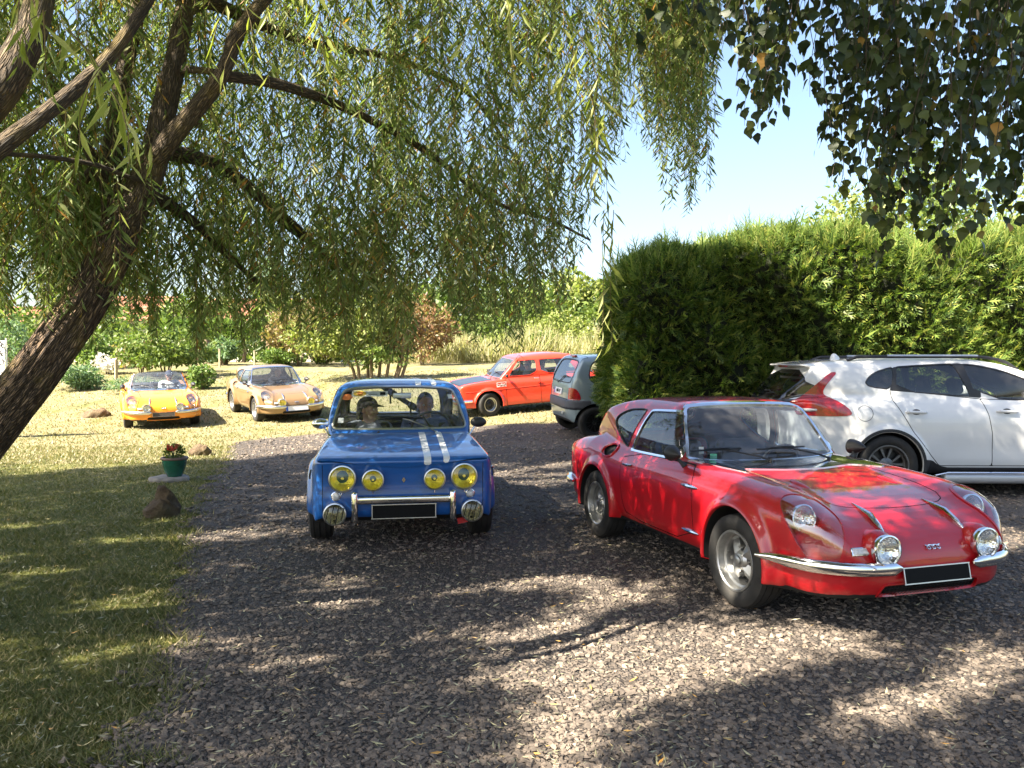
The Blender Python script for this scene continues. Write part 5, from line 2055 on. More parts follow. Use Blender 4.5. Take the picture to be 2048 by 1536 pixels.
def bark_mat(name, c0, c1, c2, sc=1.0):
    """deep furrows along the stem, lichen patches"""
    a = N(name)
    uv = a.n("ShaderNodeUVMap")
    vec = a.mapping(uv.outputs[0], (1, 1, 1))
    v = a.n("ShaderNodeTexVoronoi", feature='DISTANCE_TO_EDGE')
    v.inputs["Scale"].default_value = 1.0
    nz = a.n("ShaderNodeTexNoise")
    nz.inputs["Scale"].default_value = 1.2
    nz.inputs["Detail"].default_value = 4
    a.l(vec, nz.inputs["Vector"])
    wob = a.mixc(0.35, vec, nz.outputs["Color"], 'ADD')
    mp = a.n("ShaderNodeMapping")
    mp.inputs["Scale"].default_value = (36 * sc, 15.0, 1)
    a.l(wob, mp.inputs["Vector"])
    a.l(mp.outputs[0], v.inputs["Vector"])
    h = a.ramp(v.outputs["Distance"], [(0.0, (0, 0, 0)), (0.28, (1, 1, 1))])
    co = a.coord()
    fine = a.noise(60, 5, 0.7, co)
    col = a.ramp(h, [(0.0, c0), (0.5, c1), (1.0, c2)])
    lich = a.ramp(a.noise(4.0, 4, 0.6, co), [(0.55, (0, 0, 0)), (0.72, (1, 1, 1))])
    lm = a.n("ShaderNodeMath", operation='MULTIPLY')
    a.l(lich, lm.inputs[0])
    lm.inputs[1].default_value = 0.55
    col = a.mixc(lm.outputs[0], col, (0.30, 0.22, 0.05))
    a.l(a.mixc(0.5, col, a.mixc(fine, (0.5, 0.5, 0.5), (1.2, 1.2, 1.2)), 'MULTIPLY'), a.b.inputs["Base Color"])
    a.b.inputs["Roughness"].default_value = 0.9
    hh = a.mixc(0.25, h, fine)
    a.bump(hh, 0.9, 0.03)
    MATS[name] = a.m


gravel_mat()
stone_mat()
lawn_mat()
bark_mat('willow_bark', (0.022, 0.014, 0.009), (0.12, 0.078, 0.048), (0.26, 0.175, 0.108))
bark_mat('limb_bark', (0.05, 0.036, 0.023), (0.12, 0.085, 0.052), (0.20, 0.148, 0.09), 1.4)
base_mat('twig', (0.13, 0.095, 0.03), 0.8, var=0.3)
base_mat('birch_twig', (0.045, 0.03, 0.02), 0.8, var=0.3)
base_mat('birch_bark', (0.55, 0.53, 0.50), 0.8, var=0.5, vscale=5)
base_mat('stem', (0.16, 0.12, 0.075), 0.9, var=0.4, vscale=10)
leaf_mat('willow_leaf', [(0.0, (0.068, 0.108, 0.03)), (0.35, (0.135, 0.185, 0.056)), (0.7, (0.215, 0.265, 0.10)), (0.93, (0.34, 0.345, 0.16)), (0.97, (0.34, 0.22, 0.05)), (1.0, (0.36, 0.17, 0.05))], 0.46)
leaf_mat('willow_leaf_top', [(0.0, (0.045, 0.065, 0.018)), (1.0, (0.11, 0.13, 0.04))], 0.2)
leaf_mat('willow_leaf_sunlit', [(0.0, (0.16, 0.20, 0.035)), (0.6, (0.26, 0.29, 0.07)), (1.0, (0.40, 0.40, 0.17))], 0.42)  # lighter copy of the willow leaf: sunlight painted into the near sprigs
leaf_mat('birch_leaf', [(0.0, (0.012, 0.022, 0.006)), (0.5, (0.026, 0.042, 0.011)), (0.9, (0.06, 0.08, 0.02)), (0.985, (0.12, 0.13, 0.03)), (1.0, (0.35, 0.18, 0.05))], 0.15, 0.5)  # dark tones paint in the shade these backlit leaves hang in
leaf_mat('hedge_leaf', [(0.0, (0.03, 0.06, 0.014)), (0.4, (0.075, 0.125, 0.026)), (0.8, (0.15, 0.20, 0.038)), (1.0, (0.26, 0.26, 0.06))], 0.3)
leaf_mat('hedge_tip_lit', [(0.0, (0.09, 0.15, 0.03)), (0.6, (0.17, 0.24, 0.05)), (1.0, (0.30, 0.30, 0.09))], 0.4)
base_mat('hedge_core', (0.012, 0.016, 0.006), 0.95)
for nm, a, b, c_ in (('leaf_mid', (0.055, 0.095, 0.022), (0.11, 0.16, 0.036), (0.17, 0.21, 0.055)),
                     ('leaf_yellow', (0.11, 0.145, 0.032), (0.18, 0.22, 0.052), (0.28, 0.29, 0.10)),
                     ('leaf_dark', (0.022, 0.045, 0.014), (0.05, 0.085, 0.022), (0.085, 0.12, 0.035)),
                     ('leaf_blue', (0.07, 0.13, 0.065), (0.12, 0.19, 0.095), (0.19, 0.26, 0.13)),
                     ('leaf_fresh', (0.06, 0.115, 0.025), (0.11, 0.175, 0.04), (0.18, 0.235, 0.065)),
                     ('leaf_red', (0.13, 0.065, 0.038), (0.21, 0.12, 0.06), (0.22, 0.20, 0.08)),
                     ('leaf_bronze', (0.12, 0.085, 0.045), (0.22, 0.15, 0.075), (0.26, 0.24, 0.08)),
                     ('reed_leaf', (0.20, 0.22, 0.08), (0.33, 0.30, 0.155), (0.44, 0.40, 0.25))):
    leaf_mat(nm, [(0.0, a), (0.5, b), (1.0, c_)], 0.3)
leaf_mat('grass_blade', [(0.0, (0.075, 0.094, 0.023)), (0.5, (0.132, 0.138, 0.043)), (0.8, (0.23, 0.198, 0.085)), (1.0, (0.38, 0.31, 0.16))], 0.22)
leaf_mat('dry_blade', [(0.0, (0.10, 0.11, 0.038)), (0.4, (0.185, 0.16, 0.082)), (1.0, (0.30, 0.25, 0.145))], 0.2)
leaf_mat('litter_leaf', [(0.0, (0.22, 0.21, 0.13)), (0.5, (0.36, 0.35, 0.24)), (0.85, (0.46, 0.40, 0.20)), (1.0, (0.50, 0.26, 0.06))], 0.1)
leaf_mat('flower_red', [(0.0, (0.45, 0.05, 0.04)), (1.0, (0.62, 0.16, 0.10))], 0.2)


def rock_mat():
    a = N('rock')
    co = a.coord()
    f = a.noise(5, 7, 0.7, co)
    c = a.ramp(f, [(0.3, (0.055, 0.036, 0.020)), (0.5, (0.16, 0.108, 0.06)), (0.72, (0.30, 0.225, 0.14))])
    m = a.ramp(a.noise(2.5, 4, 0.6, co), [(0.5, (0, 0, 0)), (0.7, (0.7, 0.7, 0.7))])
    a.l(a.mixc(m, c, (0.10, 0.085, 0.035)), a.b.inputs["Base Color"])
    a.b.inputs["Roughness"].default_value = 0.95
    a.bump(a.noise(26, 8, 0.8, co), 1.0, 0.06)
    MATS['rock'] = a.m


rock_mat()
base_mat('pot_green', (0.012, 0.10, 0.062), 0.25, coat=0.8, var=0.35, vscale=9)
base_mat('pot_rim', (0.19, 0.115, 0.085), 0.6, var=0.25, vscale=12)
base_mat('slab', (0.23, 0.21, 0.19), 0.9, var=0.35, vscale=9)
base_mat('soil', (0.02, 0.014, 0.009), 0.95)
base_mat('post_wood', (0.42, 0.33, 0.22), 0.9, var=0.3, vscale=14)
base_mat('wire', (0.25, 0.24, 0.22), 0.5, 0.8)
base_mat('roof_tile', (0.30, 0.125, 0.075), 0.85, var=0.3, vscale=3)
base_mat('house_wall', (0.62, 0.54, 0.44), 0.9, var=0.08, vscale=2)
base_mat('house_window', (0.05, 0.06, 0.07), 0.2)
base_mat('banner_cloth', (0.78, 0.78, 0.80), 0.8)
base_mat('tank_green', (0.20, 0.28, 0.22), 0.6, var=0.15)
base_mat('pale_cloth', (0.72, 0.70, 0.62), 0.9, var=0.1)

# ------------------------------------------------------------------ ground
def axis_pts(segs):
    out = []
    for a, b, n in segs:
        out += list(np.linspace(a, b, n, endpoint=False))
    return np.array(out + [segs[-1][1]])


gx = axis_pts([(-400, -60, 8), (-60, -20, 16), (-20, 14, 60), (14, 60, 16), (60, 400, 8)])
gy = axis_pts([(-30, 0, 10), (0, 45, 76), (45, 90, 14), (90, 700, 10)])
X, Y = np.meshgrid(gx, gy, indexing='ij')
Z = terrain(X, Y)
nx_, ny_ = X.shape
i, j = np.meshgrid(np.arange(nx_ - 1), np.arange(ny_ - 1), indexing='ij')
k = (i * ny_ + j).ravel()
lawn = mesh_np('lawn', np.stack([X, Y, Z], -1).reshape(-1, 3), [np.c_[k, k + ny_, k + ny_ + 1, k + 1]], 'lawn')
tag(lawn, kind='structure')
LAWN_BVH = None

PATH = np.array([(-1.30, -3), (-1.42, 2.4), (-1.52, 3.1), (-1.74, 3.7), (-2.12, 4.8), (-2.40, 5.8), (-2.72, 6.9), (-3.0, 7.8), (-3.45, 9.3), (-3.85, 10.6), (-4.35, 12.2), (-4.75, 13.5), (-5.0, 14.6), (-4.9, 15.6), (-4.35, 16.3), (-3.2, 16.9), (-1.5, 17.1), (0.2, 16.85), (1.0, 16.75), (3, 17.2), (9, 17.8), (14, 17.5), (14, -3)])
PATH = chaikin(PATH, 1)
wob = lambda x, y: 0.10 * np.sin(3.1 * x + 1.7 * y) + 0.07 * np.sin(7.3 * y - 4.1 * x) + 0.05 * np.sin(17 * y + 9 * x)
hx = np.arange(-6, 14.01, 0.2)
hy = np.arange(-3, 18.2, 0.2)
X, Y = np.meshgrid(hx, hy, indexing='ij')
ny_ = X.shape[1]
i, j = np.meshgrid(np.arange(X.shape[0] - 1), np.arange(ny_ - 1), indexing='ij')
k = (i * ny_ + j).ravel()
Zg = terrain(X, Y) + 0.012
gs = Shell(np.stack([X, Y, Zg], -1).reshape(-1, 3), np.concatenate([np.c_[k, k + ny_, k + ny_ + 1], np.c_[k, k + ny_ + 1, k + 1]]), np.tile((0, 0, 1.0), (X.size, 1)))
gin, _ = gs.split(pol(gs.V[:, 0], gs.V[:, 1], PATH) + wob(gs.V[:, 0], gs.V[:, 1]))
gravel = mesh_np('gravel_drive', gin.V, [gin.T], 'gravel')
tag(gravel, kind='structure')


def on_path(x, y):
    return pol(x, y, PATH) + wob(x, y)


def frustum_keep(P, pad=0.06):
    c, s = math.cos(0.0285), math.sin(0.0285)
    d = P[:, 1] * c - (P[:, 2] - 1.513) * s
    u = 1645 * P[:, 0] / np.maximum(d, .01) / 1024
    return (d > .2) & (np.abs(u) < 1 + pad)


# loose stones lying on the drive (nobody could count them)
def stones():
    n = 58000
    # closer to the camera denser in depth
    dpt = 2.75 + (16.8 - 2.75) * RNG.random(n) ** 2.0
    xs = (RNG.random(n) * 2 - 1) * dpt * 0.66
    P = np.c_[xs, dpt, np.zeros(n)]
    ok = on_path(P[:, 0], P[:, 1]) < -0.0 + 0.10 * (RNG.random(n) - .35)
    P = P[ok]
    n = len(P)
    sc = (0.0065 + 0.012 * RNG.random(n) ** 1.6) * np.clip(0.72 + P[:, 1] * .06, .8, 1.7)
    P[:, 2] = terrain(P[:, 0], P[:, 1]) + 0.012 + sc * 0.12
    top = np.array([(-1, -1, 0), (1, -1, 0), (1, 1, 0), (-1, 1, 0), (-.6, -.6, .75), (.6, -.6, .75), (.6, .6, .75), (-.6, .6, .75)], float)
    V = top[None] * np.array((1, .75, .62)) + (RNG.random((n, 8, 3)) - .5) * np.array((.75, .65, .5))
    V *= sc[:, None, None]
    a = RNG.random(n) * 6.283
    tl = (RNG.random((n, 2)) - .5) * .45
    V[:, :, 2] += tl[:, :1] * V[:, :, 0] + tl[:, 1:] * V[:, :, 1]
    ca, sa = np.cos(a)[:, None], np.sin(a)[:, None]
    Vx = V[:, :, 0] * ca - V[:, :, 1] * sa
    Vy = V[:, :, 0] * sa + V[:, :, 1] * ca
    V = np.stack([Vx, Vy, V[:, :, 2]], -1) + P[:, None]
    q = np.array([(4, 5, 6, 7), (0, 1, 5, 4), (1, 2, 6, 5), (2, 3, 7, 6), (3, 0, 4, 7)])
    F = (np.arange(n)[:, None, None] * 8 + q[None]).reshape(-1, 4)
    o = mesh_np('gravel_stones', V.reshape(-1, 3), [F], 'stone_chip', None, False)
    tag(o, 'loose dark basalt chippings covering the drive', None, None, 'stuff')


stones()


def blades():
    n = 150000
    dpt = 3.0 + 11.5 * RNG.random(n) ** 1.25
    xs = -dpt * 0.79 * RNG.random(n) + .3
    P = np.c_[xs, dpt, np.zeros(n)]
    ok = (on_path(P[:, 0], P[:, 1]) > -0.05 - 0.15 * RNG.random(n) ** 3)
    P = P[ok]
    n = len(P)
    P[:, 2] = terrain(P[:, 0], P[:, 1])
    h = (0.014 + 0.024 * RNG.random(n) ** 2) * (1 + .35 * np.sin(P[:, 0] * 5) * np.sin(P[:, 1] * 4.3))
    edge = np.clip(1 - on_path(P[:, 0], P[:, 1]) / .25, 0, 1)
    h *= 1 + 1.3 * edge * RNG.random(n)
    w = 0.0022 + 0.0016 * RNG.random(n) + 0.0003 * P[:, 1]
    a = RNG.random(n) * 6.283
    b = RNG.random(n) * 6.283
    ln = h * (0.4 + 1.1 * RNG.random(n))
    V = np.zeros((n, 3, 3))
    V[:, 0] = P + np.c_[np.cos(a) * w, np.sin(a) * w, 0 * w]
    V[:, 1] = P - np.c_[np.cos(a) * w, np.sin(a) * w, 0 * w]
    V[:, 2] = P + np.c_[np.cos(b) * ln, np.sin(b) * ln, h]
    F = np.arange(n * 3).reshape(-1, 3)
    o = mesh_np('grass', V.reshape(-1, 3), [F], 'grass_blade', None, False)
    tag(o, 'short shaded lawn grass beside the drive', None, None, 'stuff')
    n = 60000
    dpt = 12.0 + 18 * RNG.random(n) ** 1.3
    xs = (-.72 + 1.0 * RNG.random(n)) * dpt
    P = np.c_[xs, dpt, np.zeros(n)]
    P = P[on_path(P[:, 0], P[:, 1]) > -.05]
    n = len(P)
    P[:, 2] = terrain(P[:, 0], P[:, 1])
    h = 0.02 + 0.045 * RNG.random(n) ** 2.5
    w = 0.006 + 0.0004 * P[:, 1]
    a = RNG.random(n) * 6.283
    ln = h * (.6 + RNG.random(n))
    V = np.zeros((n, 3, 3))
    V[:, 0] = P + np.c_[np.cos(a) * w, np.sin(a) * w, 0 * w]
    V[:, 1] = P - np.c_[np.cos(a) * w, np.sin(a) * w, 0 * w]
    V[:, 2] = P + np.c_[-np.sin(a) * ln, np.cos(a) * ln, h]
    o = mesh_np('grass', V.reshape(-1, 3), [np.arange(n * 3).reshape(-1, 3)], 'dry_blade', None, False)
    tag(o, 'sunburnt dry lawn grass in the far garden', None, None, 'stuff')


blades()


def leaf_quads(P, D, Nn, L, W, bend=0.0):
    """diamond leaves: base P, direction D, face normal-ish Nn, length L, width W -> verts (n*4,3), quads"""
    S = np.cross(D, Nn)
    S /= np.linalg.norm(S, axis=1)[:, None] + 1e-9
    V = np.zeros((len(P), 4, 3))
    V[:, 0] = P
    V[:, 1] = P + D * (L * .42)[:, None] + S * (W / 2)[:, None]
    V[:, 2] = P + D * L[:, None] + Nn * (L * bend)[:, None]
    V[:, 3] = P + D * (L * .42)[:, None] - S * (W / 2)[:, None]
    return V.reshape(-1, 3), np.arange(len(P) * 4).reshape(-1, 4)


def rand_unit(n):
    v = RNG.normal(size=(n, 3))
    return v / np.linalg.norm(v, axis=1)[:, None]


def litter():
    n = 5600
    dpt = 2.8 + 9.5 * RNG.random(n) ** 1.5
    xs = (RNG.random(n) * 2 - 1) * dpt * .66
    keep = RNG.random(n) < np.where(xs < 1.0, 1.0, .35)
    P = np.c_[xs, dpt, terrain(xs, dpt) + .026 + .012 * RNG.random(n)][keep]
    n = len(P)
    a = RNG.random(n) * 6.283
    D = np.c_[np.cos(a), np.sin(a), (RNG.random(n) - .4) * .5]
    D /= np.linalg.norm(D, axis=1)[:, None]
    up = np.array((0, 0, 1.0)) + rand_unit(n) * .6
    L = .022 + .036 * RNG.random(n) ** 2
    V, F = leaf_quads(P, D, up, L, L * (.13 + .12 * RNG.random(n)), .12)
    o = mesh_np('fallen_leaves', V, [F], 'litter_leaf', None, False)
    tag(o, 'pale dry willow leaves fallen over drive and lawn', None, None, 'stuff')


litter()


# ------------------------------------------------------------------ stems with real bark relief
def limb(name, pts, radii, mat, parent, seg=14, ridge=0.0, sub=6):
    P = np.asarray(pts, float)
    r = np.asarray(radii, float)
    # smooth the path
    t = np.linspace(0, len(P) - 1, (len(P) - 1) * sub + 1)

    def cr(A):
        A = np.asarray(A, float)
        ext = np.concatenate([[2 * A[0] - A[1]], A, [2 * A[-1] - A[-2]]])
        i_ = np.minimum(t.astype(int), len(A) - 2)
        f = (t - i_)
        f = f[:, None] if A.ndim > 1 else f
        a, b, c, d = ext[i_], ext[i_ + 1], ext[i_ + 2], ext[i_ + 3]
        return .5 * (2 * b + (c - a) * f + (2 * a - 5 * b + 4 * c - d) * f ** 2 + (3 * b - a - 3 * c + d) * f ** 3)
    P, r = cr(P), np.maximum(cr(r), .002)
    n = len(P)
    T = np.gradient(P, axis=0)
    T /= np.linalg.norm(T, axis=1)[:, None]
    ang = np.linspace(0, 2 * np.pi, seg + 1)
    u = np.cross(T[0], (0.3, 1, 0.1))
    u /= np.linalg.norm(u)
    V, UV = [], []
    s = np.concatenate([[0], np.cumsum(np.linalg.norm(np.diff(P, axis=0), axis=1))])
    for i_ in range(n):
        u = u - T[i_] * (u @ T[i_])
        u /= np.linalg.norm(u)
        w = np.cross(T[i_], u)
        rr = r[i_] * (1 + .05 * np.sin(3 * ang + s[i_] * 2.0) + .04 * np.sin(5 * ang - s[i_] * 3.1))
        if ridge > 0:
            ph = 17 * ang + 1.3 * np.sin(s[i_] * 5.0 + 2 * ang)
            rr = rr + ridge * (np.abs(np.sin(ph * .5 + .6 * np.sin(s[i_] * 9 + 3 * ang))) - .5)
        rr[-1] = rr[0]
        V.append(P[i_] + rr[:, None] * (np.cos(ang)[:, None] * u + np.sin(ang)[:, None] * w))
        UV.append(np.c_[ang / 6.283 * 2.0 * max(r[0], .05) / .16, np.full(seg + 1, s[i_])])
    V = np.concatenate(V)
    UV = np.concatenate(UV)
    i_, j_ = np.meshgrid(np.arange(n - 1), np.arange(seg), indexing='ij')
    i_, j_ = i_.ravel(), j_.ravel()
    m = seg + 1
    Q = np.c_[i_ * m + j_, i_ * m + j_ + 1, (i_ + 1) * m + j_ + 1, (i_ + 1) * m + j_]
    o = mesh_np(name, V, [Q], mat, parent)
    uvl = o.data.uv_layers.new(name='uv')
    uvl.data.foreach_set('uv', UV[Q.ravel()].astype(np.float32).ravel())
    return o


def at(u, v, D):
    """point seen at picture position (2048 px wide photograph) at depth D"""
    c, s = math.cos(0.0285), math.sin(0.0285)
    a, b = (u - 1024) / 1645 * D, -(v - 768) / 1645 * D
    return np.array((a, D * c + b * s, 1.513 - D * s + b * c))


# ------------------------------------------------------------------ the weeping willow
willow = empty('willow_tree', (-3.75, 4.55, 0))
tag(willow, 'large weeping willow with a leaning furrowed trunk whose hanging shoots curtain the upper left', 'tree')


def wl(name, uvd, radii, mat='limb_bark', seg=12, ridge=0.0, sub=6):
    P = np.array([at(*p) for p in uvd]) - np.array(willow.location)
    return limb(name, P, radii, mat, willow, seg, ridge, sub)


wl('trunk', [(-390, 1330, 4.5), (-235, 1130, 4.45), (-80, 925, 4.4), (50, 770, 4.4), (112, 690, 4.4), (172, 605, 4.42), (222, 512, 4.45), (246, 445, 4.5), (252, 405, 4.5)],
   [.22, .165, .135, .120, .112, .104, .096, .094, .090], 'willow_bark', 120, 0.012, 20)
wl('limb', [(240, 455, 4.5), (228, 390, 4.52), (222, 330, 4.55), (232, 250, 4.6), (246, 150, 4.7), (272, 30, 4.8), (290, -120, 5.0)], [.085, .068, .058, .05, .046, .042, .036], 'limb_bark', 16, .004)
wl('limb', [(246, 450, 4.5), (282, 385, 4.5), (312, 300, 4.5), (330, 210, 4.55), (348, 130, 4.6), (368, 20, 4.7), (380, -140, 4.9)], [.095, .085, .075, .066, .058, .05, .042], 'limb_bark', 16, .005)
wl('limb', [(305, 325, 4.48), (345, 275, 4.4), (395, 215, 4.35), (440, 155, 4.3), (480, 60, 4.3)], [.06, .052, .046, .04, .03], 'limb_bark', 14, .004)
wl('limb', [(325, 240, 4.5), (360, 250, 4.6), (402, 250, 4.7)], [.022, .018, .014])
wl('limb', [(345, 140, 4.6), (390, 140, 4.55), (430, 144, 4.5)], [.024, .02, .016])
wl('limb', [(318, 300, 4.6), (400, 318, 5.0), (460, 345, 5.3), (520, 395, 5.6), (590, 455, 5.9), (650, 510, 6.2), (700, 533, 6.4), (790, 545, 6.8)], [.05, .044, .04, .036, .033, .03, .026, .016])
wl('limb', [(520, 395, 5.6), (560, 440, 5.8), (610, 478, 6.0), (680, 530, 6.4)], [.03, .026, .022, .016])
wl('limb', [(290, 385, 4.55), (340, 410, 4.9), (400, 455, 5.2), (450, 505, 5.4), (520, 570, 5.7)], [.04, .034, .028, .022, .014])
wl('limb', [(-60, 345, 2.9), (20, 280, 2.95), (90, 228, 3.0), (165, 165, 3.1), (225, 105, 3.2), (290, 10, 3.3), (340, -80, 3.4)], [.034, .032, .029, .027, .025, .022, .02], 'limb_bark', 14, .003)
wl('limb', [(-60, 240, 3.0), (0, 175, 3.05), (45, 100, 3.1), (75, 20, 3.2), (90, -80, 3.3)], [.075, .068, .06, .052, .05], 'limb_bark', 14, .005)
wl('limb', [(222, 395, 4.5), (190, 330, 4.45), (165, 275, 4.4), (120, 215, 4.4), (95, 140, 4.4)], [.03, .027, .024, .02, .014])
wl('limb', [(190, 335, 4.45), (150, 385, 4.5), (118, 440, 4.7), (92, 500, 4.9), (80, 560, 5.1)], [.026, .024, .02, .016, .010])
wl('limb', [(10, 308, 3.8), (100, 315, 4.0), (190, 330, 4.2), (260, 355, 4.35), (312, 368, 4.5)], [.010, .012, .012, .012, .014])
wl('limb', [(368, 20, 4.7), (420, 5, 4.9), (520, 50, 5.4), (640, 90, 6.0), (800, 120, 6.8), (940, 190, 7.4), (1040, 330, 7.6)], [.045, .042, .036, .03, .025, .02, .012])
wl('limb', [(430, 150, 4.3), (560, 170, 4.6), (700, 220, 5.2), (850, 300, 5.8), (980, 400, 6.2), (1100, 440, 6.5), (1180, 480, 6.8)], [.028, .030, .027, .023, .018, .014, .008])
wl('limb', [(455, 120, 4.3), (480, 60, 4.3), (600, -60, 4.6), (800, -120, 5.2), (1050, -120, 5.8), (1250, -60, 6.2), (1390, 60, 6.5)], [.026, .034, .032, .028, .024, .02, .012])
wl('limb', [(290, -120, 5.0), (240, -420, 5.4), (120, -800, 5.9), (60, -1100, 6.2)], [.05, .045, .036, .02])
wl('limb', [(380, -140, 4.9), (520, -420, 4.9), (640, -800, 5.0), (700, -1150, 5.2)], [.055, .048, .038, .02])

VLOW_U = [-80, 60, 130, 200, 260, 330, 390, 450, 500, 560, 620, 690, 760, 800, 850, 900, 950, 1010, 1050, 1090, 1130, 1160, 1190, 1215, 1250, 1290, 1320, 1350, 1395, 1425, 1440]
VLOW_V = [630, 600, 640, 655, 625, 640, 680, 645, 700, 635, 670, 690, 712, 705, 625, 610, 680, 705, 690, 610, 590, 500, 420, 330, 290, 300, 340, 400, 425, 330, 60]


def strands(top, L, drift, per_m, l0, l1, w, mat, name, twigs=True, twig_r=.0022, spread=.55, start=.02):
    """hanging shoots: top (n,3), length L, sideways drift (n,3)"""
    n = len(top)
    cnt = np.maximum(3, (L * per_m).astype(int))
    idx = np.repeat(np.arange(n), cnt)
    t = np.concatenate([np.linspace(start, 1, c) for c in cnt])
    t = np.clip(t + (RNG.random(len(t)) - .5) * .02, 0, 1)

    def pos(i_, t_):
        sway = np.c_[np.sin(t_ * 5 + i_ * 1.7), np.cos(t_ * 4 + i_ * 2.3), 0 * t_] * (.018 * L[i_] * t_)[:, None]
        return top[i_] + drift[i_] * (t_ * (2 - t_))[:, None] + sway - np.c_[0 * t_, 0 * t_, L[i_] * (t_ ** 1.15)]
    P = pos(idx, t)
    m = len(P)
    a = RNG.random(m) * 6.283
    out = np.c_[np.cos(a), np.sin(a), 0 * a]
    sp = spread * (.5 + RNG.random(m))
    D = out * sp[:, None] + np.array((0, 0, -1.0)) * (.9 - .15 * RNG.random(m))[:, None]
    D /= np.linalg.norm(D, axis=1)[:, None]
    Nn = rand_unit(m)
    Nn -= D * np.sum(Nn * D, 1)[:, None]
    Nn /= np.linalg.norm(Nn, axis=1)[:, None]
    Ls = (l0 + (l1 - l0) * RNG.random(m)) * (1 - .35 * t ** 4)
    V, F = leaf_quads(P, D, Nn, Ls, w * (.7 + .6 * RNG.random(m)) * Ls / l1, .10)
    fo = mesh_np(name, V - np.array(willow.location), [F], mat, willow, False)
    tag(fo, kind='stuff')
    if twigs:
        k = 4
        tt = np.tile(np.linspace(0, 1, k), n)
        ii = np.repeat(np.arange(n), k)
        C = pos(ii, tt)
        r = twig_r * (1.2 - tt * .8)
        V = np.concatenate([C + np.c_[r * math.cos(q), r * math.sin(q), 0 * r] for q in (0, 2.09, 4.19)])
        b = (np.arange(n)[:, None] * k + np.arange(k - 1)[None]).ravel()
        N_ = n * k
        F = np.concatenate([np.c_[b + p * N_, b + q * N_, b + 1 + q * N_, b + 1 + p * N_] for p, q in ((0, 1), (1, 2), (2, 0))])
        tw = mesh_np('shoots', V - np.array(willow.location), [F], 'twig', willow, True)
        tag(tw, kind='stuff')


def curtain():
    n = 6600
    u = -90 + 1530 * RNG.random(n)
    # fewer strands in the thin right-hand fringe
    keep = RNG.random(n) < np.interp(u, [1000, 1080, 1200, 1280, 1320, 1400, 1440], [1, .95, .62, .30, .85, .95, .2])
    u = u[keep]
    n = len(u)
    vl = np.interp(u, VLOW_U, VLOW_V) + 26 * np.sin(u * .147) + 18 * np.sin(u * .061 + 2) + 4
    fr = RNG.random(n) ** np.interp(u, [0, 600, 1200], [2.1, 1.9, 1.15])
    v = vl - (vl + 170) * fr
    # loose spots through which the sky shows
    for (cu, cv, ru, rv, p) in ((640, 440, 120, 95, .62), (300, 430, 60, 90, .55), (90, 360, 90, 120, .45), (1150, 270, 70, 160, .35), (560, 300, 60, 60, .4), (1000, 300, 80, 130, .2), (420, 560, 80, 40, .5)):
        e = ((u - cu) / ru) ** 2 + ((v - 70 - cv) / rv) ** 2
        k = ~((e < 1) & (RNG.random(n) < p))
        u, v = u[k], v[k]
        n = len(u)
    # shoots hang in clumps
    fld = np.sin(u / 41 + 1.3 * np.sin(v / 63)) * np.sin((v - 60) / 47 + 1.1 * np.sin(u / 77))
    k = ~((fld < -.22) & (RNG.random(n) < .62) & (v > 40))
    u, v = u[k], v[k]
    n = len(u)
    D = np.interp(u, [-100, 300, 700, 1100, 1440], [5.2, 6.2, 6.6, 6.7, 6.4]) + (RNG.random(n) - .5) * np.interp(u, [-100, 300, 900, 1440], [2.6, 3.6, 3.4, 1.6])
    bot = np.array([at(a, b, d) for a, b, d in zip(u, v, D)])
    L = .35 + .75 * RNG.random(n)
    L = np.where(u > 1230, .8 + .8 * RNG.random(n), L)
    az = RNG.random(n) * 6.283
    dr = np.c_[np.cos(az), np.sin(az), 0 * az] * (.05 + .34 * RNG.random(n) ** 1.5)[:, None]
    top = bot + np.c_[0 * L, 0 * L, L] - dr
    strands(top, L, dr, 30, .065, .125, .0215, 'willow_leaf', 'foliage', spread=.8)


curtain()


def near_sprigs():
    T, Ls = [], []
    for (u, v, D, L) in ((205, 120, 1.75, .20), (232, 185, 1.7, .16), (95, 20, 1.9, .18), (130, 60, 1.95, .16), (70, -30, 2.0, .2), (545, 20, 2.6, .2), (520, 60, 2.7, .16),
                         (1150, 150, 2.9, .36), (1165, 60, 2.8, .34), (1190, 170, 3.0, .42), (1205, 420, 3.6, .60), (1195, 250, 3.2, .35), (600, -20, 2.8, .25), (965, 20, 3.0, .3), (1130, 0, 2.9, .4), (1040, -30, 2.8, .3), (480, 10, 2.7, .2), (1250, 60, 3.1, .3)):
        for q in range(2):
            T.append(at(u + RNG.normal() * 14, v, D + RNG.normal() * .08))
            Ls.append(L)
    T = np.array(T)
    Ls = np.array(Ls)
    dr = RNG.normal(size=T.shape) * .05
    dr[:, 2] = 0
    strands(T, Ls, dr, 34, .075, .115, .017, 'willow_leaf_sunlit', 'foliage', True, .0018, .6)


near_sprigs()

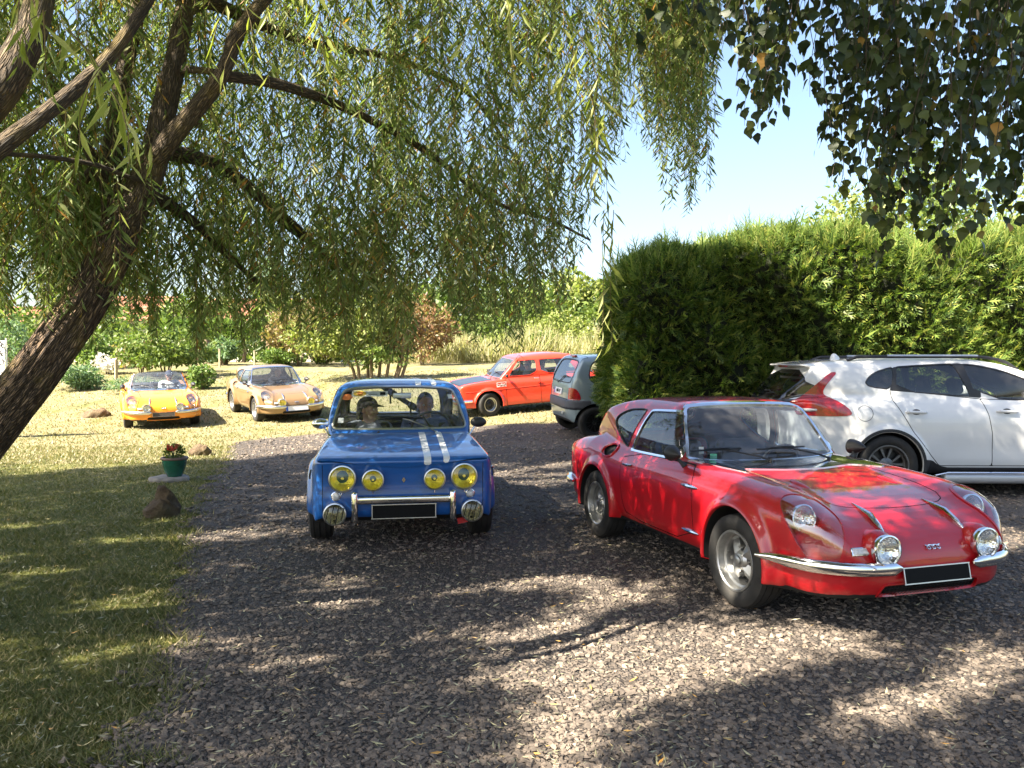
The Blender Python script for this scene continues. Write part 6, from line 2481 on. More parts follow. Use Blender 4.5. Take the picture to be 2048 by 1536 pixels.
# unseen upper crown, added for its dappled shade: gaps shaped to give these sun-flecks
FLECKS = [(.85, 4.25, .62, .50, .98), (.26, 3.35, .32, .45, .95), (1.68, 4.37, .45, .30, .9), (1.63, 3.46, .20, .28, .98), (-.71, 6.75, .95, .17, .75), (-2.2, 7.13, .55, .24, .8),
          (-1.1, 5.67, .35, .14, .7), (.09, 5.40, .55, .28, .62), (.65, 5.15, .40, .30, .72), (-1.5, 4.37, .32, .11, .8), (-1.0, 4.09, .32, .09, .8), (-.07, 4.45, .25, .11, .75), (-2.1, 5.0, .35, .10, .7),
          (-3.05, 6.93, .38, .11, .85), (3.9, 6.9, .6, .5, .5), (.53, 6.9, .45, .30, .5), (-3.3, 5.9, .35, .09, .6), (2.95, 5.55, .75, .55, .50), (-.5, 6.62, .85, .26, .62), (-.45, 7.6, .6, .3, .5), (5.2, 9.4, 1.6, .9, .52),
          (2.6, 4.1, .5, .30, .6), (1.35, 4.95, .5, .18, .5), (-.4, 4.9, .4, .15, .5), (3.2, 4.4, .5, .4, .5), (-.97, 5.19, .30, .24, .98), (-1.62, 4.98, .22, .14, .9), (-1.9, 3.75, .2, .08, .6), (-2.6, 4.4, .35, .10, .5)]


def sun_share(gx_, gy_):
    """sunlit share of the ground that the crown is shaped to leave"""
    f = np.interp(gx_, [-4, -1, 2, 5], [.18, .12, .18, .20]) * np.interp(gy_, [7.2, 8.2], [1, .12])
    # crown thinned here to light the hanging curtain, which throws the shade
    f = np.maximum(f, .86 * np.clip(2.2 - 1.3 * np.hypot((gx_ - 1.5) / 3.0, (gy_ - 8.8) / 2.4), 0, 1))
    for (cx, cy, rx, ry, s) in FLECKS:
        e = np.sqrt(((gx_ - cx) / rx) ** 2 + ((gy_ - cy - .35 * (gx_ - cx) * .5) / ry) ** 2)
        f = np.maximum(f, min(1, s * 1.2) * np.clip((1.45 - e) * 2, 0, 1))
    rim = np.interp(gx_, [-12, -7, -4.5, -2, 0, 2, 4, 5.6, 6.4], [11.0, 11.2, 12.0, 15.0, 16.6, 17.0, 15.6, 12.9, 9.5]) + .35 * np.sin(gx_ * 2.3) + .2 * np.sin(gx_ * 5.1)
    return np.maximum(f, np.clip((gy_ - rim) / .6 + .5, 0, 1))


def crown_gaps(gx_, gy_):
    # gaps drawn out along the sun's track over the ground
    a, b = gx_ * .85 + gy_ * .52, -gx_ * .52 + gy_ * .85
    w = 1.1 * np.sin(b * 3.1 + a * .7) + .6 * np.sin(a * 2.3 - b * 2.0)
    n = np.sin(a * 3.0 + w) * np.sin(b * 6.3 + .8 * np.sin(a * 2.1)) + .55 * np.sin(a * 7.1 + 2 * w) * np.sin(b * 12.3 + w) + .35 * np.sin(a * 13.7 - b * 3) * np.sin(b * 21 + a * 5)
    q = np.sort(n)
    return np.searchsorted(q, n) / len(n)


def shade_crown():
    # leaf bunches carried 4.5 to 11 m up, above the picture; placed along the sun's rays to shape the sun-flecks
    n = 70000
    gx_ = -8 + 15.0 * RNG.random(n)
    gy_ = 1.6 + 15.8 * RNG.random(n)
    h = 4.6 + 3.2 * RNG.random(n) + np.clip(gy_ - 7, 0, 6) * .55
    P = np.c_[gx_, gy_, 0 * h] + SUN_DIR[None] * (h / SUN_DIR[2])[:, None]
    keep = crown_gaps(gx_, gy_) > sun_share(gx_, gy_)
    keep &= RNG.random(n) < np.where(gx_ < -4.5, .6, 1)
    # nothing that would hang into the picture
    keep &= ~((P[:, 2] < 1.95 + .46 * np.maximum(P[:, 1], 0)) & (P[:, 1] > -.2)) & (np.hypot(P[:, 0] + 3.5, P[:, 1] - 3.8) < 11)
    P = P[keep]
    k = 7
    Q = np.repeat(P, k, axis=0) + RNG.normal(size=(len(P) * k, 3)) * np.array((.085, .085, .10))
    n = len(Q)
    D = rand_unit(n) * .8 + (0, 0, -.6)
    D /= np.linalg.norm(D, axis=1)[:, None]
    L = .11 + .07 * RNG.random(n)
    V, F = leaf_quads(Q, D, rand_unit(n), L, L * .36, .1)
    o = mesh_np('shade_foliage', V - np.array(willow.location), [F], 'willow_leaf_top', willow, False)
    tag(o, kind='stuff')


shade_crown()

# ------------------------------------------------------------------ birch at the right
birch = empty('birch_tree', (4.1, 1.0, 0))
tag(birch, 'birch whose shade-darkened rounded leaves on fine twigs hang into the upper right corner', 'tree')
BL = np.array(birch.location)
limb('trunk', np.array([(4.1, 1.0, -.1), (4.12, 1.0, 1.5), (4.05, 1.05, 3.2), (4.15, 1.1, 5.5), (4.1, 1.1, 8.0)]) - BL, [.17, .14, .12, .09, .04], 'birch_bark', birch, 18, 0.0)
for (a, b, c) in (((4.1, 1.05, 2.6), (3.0, 2.3, 3.6), (1.35, 3.0, 3.05)), ((4.1, 1.05, 2.9), (3.2, 2.6, 3.7), (2.1, 3.2, 3.3)), ((4.1, 1.1, 3.4), (2.6, 2.0, 4.1), (.7, 2.9, 3.2)), ((4.1, 1.0, 2.3), (3.2, 2.2, 2.95), (2.3, 3.1, 2.6)), ((4.1, 1.1, 3.0), (3.6, 2.4, 3.4), (2.5, 3.6, 3.0))):
    limb('branch', np.array([a, b, c]) - BL, [.035, .02, .006], 'birch_twig', birch, 8, 0, 8)


def birch_leaves():
    # hanging twigs: u, v of tip, depth, length
    spec = []
    for _ in range(195):
        r = RNG.random()
        if r < .10:
            u, vb = 1425 + 125 * RNG.random(), 60 + 200 * RNG.random()
        elif r < .20:
            u, vb = 1300 + 340 * RNG.random(), 20 + 110 * RNG.random()
        elif r < .40:
            u = 1630 + 150 * RNG.random()
            vb = np.interp(u, [1630, 1660, 1700, 1760], [230, 420, 360, 560]) * (.25 + .75 * RNG.random())
        else:
            u = 1745 + 330 * RNG.random()
            vb = np.interp(u, [1745, 1790, 1860, 1950, 2060], [480, 390, 545, 500, 420]) * (.12 + .88 * RNG.random() ** .7)
        spec.append((u, vb, 2.35 + 1.3 * RNG.random() * (1 if u > 1650 else .6)))
    LP, LD, LN, LL = [], [], [], []
    tw = MB()
    cat = MB()
    for (u, vb, D) in spec:
        tip = at(u, vb, D)
        L = .28 + .40 * RNG.random()
        dx = RNG.normal(size=3) * .05
        dx[0] -= .06
        top = tip + (-dx[0], -dx[1], L)
        k = 7
        t = np.linspace(0, 1, k)
        P = top + (tip - top) * t[:, None] + np.c_[.03 * np.sin(t * 4 + u), .02 * np.cos(t * 3 + u), -.02 * np.sin(t * 3.1)]
        tw.tube(P, np.linspace(.0016, .0007, k), 4, cap=False)
        m = int(L * 38)
        for q in range(m):
            f = (q + RNG.random()) / m
            p = top + (tip - top) * f + np.array((.03 * np.sin(f * 4 + u), .02 * np.cos(f * 3 + u), -.02 * np.sin(f * 3.1)))
            a = RNG.random() * 6.283
            o = np.array((math.cos(a), math.sin(a), -.35))
            st = p + o * .018
            d = np.array((math.cos(a) * .55, math.sin(a) * .55, -.9 - .3 * RNG.random()))
            LP.append(st)
            LD.append(d / np.linalg.norm(d))
            nn = o * .9 + rand_unit(1)[0] * .7
            LN.append(nn)
            LL.append(.028 + .024 * RNG.random())
        if RNG.random() < .30:
            c = top + (tip - top) * RNG.random()
            cat.tube([c, c + (0.004, .003, -.012), c + (.005, .004, -.032)], [.002, .0045, .002], 6)
    P, D, Nn, L = np.array(LP), np.array(LD), np.array(LN), np.array(LL)
    Nn -= D * np.sum(Nn * D, 1)[:, None]
    Nn /= np.linalg.norm(Nn, axis=1)[:, None]
    S = np.cross(D, Nn)
    prof = [(0, 0), (.10, .26), (.30, .43), (.44, .40), (.55, .34), (.72, .19), (.86, .09), (1.05, 0), (.86, -.09), (.72, -.19), (.55, -.34), (.44, -.40), (.30, -.43), (.10, -.26)]
    jit = .03 * RNG.normal(size=(len(P), len(prof), 2))
    V = np.stack([P + D * (L * (a + jit[:, i_, 0]))[:, None] + S * (L * (b + jit[:, i_, 1]))[:, None] + Nn * (L * (.18 * abs(b) - .10 * a * a))[:, None] for i_, (a, b) in enumerate(prof)], 1)
    m = len(prof)
    base = np.arange(len(P))[:, None] * m
    Q = np.concatenate([base + np.array([k_, k_ + 1, m - 2 - k_ + 1 - 0 if False else m - 1 - k_, (m - k_) % m]) for k_ in range(1, m // 2)])
    T = base + np.array([0, 1, m - 1])
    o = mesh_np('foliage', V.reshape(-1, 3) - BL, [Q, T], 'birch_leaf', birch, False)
    tag(o, kind='stuff')
    for mb, nm, mt in ((tw, 'shoots', 'birch_twig'), (cat, 'catkins', 'stem')):
        o = mb.build(nm, mt, birch)
        o.data.transform(Matrix.Translation(-Vector(BL)))
        tag(o, kind='stuff')
    # the crown overhead, out of the picture, keeps these twigs in shade
    n = 5200
    C = np.c_[4.1 + RNG.normal(size=n) * 1.35 - 1.2, 1.6 + RNG.normal(size=n) * 1.1, 4.6 + RNG.random(n) * 2.6]
    C = C[C[:, 2] > 2.35 + .46 * np.maximum(C[:, 1], 0)]
    g = C - SUN_DIR[None] * (C[:, 2] / SUN_DIR[2])[:, None]
    V, F = leaf_quads(C, rand_unit(len(C)) * (1, 1, .6) + (0, 0, -.5), rand_unit(len(C)), np.full(len(C), .10), np.full(len(C), .075))
    o = mesh_np('shade_foliage', V - BL, [F], 'birch_leaf', birch, False)
    tag(o, kind='stuff')


birch_leaves()

# ------------------------------------------------------------------ the clipped conifer hedge
hedge = empty('hedge', (5.4, 12.1, 0))
tag(hedge, 'tall dense conifer hedge with ragged sunlit top standing behind the white estate car', 'hedge')
HB = np.array(hedge.location)
HX0, HX1, HY0, HY1, HH = 1.50, 11.5, 11.05, 13.3, 3.17


def hedge_fn(x, y, z):
    wobx = .10 * np.sin(y * 2.1 + z * 1.9) + .07 * np.sin(z * 4.3)
    woby = .13 * np.sin(x * 1.7 + z * 1.1) + .08 * np.sin(x * 4.1 + z * 3.3) + .05 * np.sin(x * 9.1 - z * 7.3)
    top = HH + .10 * np.sin(x * 1.9) + .06 * np.sin(x * 4.7 + y * 2) + .012 * (x - 5)
    ax = np.maximum((HX0 + .16 * np.clip(z - 2.0, 0, 2) + wobx) - x, x - HX1)
    ay = np.maximum(HY0 + woby - y, y - HY1)
    return smax(smax(ax, ay, .45), z - top + .30 * np.clip(2.9 - x, 0, 2) ** 2 * .55, .45)


hv, hq, hn = nets(hedge_fn, (.8, 10.4, -.15), (12, 13.9, 3.8), .12, 2)
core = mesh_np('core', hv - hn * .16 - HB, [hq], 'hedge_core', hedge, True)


def hedge_sprays():
    # sample the skin
    T = np.concatenate([hq[:, [0, 1, 2]], hq[:, [0, 2, 3]]])
    A, B, C_ = hv[T[:, 0]], hv[T[:, 1]], hv[T[:, 2]]
    ar = np.linalg.norm(np.cross(B - A, C_ - A), axis=1)
    cen = (A + B + C_) / 3
    nn = hn[T].mean(1)
    vis = (nn[:, 1] < .35) & (cen[:, 0] < 8.6) & (cen[:, 2] > .0)
    w = ar * np.where(vis, 1, .02)
    n = 22000
    k = RNG.choice(len(T), n, p=w / w.sum())
    r1, r2 = np.sqrt(RNG.random(n)), RNG.random(n)
    P = (1 - r1)[:, None] * A[k] + (r1 * (1 - r2))[:, None] * B[k] + (r1 * r2)[:, None] * C_[k]
    Nn = nn[k]
    Nn /= np.linalg.norm(Nn, axis=1)[:, None]
    P = P - Nn * (.14 * RNG.random(n))[:, None]
    up = np.clip(Nn[:, 2], 0, 1)
    D = Nn * .85 + rand_unit(n) * .55 + np.array((0, 0, 1.0)) * (.15 + .75 * up + .25 * (P[:, 2] > 2.5))[:, None]
    D /= np.linalg.norm(D, axis=1)[:, None]
    L = .11 + .11 * RNG.random(n) + .08 * up * RNG.random(n)
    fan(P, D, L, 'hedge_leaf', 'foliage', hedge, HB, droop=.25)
    # top tips with sunlight put into their colour, and a few long whips
    n = 7600
    w2 = ar * np.where((nn[:, 2] > .25) & (cen[:, 2] > 2.5) & (cen[:, 0] < 9), 1, 0)
    k = RNG.choice(len(T), n, p=w2 / w2.sum())
    P = cen[k] + RNG.normal(size=(n, 3)) * .05
    D = np.array((0, 0, 1.0)) + rand_unit(n) * .42 + nn[k] * .15
    D /= np.linalg.norm(D, axis=1)[:, None]
    L = .08 + .11 * RNG.random(n) + .26 * RNG.random(n) ** 6
    fan(P, D, L, 'hedge_tip_lit', 'sunlit_tips', hedge, HB, droop=-.1, slim=True)


def fan(P, D, L, mat, name, parent, base, droop=.2, slim=False):
    """flat scale-leaf sprays: a stem with side fingers"""
    n = len(P)
    S = np.cross(D, rand_unit(n))
    S /= np.linalg.norm(S, axis=1)[:, None]
    Nn = np.cross(D, S)
    VV, FF = [], []
    off = 0
    for (t, sgn, ln, ang) in ((0, 0, 1, 0), (.18, 1, .50, 48), (.30, -1, .50, 48), (.42, 1, .42, 44), (.54, -1, .40, 44), (.68, 1, .28, 40), (.78, -1, .24, 40)):
        a = math.radians(ang)
        d = D * math.cos(a) + S * (sgn * math.sin(a)) + np.array((0, 0, -droop)) * (t + .3)
        d /= np.linalg.norm(d, axis=1)[:, None]
        p = P + D * (L * t)[:, None] + np.array((0, 0, -droop * .4)) * (L * t * t)[:, None]
        l = L * ln * (.8 + .4 * RNG.random(n))
        V, F = leaf_quads(p, d, Nn, l, l * (.055 if slim else .15) + (.0025 if slim else .004), .02)
        VV.append(V)
        FF.append(F + off)
        off += len(V)
    # keep every spray one island: share its first vertex
    o = mesh_np(name, np.concatenate(VV) - base, [np.concatenate(FF)], mat, parent, False)
    tag(o, kind='stuff')
    return o


hedge_sprays()


# ------------------------------------------------------------------ trees and shrubs of the far garden
def crown(name, parent, base, c, r, n, size, mat, clumps=26, seed=0, squash=1.0, droop=0.3, ratio=.6, fill=.55):
    g = np.random.default_rng(seed + 100)
    cc = g.normal(size=(clumps, 3))
    cc /= np.linalg.norm(cc, axis=1)[:, None]
    cc *= (fill + (1 - fill) * g.random((clumps, 1)) ** .5)
    cr = .22 + .20 * g.random(clumps)
    k = g.integers(0, clumps, n)
    o = g.normal(size=(n, 3))
    o /= np.linalg.norm(o, axis=1)[:, None]
    P = cc[k] * .80 + o * (cr[k] * (.5 + .55 * g.random(n)))[:, None]
    P = np.array(c) + P * np.array(r)
    D = o * .7 + g.normal(size=(n, 3)) * .6 + (0, 0, -droop)
    D /= np.linalg.norm(D, axis=1)[:, None]
    Nn = o + g.normal(size=(n, 3)) * .5
    L = size * (.6 + .8 * g.random(n))
    V, F = leaf_quads(P, D, Nn, L, L * ratio, .1)
    ob = mesh_np(name, V - np.array(base), [F], mat, parent, False)
    tag(ob, kind='stuff')
    return ob


def gz(x, y):
    return float(terrain(x, y))


SEED = [0]


def tree(name, label, x, y, h, r, mat, n=4200, size=.26, trunk=.16, group=None, cat='tree', low=.25, clumps=28):
    SEED[0] += 1
    b = (x, y, gz(x, y))
    t = empty(name, b)
    tag(t, label, cat, group)
    limb('trunk', [(0, 0, -.2), (.05, 0, h * .3), (-.05, .05, h * .6), (0, 0, h * .85)], [trunk, trunk * .8, trunk * .55, trunk * .2], 'stem', t, 8, 0, 3)
    for q in range(3):
        a = q * 2.1 + SEED[0]
        limb('limb', [(0, 0, h * (.28 + .1 * q)), (r * .35 * math.cos(a), r * .35 * math.sin(a), h * (.48 + .1 * q)), (r * .7 * math.cos(a), r * .7 * math.sin(a), h * (.62 + .08 * q))], [trunk * .5, trunk * .35, trunk * .12], 'stem', t, 6, 0, 3)
    zc = h * (low + (1 - low) / 2)
    crown('crown', t, b, (b[0], b[1], b[2] + zc), (r, r * .9, h * (1 - low) / 2), n, size, mat, clumps, SEED[0])
    return t


def shrub(name, label, x, y, h, r, mat, n=1800, size=.13, stems=5, group=None, cat='shrub', ratio=.6, clumps=18, ry=None):
    SEED[0] += 1
    b = (x, y, gz(x, y))
    t = empty(name, b)
    tag(t, label, cat, group)
    m = MB()
    for q in range(stems):
        a = q * 6.283 / stems + SEED[0]
        limb('stem', [(.04 * math.cos(a), .04 * math.sin(a), -.05), (r * .2 * math.cos(a), r * .2 * math.sin(a), h * .4), (r * .5 * math.cos(a), r * .5 * math.sin(a), h * .78)], [.025, .018, .006], 'stem', t, 5, 0, 3)
    crown('foliage', t, b, (b[0], b[1], b[2] + h * .54), (r, ry or r, h * .5), n, size, mat, clumps, SEED[0], ratio=ratio, fill=.45)
    return t


# ------------------------------------------------------------------ far garden
def house(label, x0, x1, y, zr, ze, depth=7):
    z0 = gz((x0 + x1) / 2, y)
    h = empty('house', ((x0 + x1) / 2, y, z0))
    tag(h, label, 'house')
    w = x1 - x0
    MB().box((0, depth / 2, (ze - z0) / 2), (w, depth, ze - z0)).build('wall', 'house_wall', h, False)
    o = .4
    a, b = ze - z0 - .05, zr - z0
    for s, nm in ((-1, 'roof'), (1, 'roof')):
        y0_, y1_ = (-o, depth / 2) if s < 0 else (depth + o, depth / 2)
        m = MB()
        rows, cols = 9, max(8, int(w / .9))
        ys = np.linspace(y0_, y1_, rows + 1)
        zs = np.linspace(a, b, rows + 1)
        for r_ in range(rows):
            m.add([(-w / 2 - o, ys[r_], zs[r_] + .07), (w / 2 + o, ys[r_], zs[r_] + .07), (w / 2 + o, ys[r_ + 1], zs[r_ + 1]), (-w / 2 - o, ys[r_ + 1], zs[r_ + 1]),
                   (-w / 2 - o, ys[r_], zs[r_] - .05), (w / 2 + o, ys[r_], zs[r_] - .05)], [(0, 1, 2, 3), (4, 5, 1, 0)])
        m.build(nm, 'roof_tile', h, False)
    for s in (-1, 1):
        MB().prism([(0, a), (depth, a), (depth / 2, b - .1)], .05, [(0, 1, 0), (0, 0, 1), (1, 0, 0)], (s * (w / 2 - .03), 0, 0)).build('gable', 'house_wall', h, False)
    n = max(2, int(w / 3))
    for k in range(n):
        x = -w / 2 + w * (k + .5) / n
        f = MB().box((x, -.03, (ze - z0) * .55), (1.1, .08, 1.3)).build('window', 'plate_white', h, False)
        MB().box((x, -.08, (ze - z0) * .55), (.9, .04, 1.1)).build('pane', 'house_window', f, False)
    return h


house('far house with a long red tiled roof seen through the willow behind the clipped hedge', -21.0, -11.8, 55, 5.9, 4.1)
house('far house with red tiled gable roof just right of the leaning trunk', -29.5, -23.6, 54, 6.0, 4.2)
house('pale house with red roof at the far left edge beyond the banner', -40.5, -33.4, 56, 5.4, 4.0)

BT = 'broad trees at the end of the garden'
for k, (lab, x, y, h, r, m, n) in enumerate([
        ('tall grey-green tree behind the houses, farthest left', -32, 66, 8.5, 4.5, 'leaf_mid', 2600),
        ('slender poplar-like tree rising above the long red roof', -18.6, 64, 9.5, 1.9, 'leaf_blue', 2200),
        ('dark bushy tree right of the long red roof', -11.5, 52, 5.6, 3.4, 'leaf_dark', 2600),
        ('yellow-green tree behind the multi-stemmed bush', -6.8, 46, 4.6, 2.7, 'leaf_yellow', 2600),
        ('dark tree behind the dry reeds, left of the bright round tree', -3.6, 47, 5.2, 2.8, 'leaf_dark', 2600),
        ('tree with darker crown standing between the reeds and the round tree', -.4, 49, 5.4, 2.6, 'leaf_mid', 3000),
        ('bright round sunlit tree above the orange-red saloon', 3.4, 46, 5.6, 2.7, 'leaf_yellow', 4200),
        ('mid-green tree just left of the conifer hedge', 5.6, 44, 4.4, 2.2, 'leaf_mid', 3000),
        ('pale yellow-green tree looking over the hedge, left one', 9.6, 22, 5.6, 1.7, 'leaf_yellow', 3600),
        ('green tree looking over the hedge behind the birch leaves', 10.9, 23, 7.0, 2.6, 'leaf_mid', 4600),
        ('yellow-green tree over the hedge at the right edge', 14.6, 22.5, 6.4, 2.6, 'leaf_yellow', 4200)]):
    tree('broadleaf_tree', lab, x, y, h, r, m, n, .30 if y > 30 else .17, .16, BT, low=.12 if y > 30 else .2)

shrub('shrub', 'large loose olive-green shrub on the left behind the orange open car', -12.0, 28.5, 1.75, 1.65, 'leaf_mid', 4200, .14, 7)
shrub('shrub', 'pale reddish-green shrub growing into the left side of the olive shrub', -13.3, 29.5, 1.5, .9, 'leaf_bronze', 900, .13, 4)
shrub('shrub', 'bright green rounded shrub between trunk and flowering bush', -15.9, 31, 1.55, 1.1, 'leaf_fresh', 2000, .14, 4)
shrub('shrub', 'grey-green shrub between the white banner and the willow trunk', -18.2, 30, 2.1, 1.0, 'leaf_blue', 1600, .14, 4)
shrub('flowering_bush', 'small bush covered in cream flowers left of the paired stakes', -14.4, 29.3, .75, .45, 'pale_cloth', 700, .10, 3, ratio=.8)
shrub('shrub', 'low blue-green clump on the lawn left of the orange car', -13.5, 25.5, .75, 1.0, 'leaf_blue', 2600, .13, 6, ratio=.35)
shrub('shrub', 'low blue-green fringe trailing from the clump toward the orange car', -11.4, 25.0, .38, 1.0, 'leaf_blue', 1200, .11, 4, ratio=.35)
shrub('shrub', 'small leafy plant right behind the orange car windscreen', -9.6, 25.5, .75, .42, 'leaf_fresh', 800, .12, 4)
shrub('shrub', 'blue-green shrub below the clipped hedge at its left end', -11.6, 33, 1.1, .75, 'leaf_blue', 1500, .12, 4)
shrub('shrub', 'dark arching conifer shrub right of the fence posts', -9.6, 34.5, 1.75, 1.35, 'leaf_dark', 2600, .22, 5, ratio=.3)
shrub('shrub', 'fresh green low plants at the lawn edge by the right post', -9.2, 32.5, .75, .8, 'leaf_fresh', 1400, .12, 4)
shrub('shrub', 'dull green bush at the lawn edge behind the bronze coupe', -7.6, 33.5, .85, .9, 'leaf_mid', 1200, .12, 4)
shrub('shrub', 'yellow-lit bush at the foot of the bright round tree', 2.3, 39, 2.3, 1.6, 'leaf_yellow', 2600, .16, 4)
shrub('shrub', 'pinkish seeding bush among the dry reeds', -1.9, 36, 1.0, .8, 'leaf_bronze', 1000, .13, 4)
shrub('shrub', 'red-leaved shrub behind the right side of the multi-stemmed bush', -3.6, 33, 2.7, 1.5, 'leaf_red', 3000, .15, 5)
shrub('shrub', 'bronze-leaved shrub behind the left side of the multi-stemmed bush', -8.4, 32.5, 2.5, 1.7, 'leaf_bronze', 3000, .15, 5)

shrub('shrub', 'loose yellow-green bush standing in the dry reeds left of the saloon', -.6, 37.2, 1.35, 1.1, 'leaf_yellow', 1500, .15, 4)
shrub('shrub', 'grey-green bush in the dry reeds directly above the saloon roof', 1.3, 35.8, 1.3, 1.0, 'leaf_mid', 1500, .15, 4)
shrub('shrub', 'thin green bush in the dry reeds beside the conifer hedge', 3.6, 36.5, 1.5, .9, 'leaf_yellow', 1300, .15, 4)
tree('broadleaf_tree', 'low green tree standing in front of the long red roof, left one', -17.6, 47, 4.3, 2.2, 'leaf_mid', 2600, .26, .12, BT, low=.08)
tree('broadleaf_tree', 'low yellow-green tree in front of the long red roof, right one', -12.9, 46, 4.1, 1.8, 'leaf_yellow', 2200, .26, .12, BT, low=.08)
tree('broadleaf_tree', 'low tree just right of the leaning trunk in front of the gable', -23.8, 46, 4.4, 2.4, 'leaf_blue', 2600, .26, .12, BT, low=.08)

# multi-stemmed bush on the lawn
bb = (-4.45, 27.0, gz(-4.45, 27.0))
bush = empty('bush', bb)
tag(bush, 'spreading multi-stemmed bush with yellow-green and reddish leaves above the blue car roof', 'bush')
for (dx, dy, tx, ty, hh) in ((-.55, 0, -1.7, .3, 1.9), (-.30, .1, -1.0, -.4, 2.2), (-.15, -.1, -.3, .5, 2.4), (.05, .1, .15, -.5, 2.5), (.30, 0, .7, .5, 2.4), (.55, .1, .95, -.2, 2.3), (.75, 0, 1.5, .2, 2.2), (.62, -.1, 1.25, -.6, 1.9), (-.7, .1, -2.0, -.2, 1.5)):
    limb('stem', [(dx, dy, -.1), (dx * 1.3 + .05, dy, hh * .35), (tx * .75, ty * .6, hh * .72), (tx, ty, hh)], [.062, .05, .034, .012], 'stem', bush, 7, 0, 4)
    for q in range(2):
        f = .45 + .25 * q
        p = np.array((dx + (tx - dx) * f, dy + (ty - dy) * f, hh * f))
        limb('twig', [p, p + (RNG.normal() * .35, RNG.normal() * .3, .25), p + (RNG.normal() * .6, RNG.normal() * .5, .4)], [.016, .011, .005], 'stem', bush, 4, 0, 3)
for nm, c, r, n, m in (('foliage', (-6.1, 27, bb[2] + 1.55), (1.35, 1.0, .75), 2600, 'leaf_yellow'), ('foliage', (-5.4, 27, bb[2] + 1.35), (1.1, .9, .65), 2000, 'leaf_yellow'), ('foliage', (-4.6, 26.8, bb[2] + 1.95), (1.2, .9, .75), 2200, 'leaf_yellow'),
                       ('red_foliage', (-3.6, 27.2, bb[2] + 1.75), (1.3, .9, .8), 2200, 'leaf_red'), ('low_foliage', (-4.3, 26.8, bb[2] + .9), (1.3, .8, .5), 900, 'leaf_mid'), ('red_foliage', (-6.6, 27.6, bb[2] + 1.9), (.9, .8, .6), 900, 'leaf_bronze')):
    SEED[0] += 1
    crown(nm, bush, bb, c, r, n, .12, m, 20, SEED[0], fill=.4)

# clipped green hedge in front of the long house
ch = empty('clipped_hedge', (-12.8, 38, gz(-12.8, 38)))
tag(ch, 'bright green clipped hedge on bare trunks under the long red roof', 'hedge')
MB().rbox((0, 0, 1.42), (5.6, 1.1, .62), .22).build('core', 'hedge_core', ch)
n = 5200
P = np.c_[(RNG.random(n) - .5) * 5.7, (RNG.random(n) - .5) * 1.2, 1.08 + .75 * RNG.random(n)]
e = RNG.integers(0, 2, n)
P[:, 1] = np.where(e == 0, -.58 + .06 * RNG.normal(size=n), P[:, 1])
P[:, 2] = np.where(e == 1, 1.76 + .05 * RNG.normal(size=n), P[:, 2])
V, F = leaf_quads(P, rand_unit(n) * .8 + (0, -.3, .5), rand_unit(n), .14 + .08 * RNG.random(n), .05 + .03 * RNG.random(n))
tag(mesh_np('foliage', V, [F], 'leaf_fresh', ch, False), kind='stuff')
for x in (-2.4, -1.5, -.5, .4, 1.3, 2.3):
    limb('trunk', [(x, 0, -.1), (x + .06, 0, .6), (x - .05, 0, 1.3)], [.10, .085, .07], 'stem', ch, 7, 0, 3)

# tall dry reeds
n = 11000
rx = -6.0 + 12.5 * RNG.random(n)
ry = 34.5 + 7 * RNG.random(n)
hh = (.75 + .75 * RNG.random(n)) * (1 + .2 * np.sin(rx * 1.7)) * np.interp(rx, [-6, -3.5, 0, 6.5], [.5, .8, 1, 1.05])
P = np.c_[rx, ry, terrain(rx, ry)]
D = np.array((0, 0, 1.0)) + rand_unit(n) * .42
D /= np.linalg.norm(D, axis=1)[:, None]
V, F = leaf_quads(P, D, rand_unit(n), hh, .03 + .035 * RNG.random(n), .25)
o = mesh_np('tall_grass', V, [F], 'reed_leaf', None, False)
tag(o, 'tall dry yellow grasses and reeds along the lawn edge', None, None, 'stuff')

# the hedgerow that closes the garden, too far and tangled to tell its plants apart
n = 26000
rx = -46 + 52 * RNG.random(n)
ry = 41 + 9 * RNG.random(n)
ht = np.interp(rx, [-46, -30, -22, -12, -7, 0, 6], [2.8, 2.5, 2.3, 2.4, 3.0, 3.2, 3.2]) * (1 + .3 * np.sin(rx * .9) + .15 * np.sin(rx * 2.3 + ry))
P = np.c_[rx, ry, terrain(rx, ry) + ht * RNG.random(n) ** .7]
o_ = rand_unit(n)
V, F = leaf_quads(P, o_, rand_unit(n), .22 + .2 * RNG.random(n), .14 + .12 * RNG.random(n), .1)
tag(mesh_np('far_hedgerow', V, [F], 'leaf_mid', None, False), 'tangled green hedgerow closing the far end of the garden', None, None, 'stuff')

# posts and stakes
def post(label, x, y, h, r, lean=0.0, name='fence_post', cat='post', mat='post_wood', group='posts and stakes at the lawn edge'):
    o = limb(name, [(0, 0, -.2), (lean * .5, 0, h * .5), (lean, 0, h)], [r, r * .97, r * .9], mat, None, 8, 0, 3)
    o.location = (x, y, gz(x, y))
    tag(o, label, cat, group)
    return o


post('slim pale fence post left of the arching conifer shrub, left one of two', -11.3, 31.8, .72, .035)
post('slim pale fence post nearest the arching conifer shrub, right one of two', -9.95, 31.8, .74, .035)
post('thin stake leaning to the right beside the olive shrub', -10.95, 28.3, 1.0, .03, .22)
post('pale stake of the pair by the flowering bush, left one', -13.45, 28.0, .72, .035)
post('darker stake of the pair by the flowering bush, right one', -13.30, 27.6, .70, .04)
post('short grey post behind the bronze coupe roof', -8.7, 33.4, .5, .06)
post('thick pale stump under the clipped hedge, left one', -12.6, 34.2, 1.0, .14, -.1, 'tree_stump', 'stump', 'stem')
post('split pale stump under the clipped hedge, right one', -11.75, 33.6, .85, .15, .05, 'tree_stump', 'stump', 'stem')


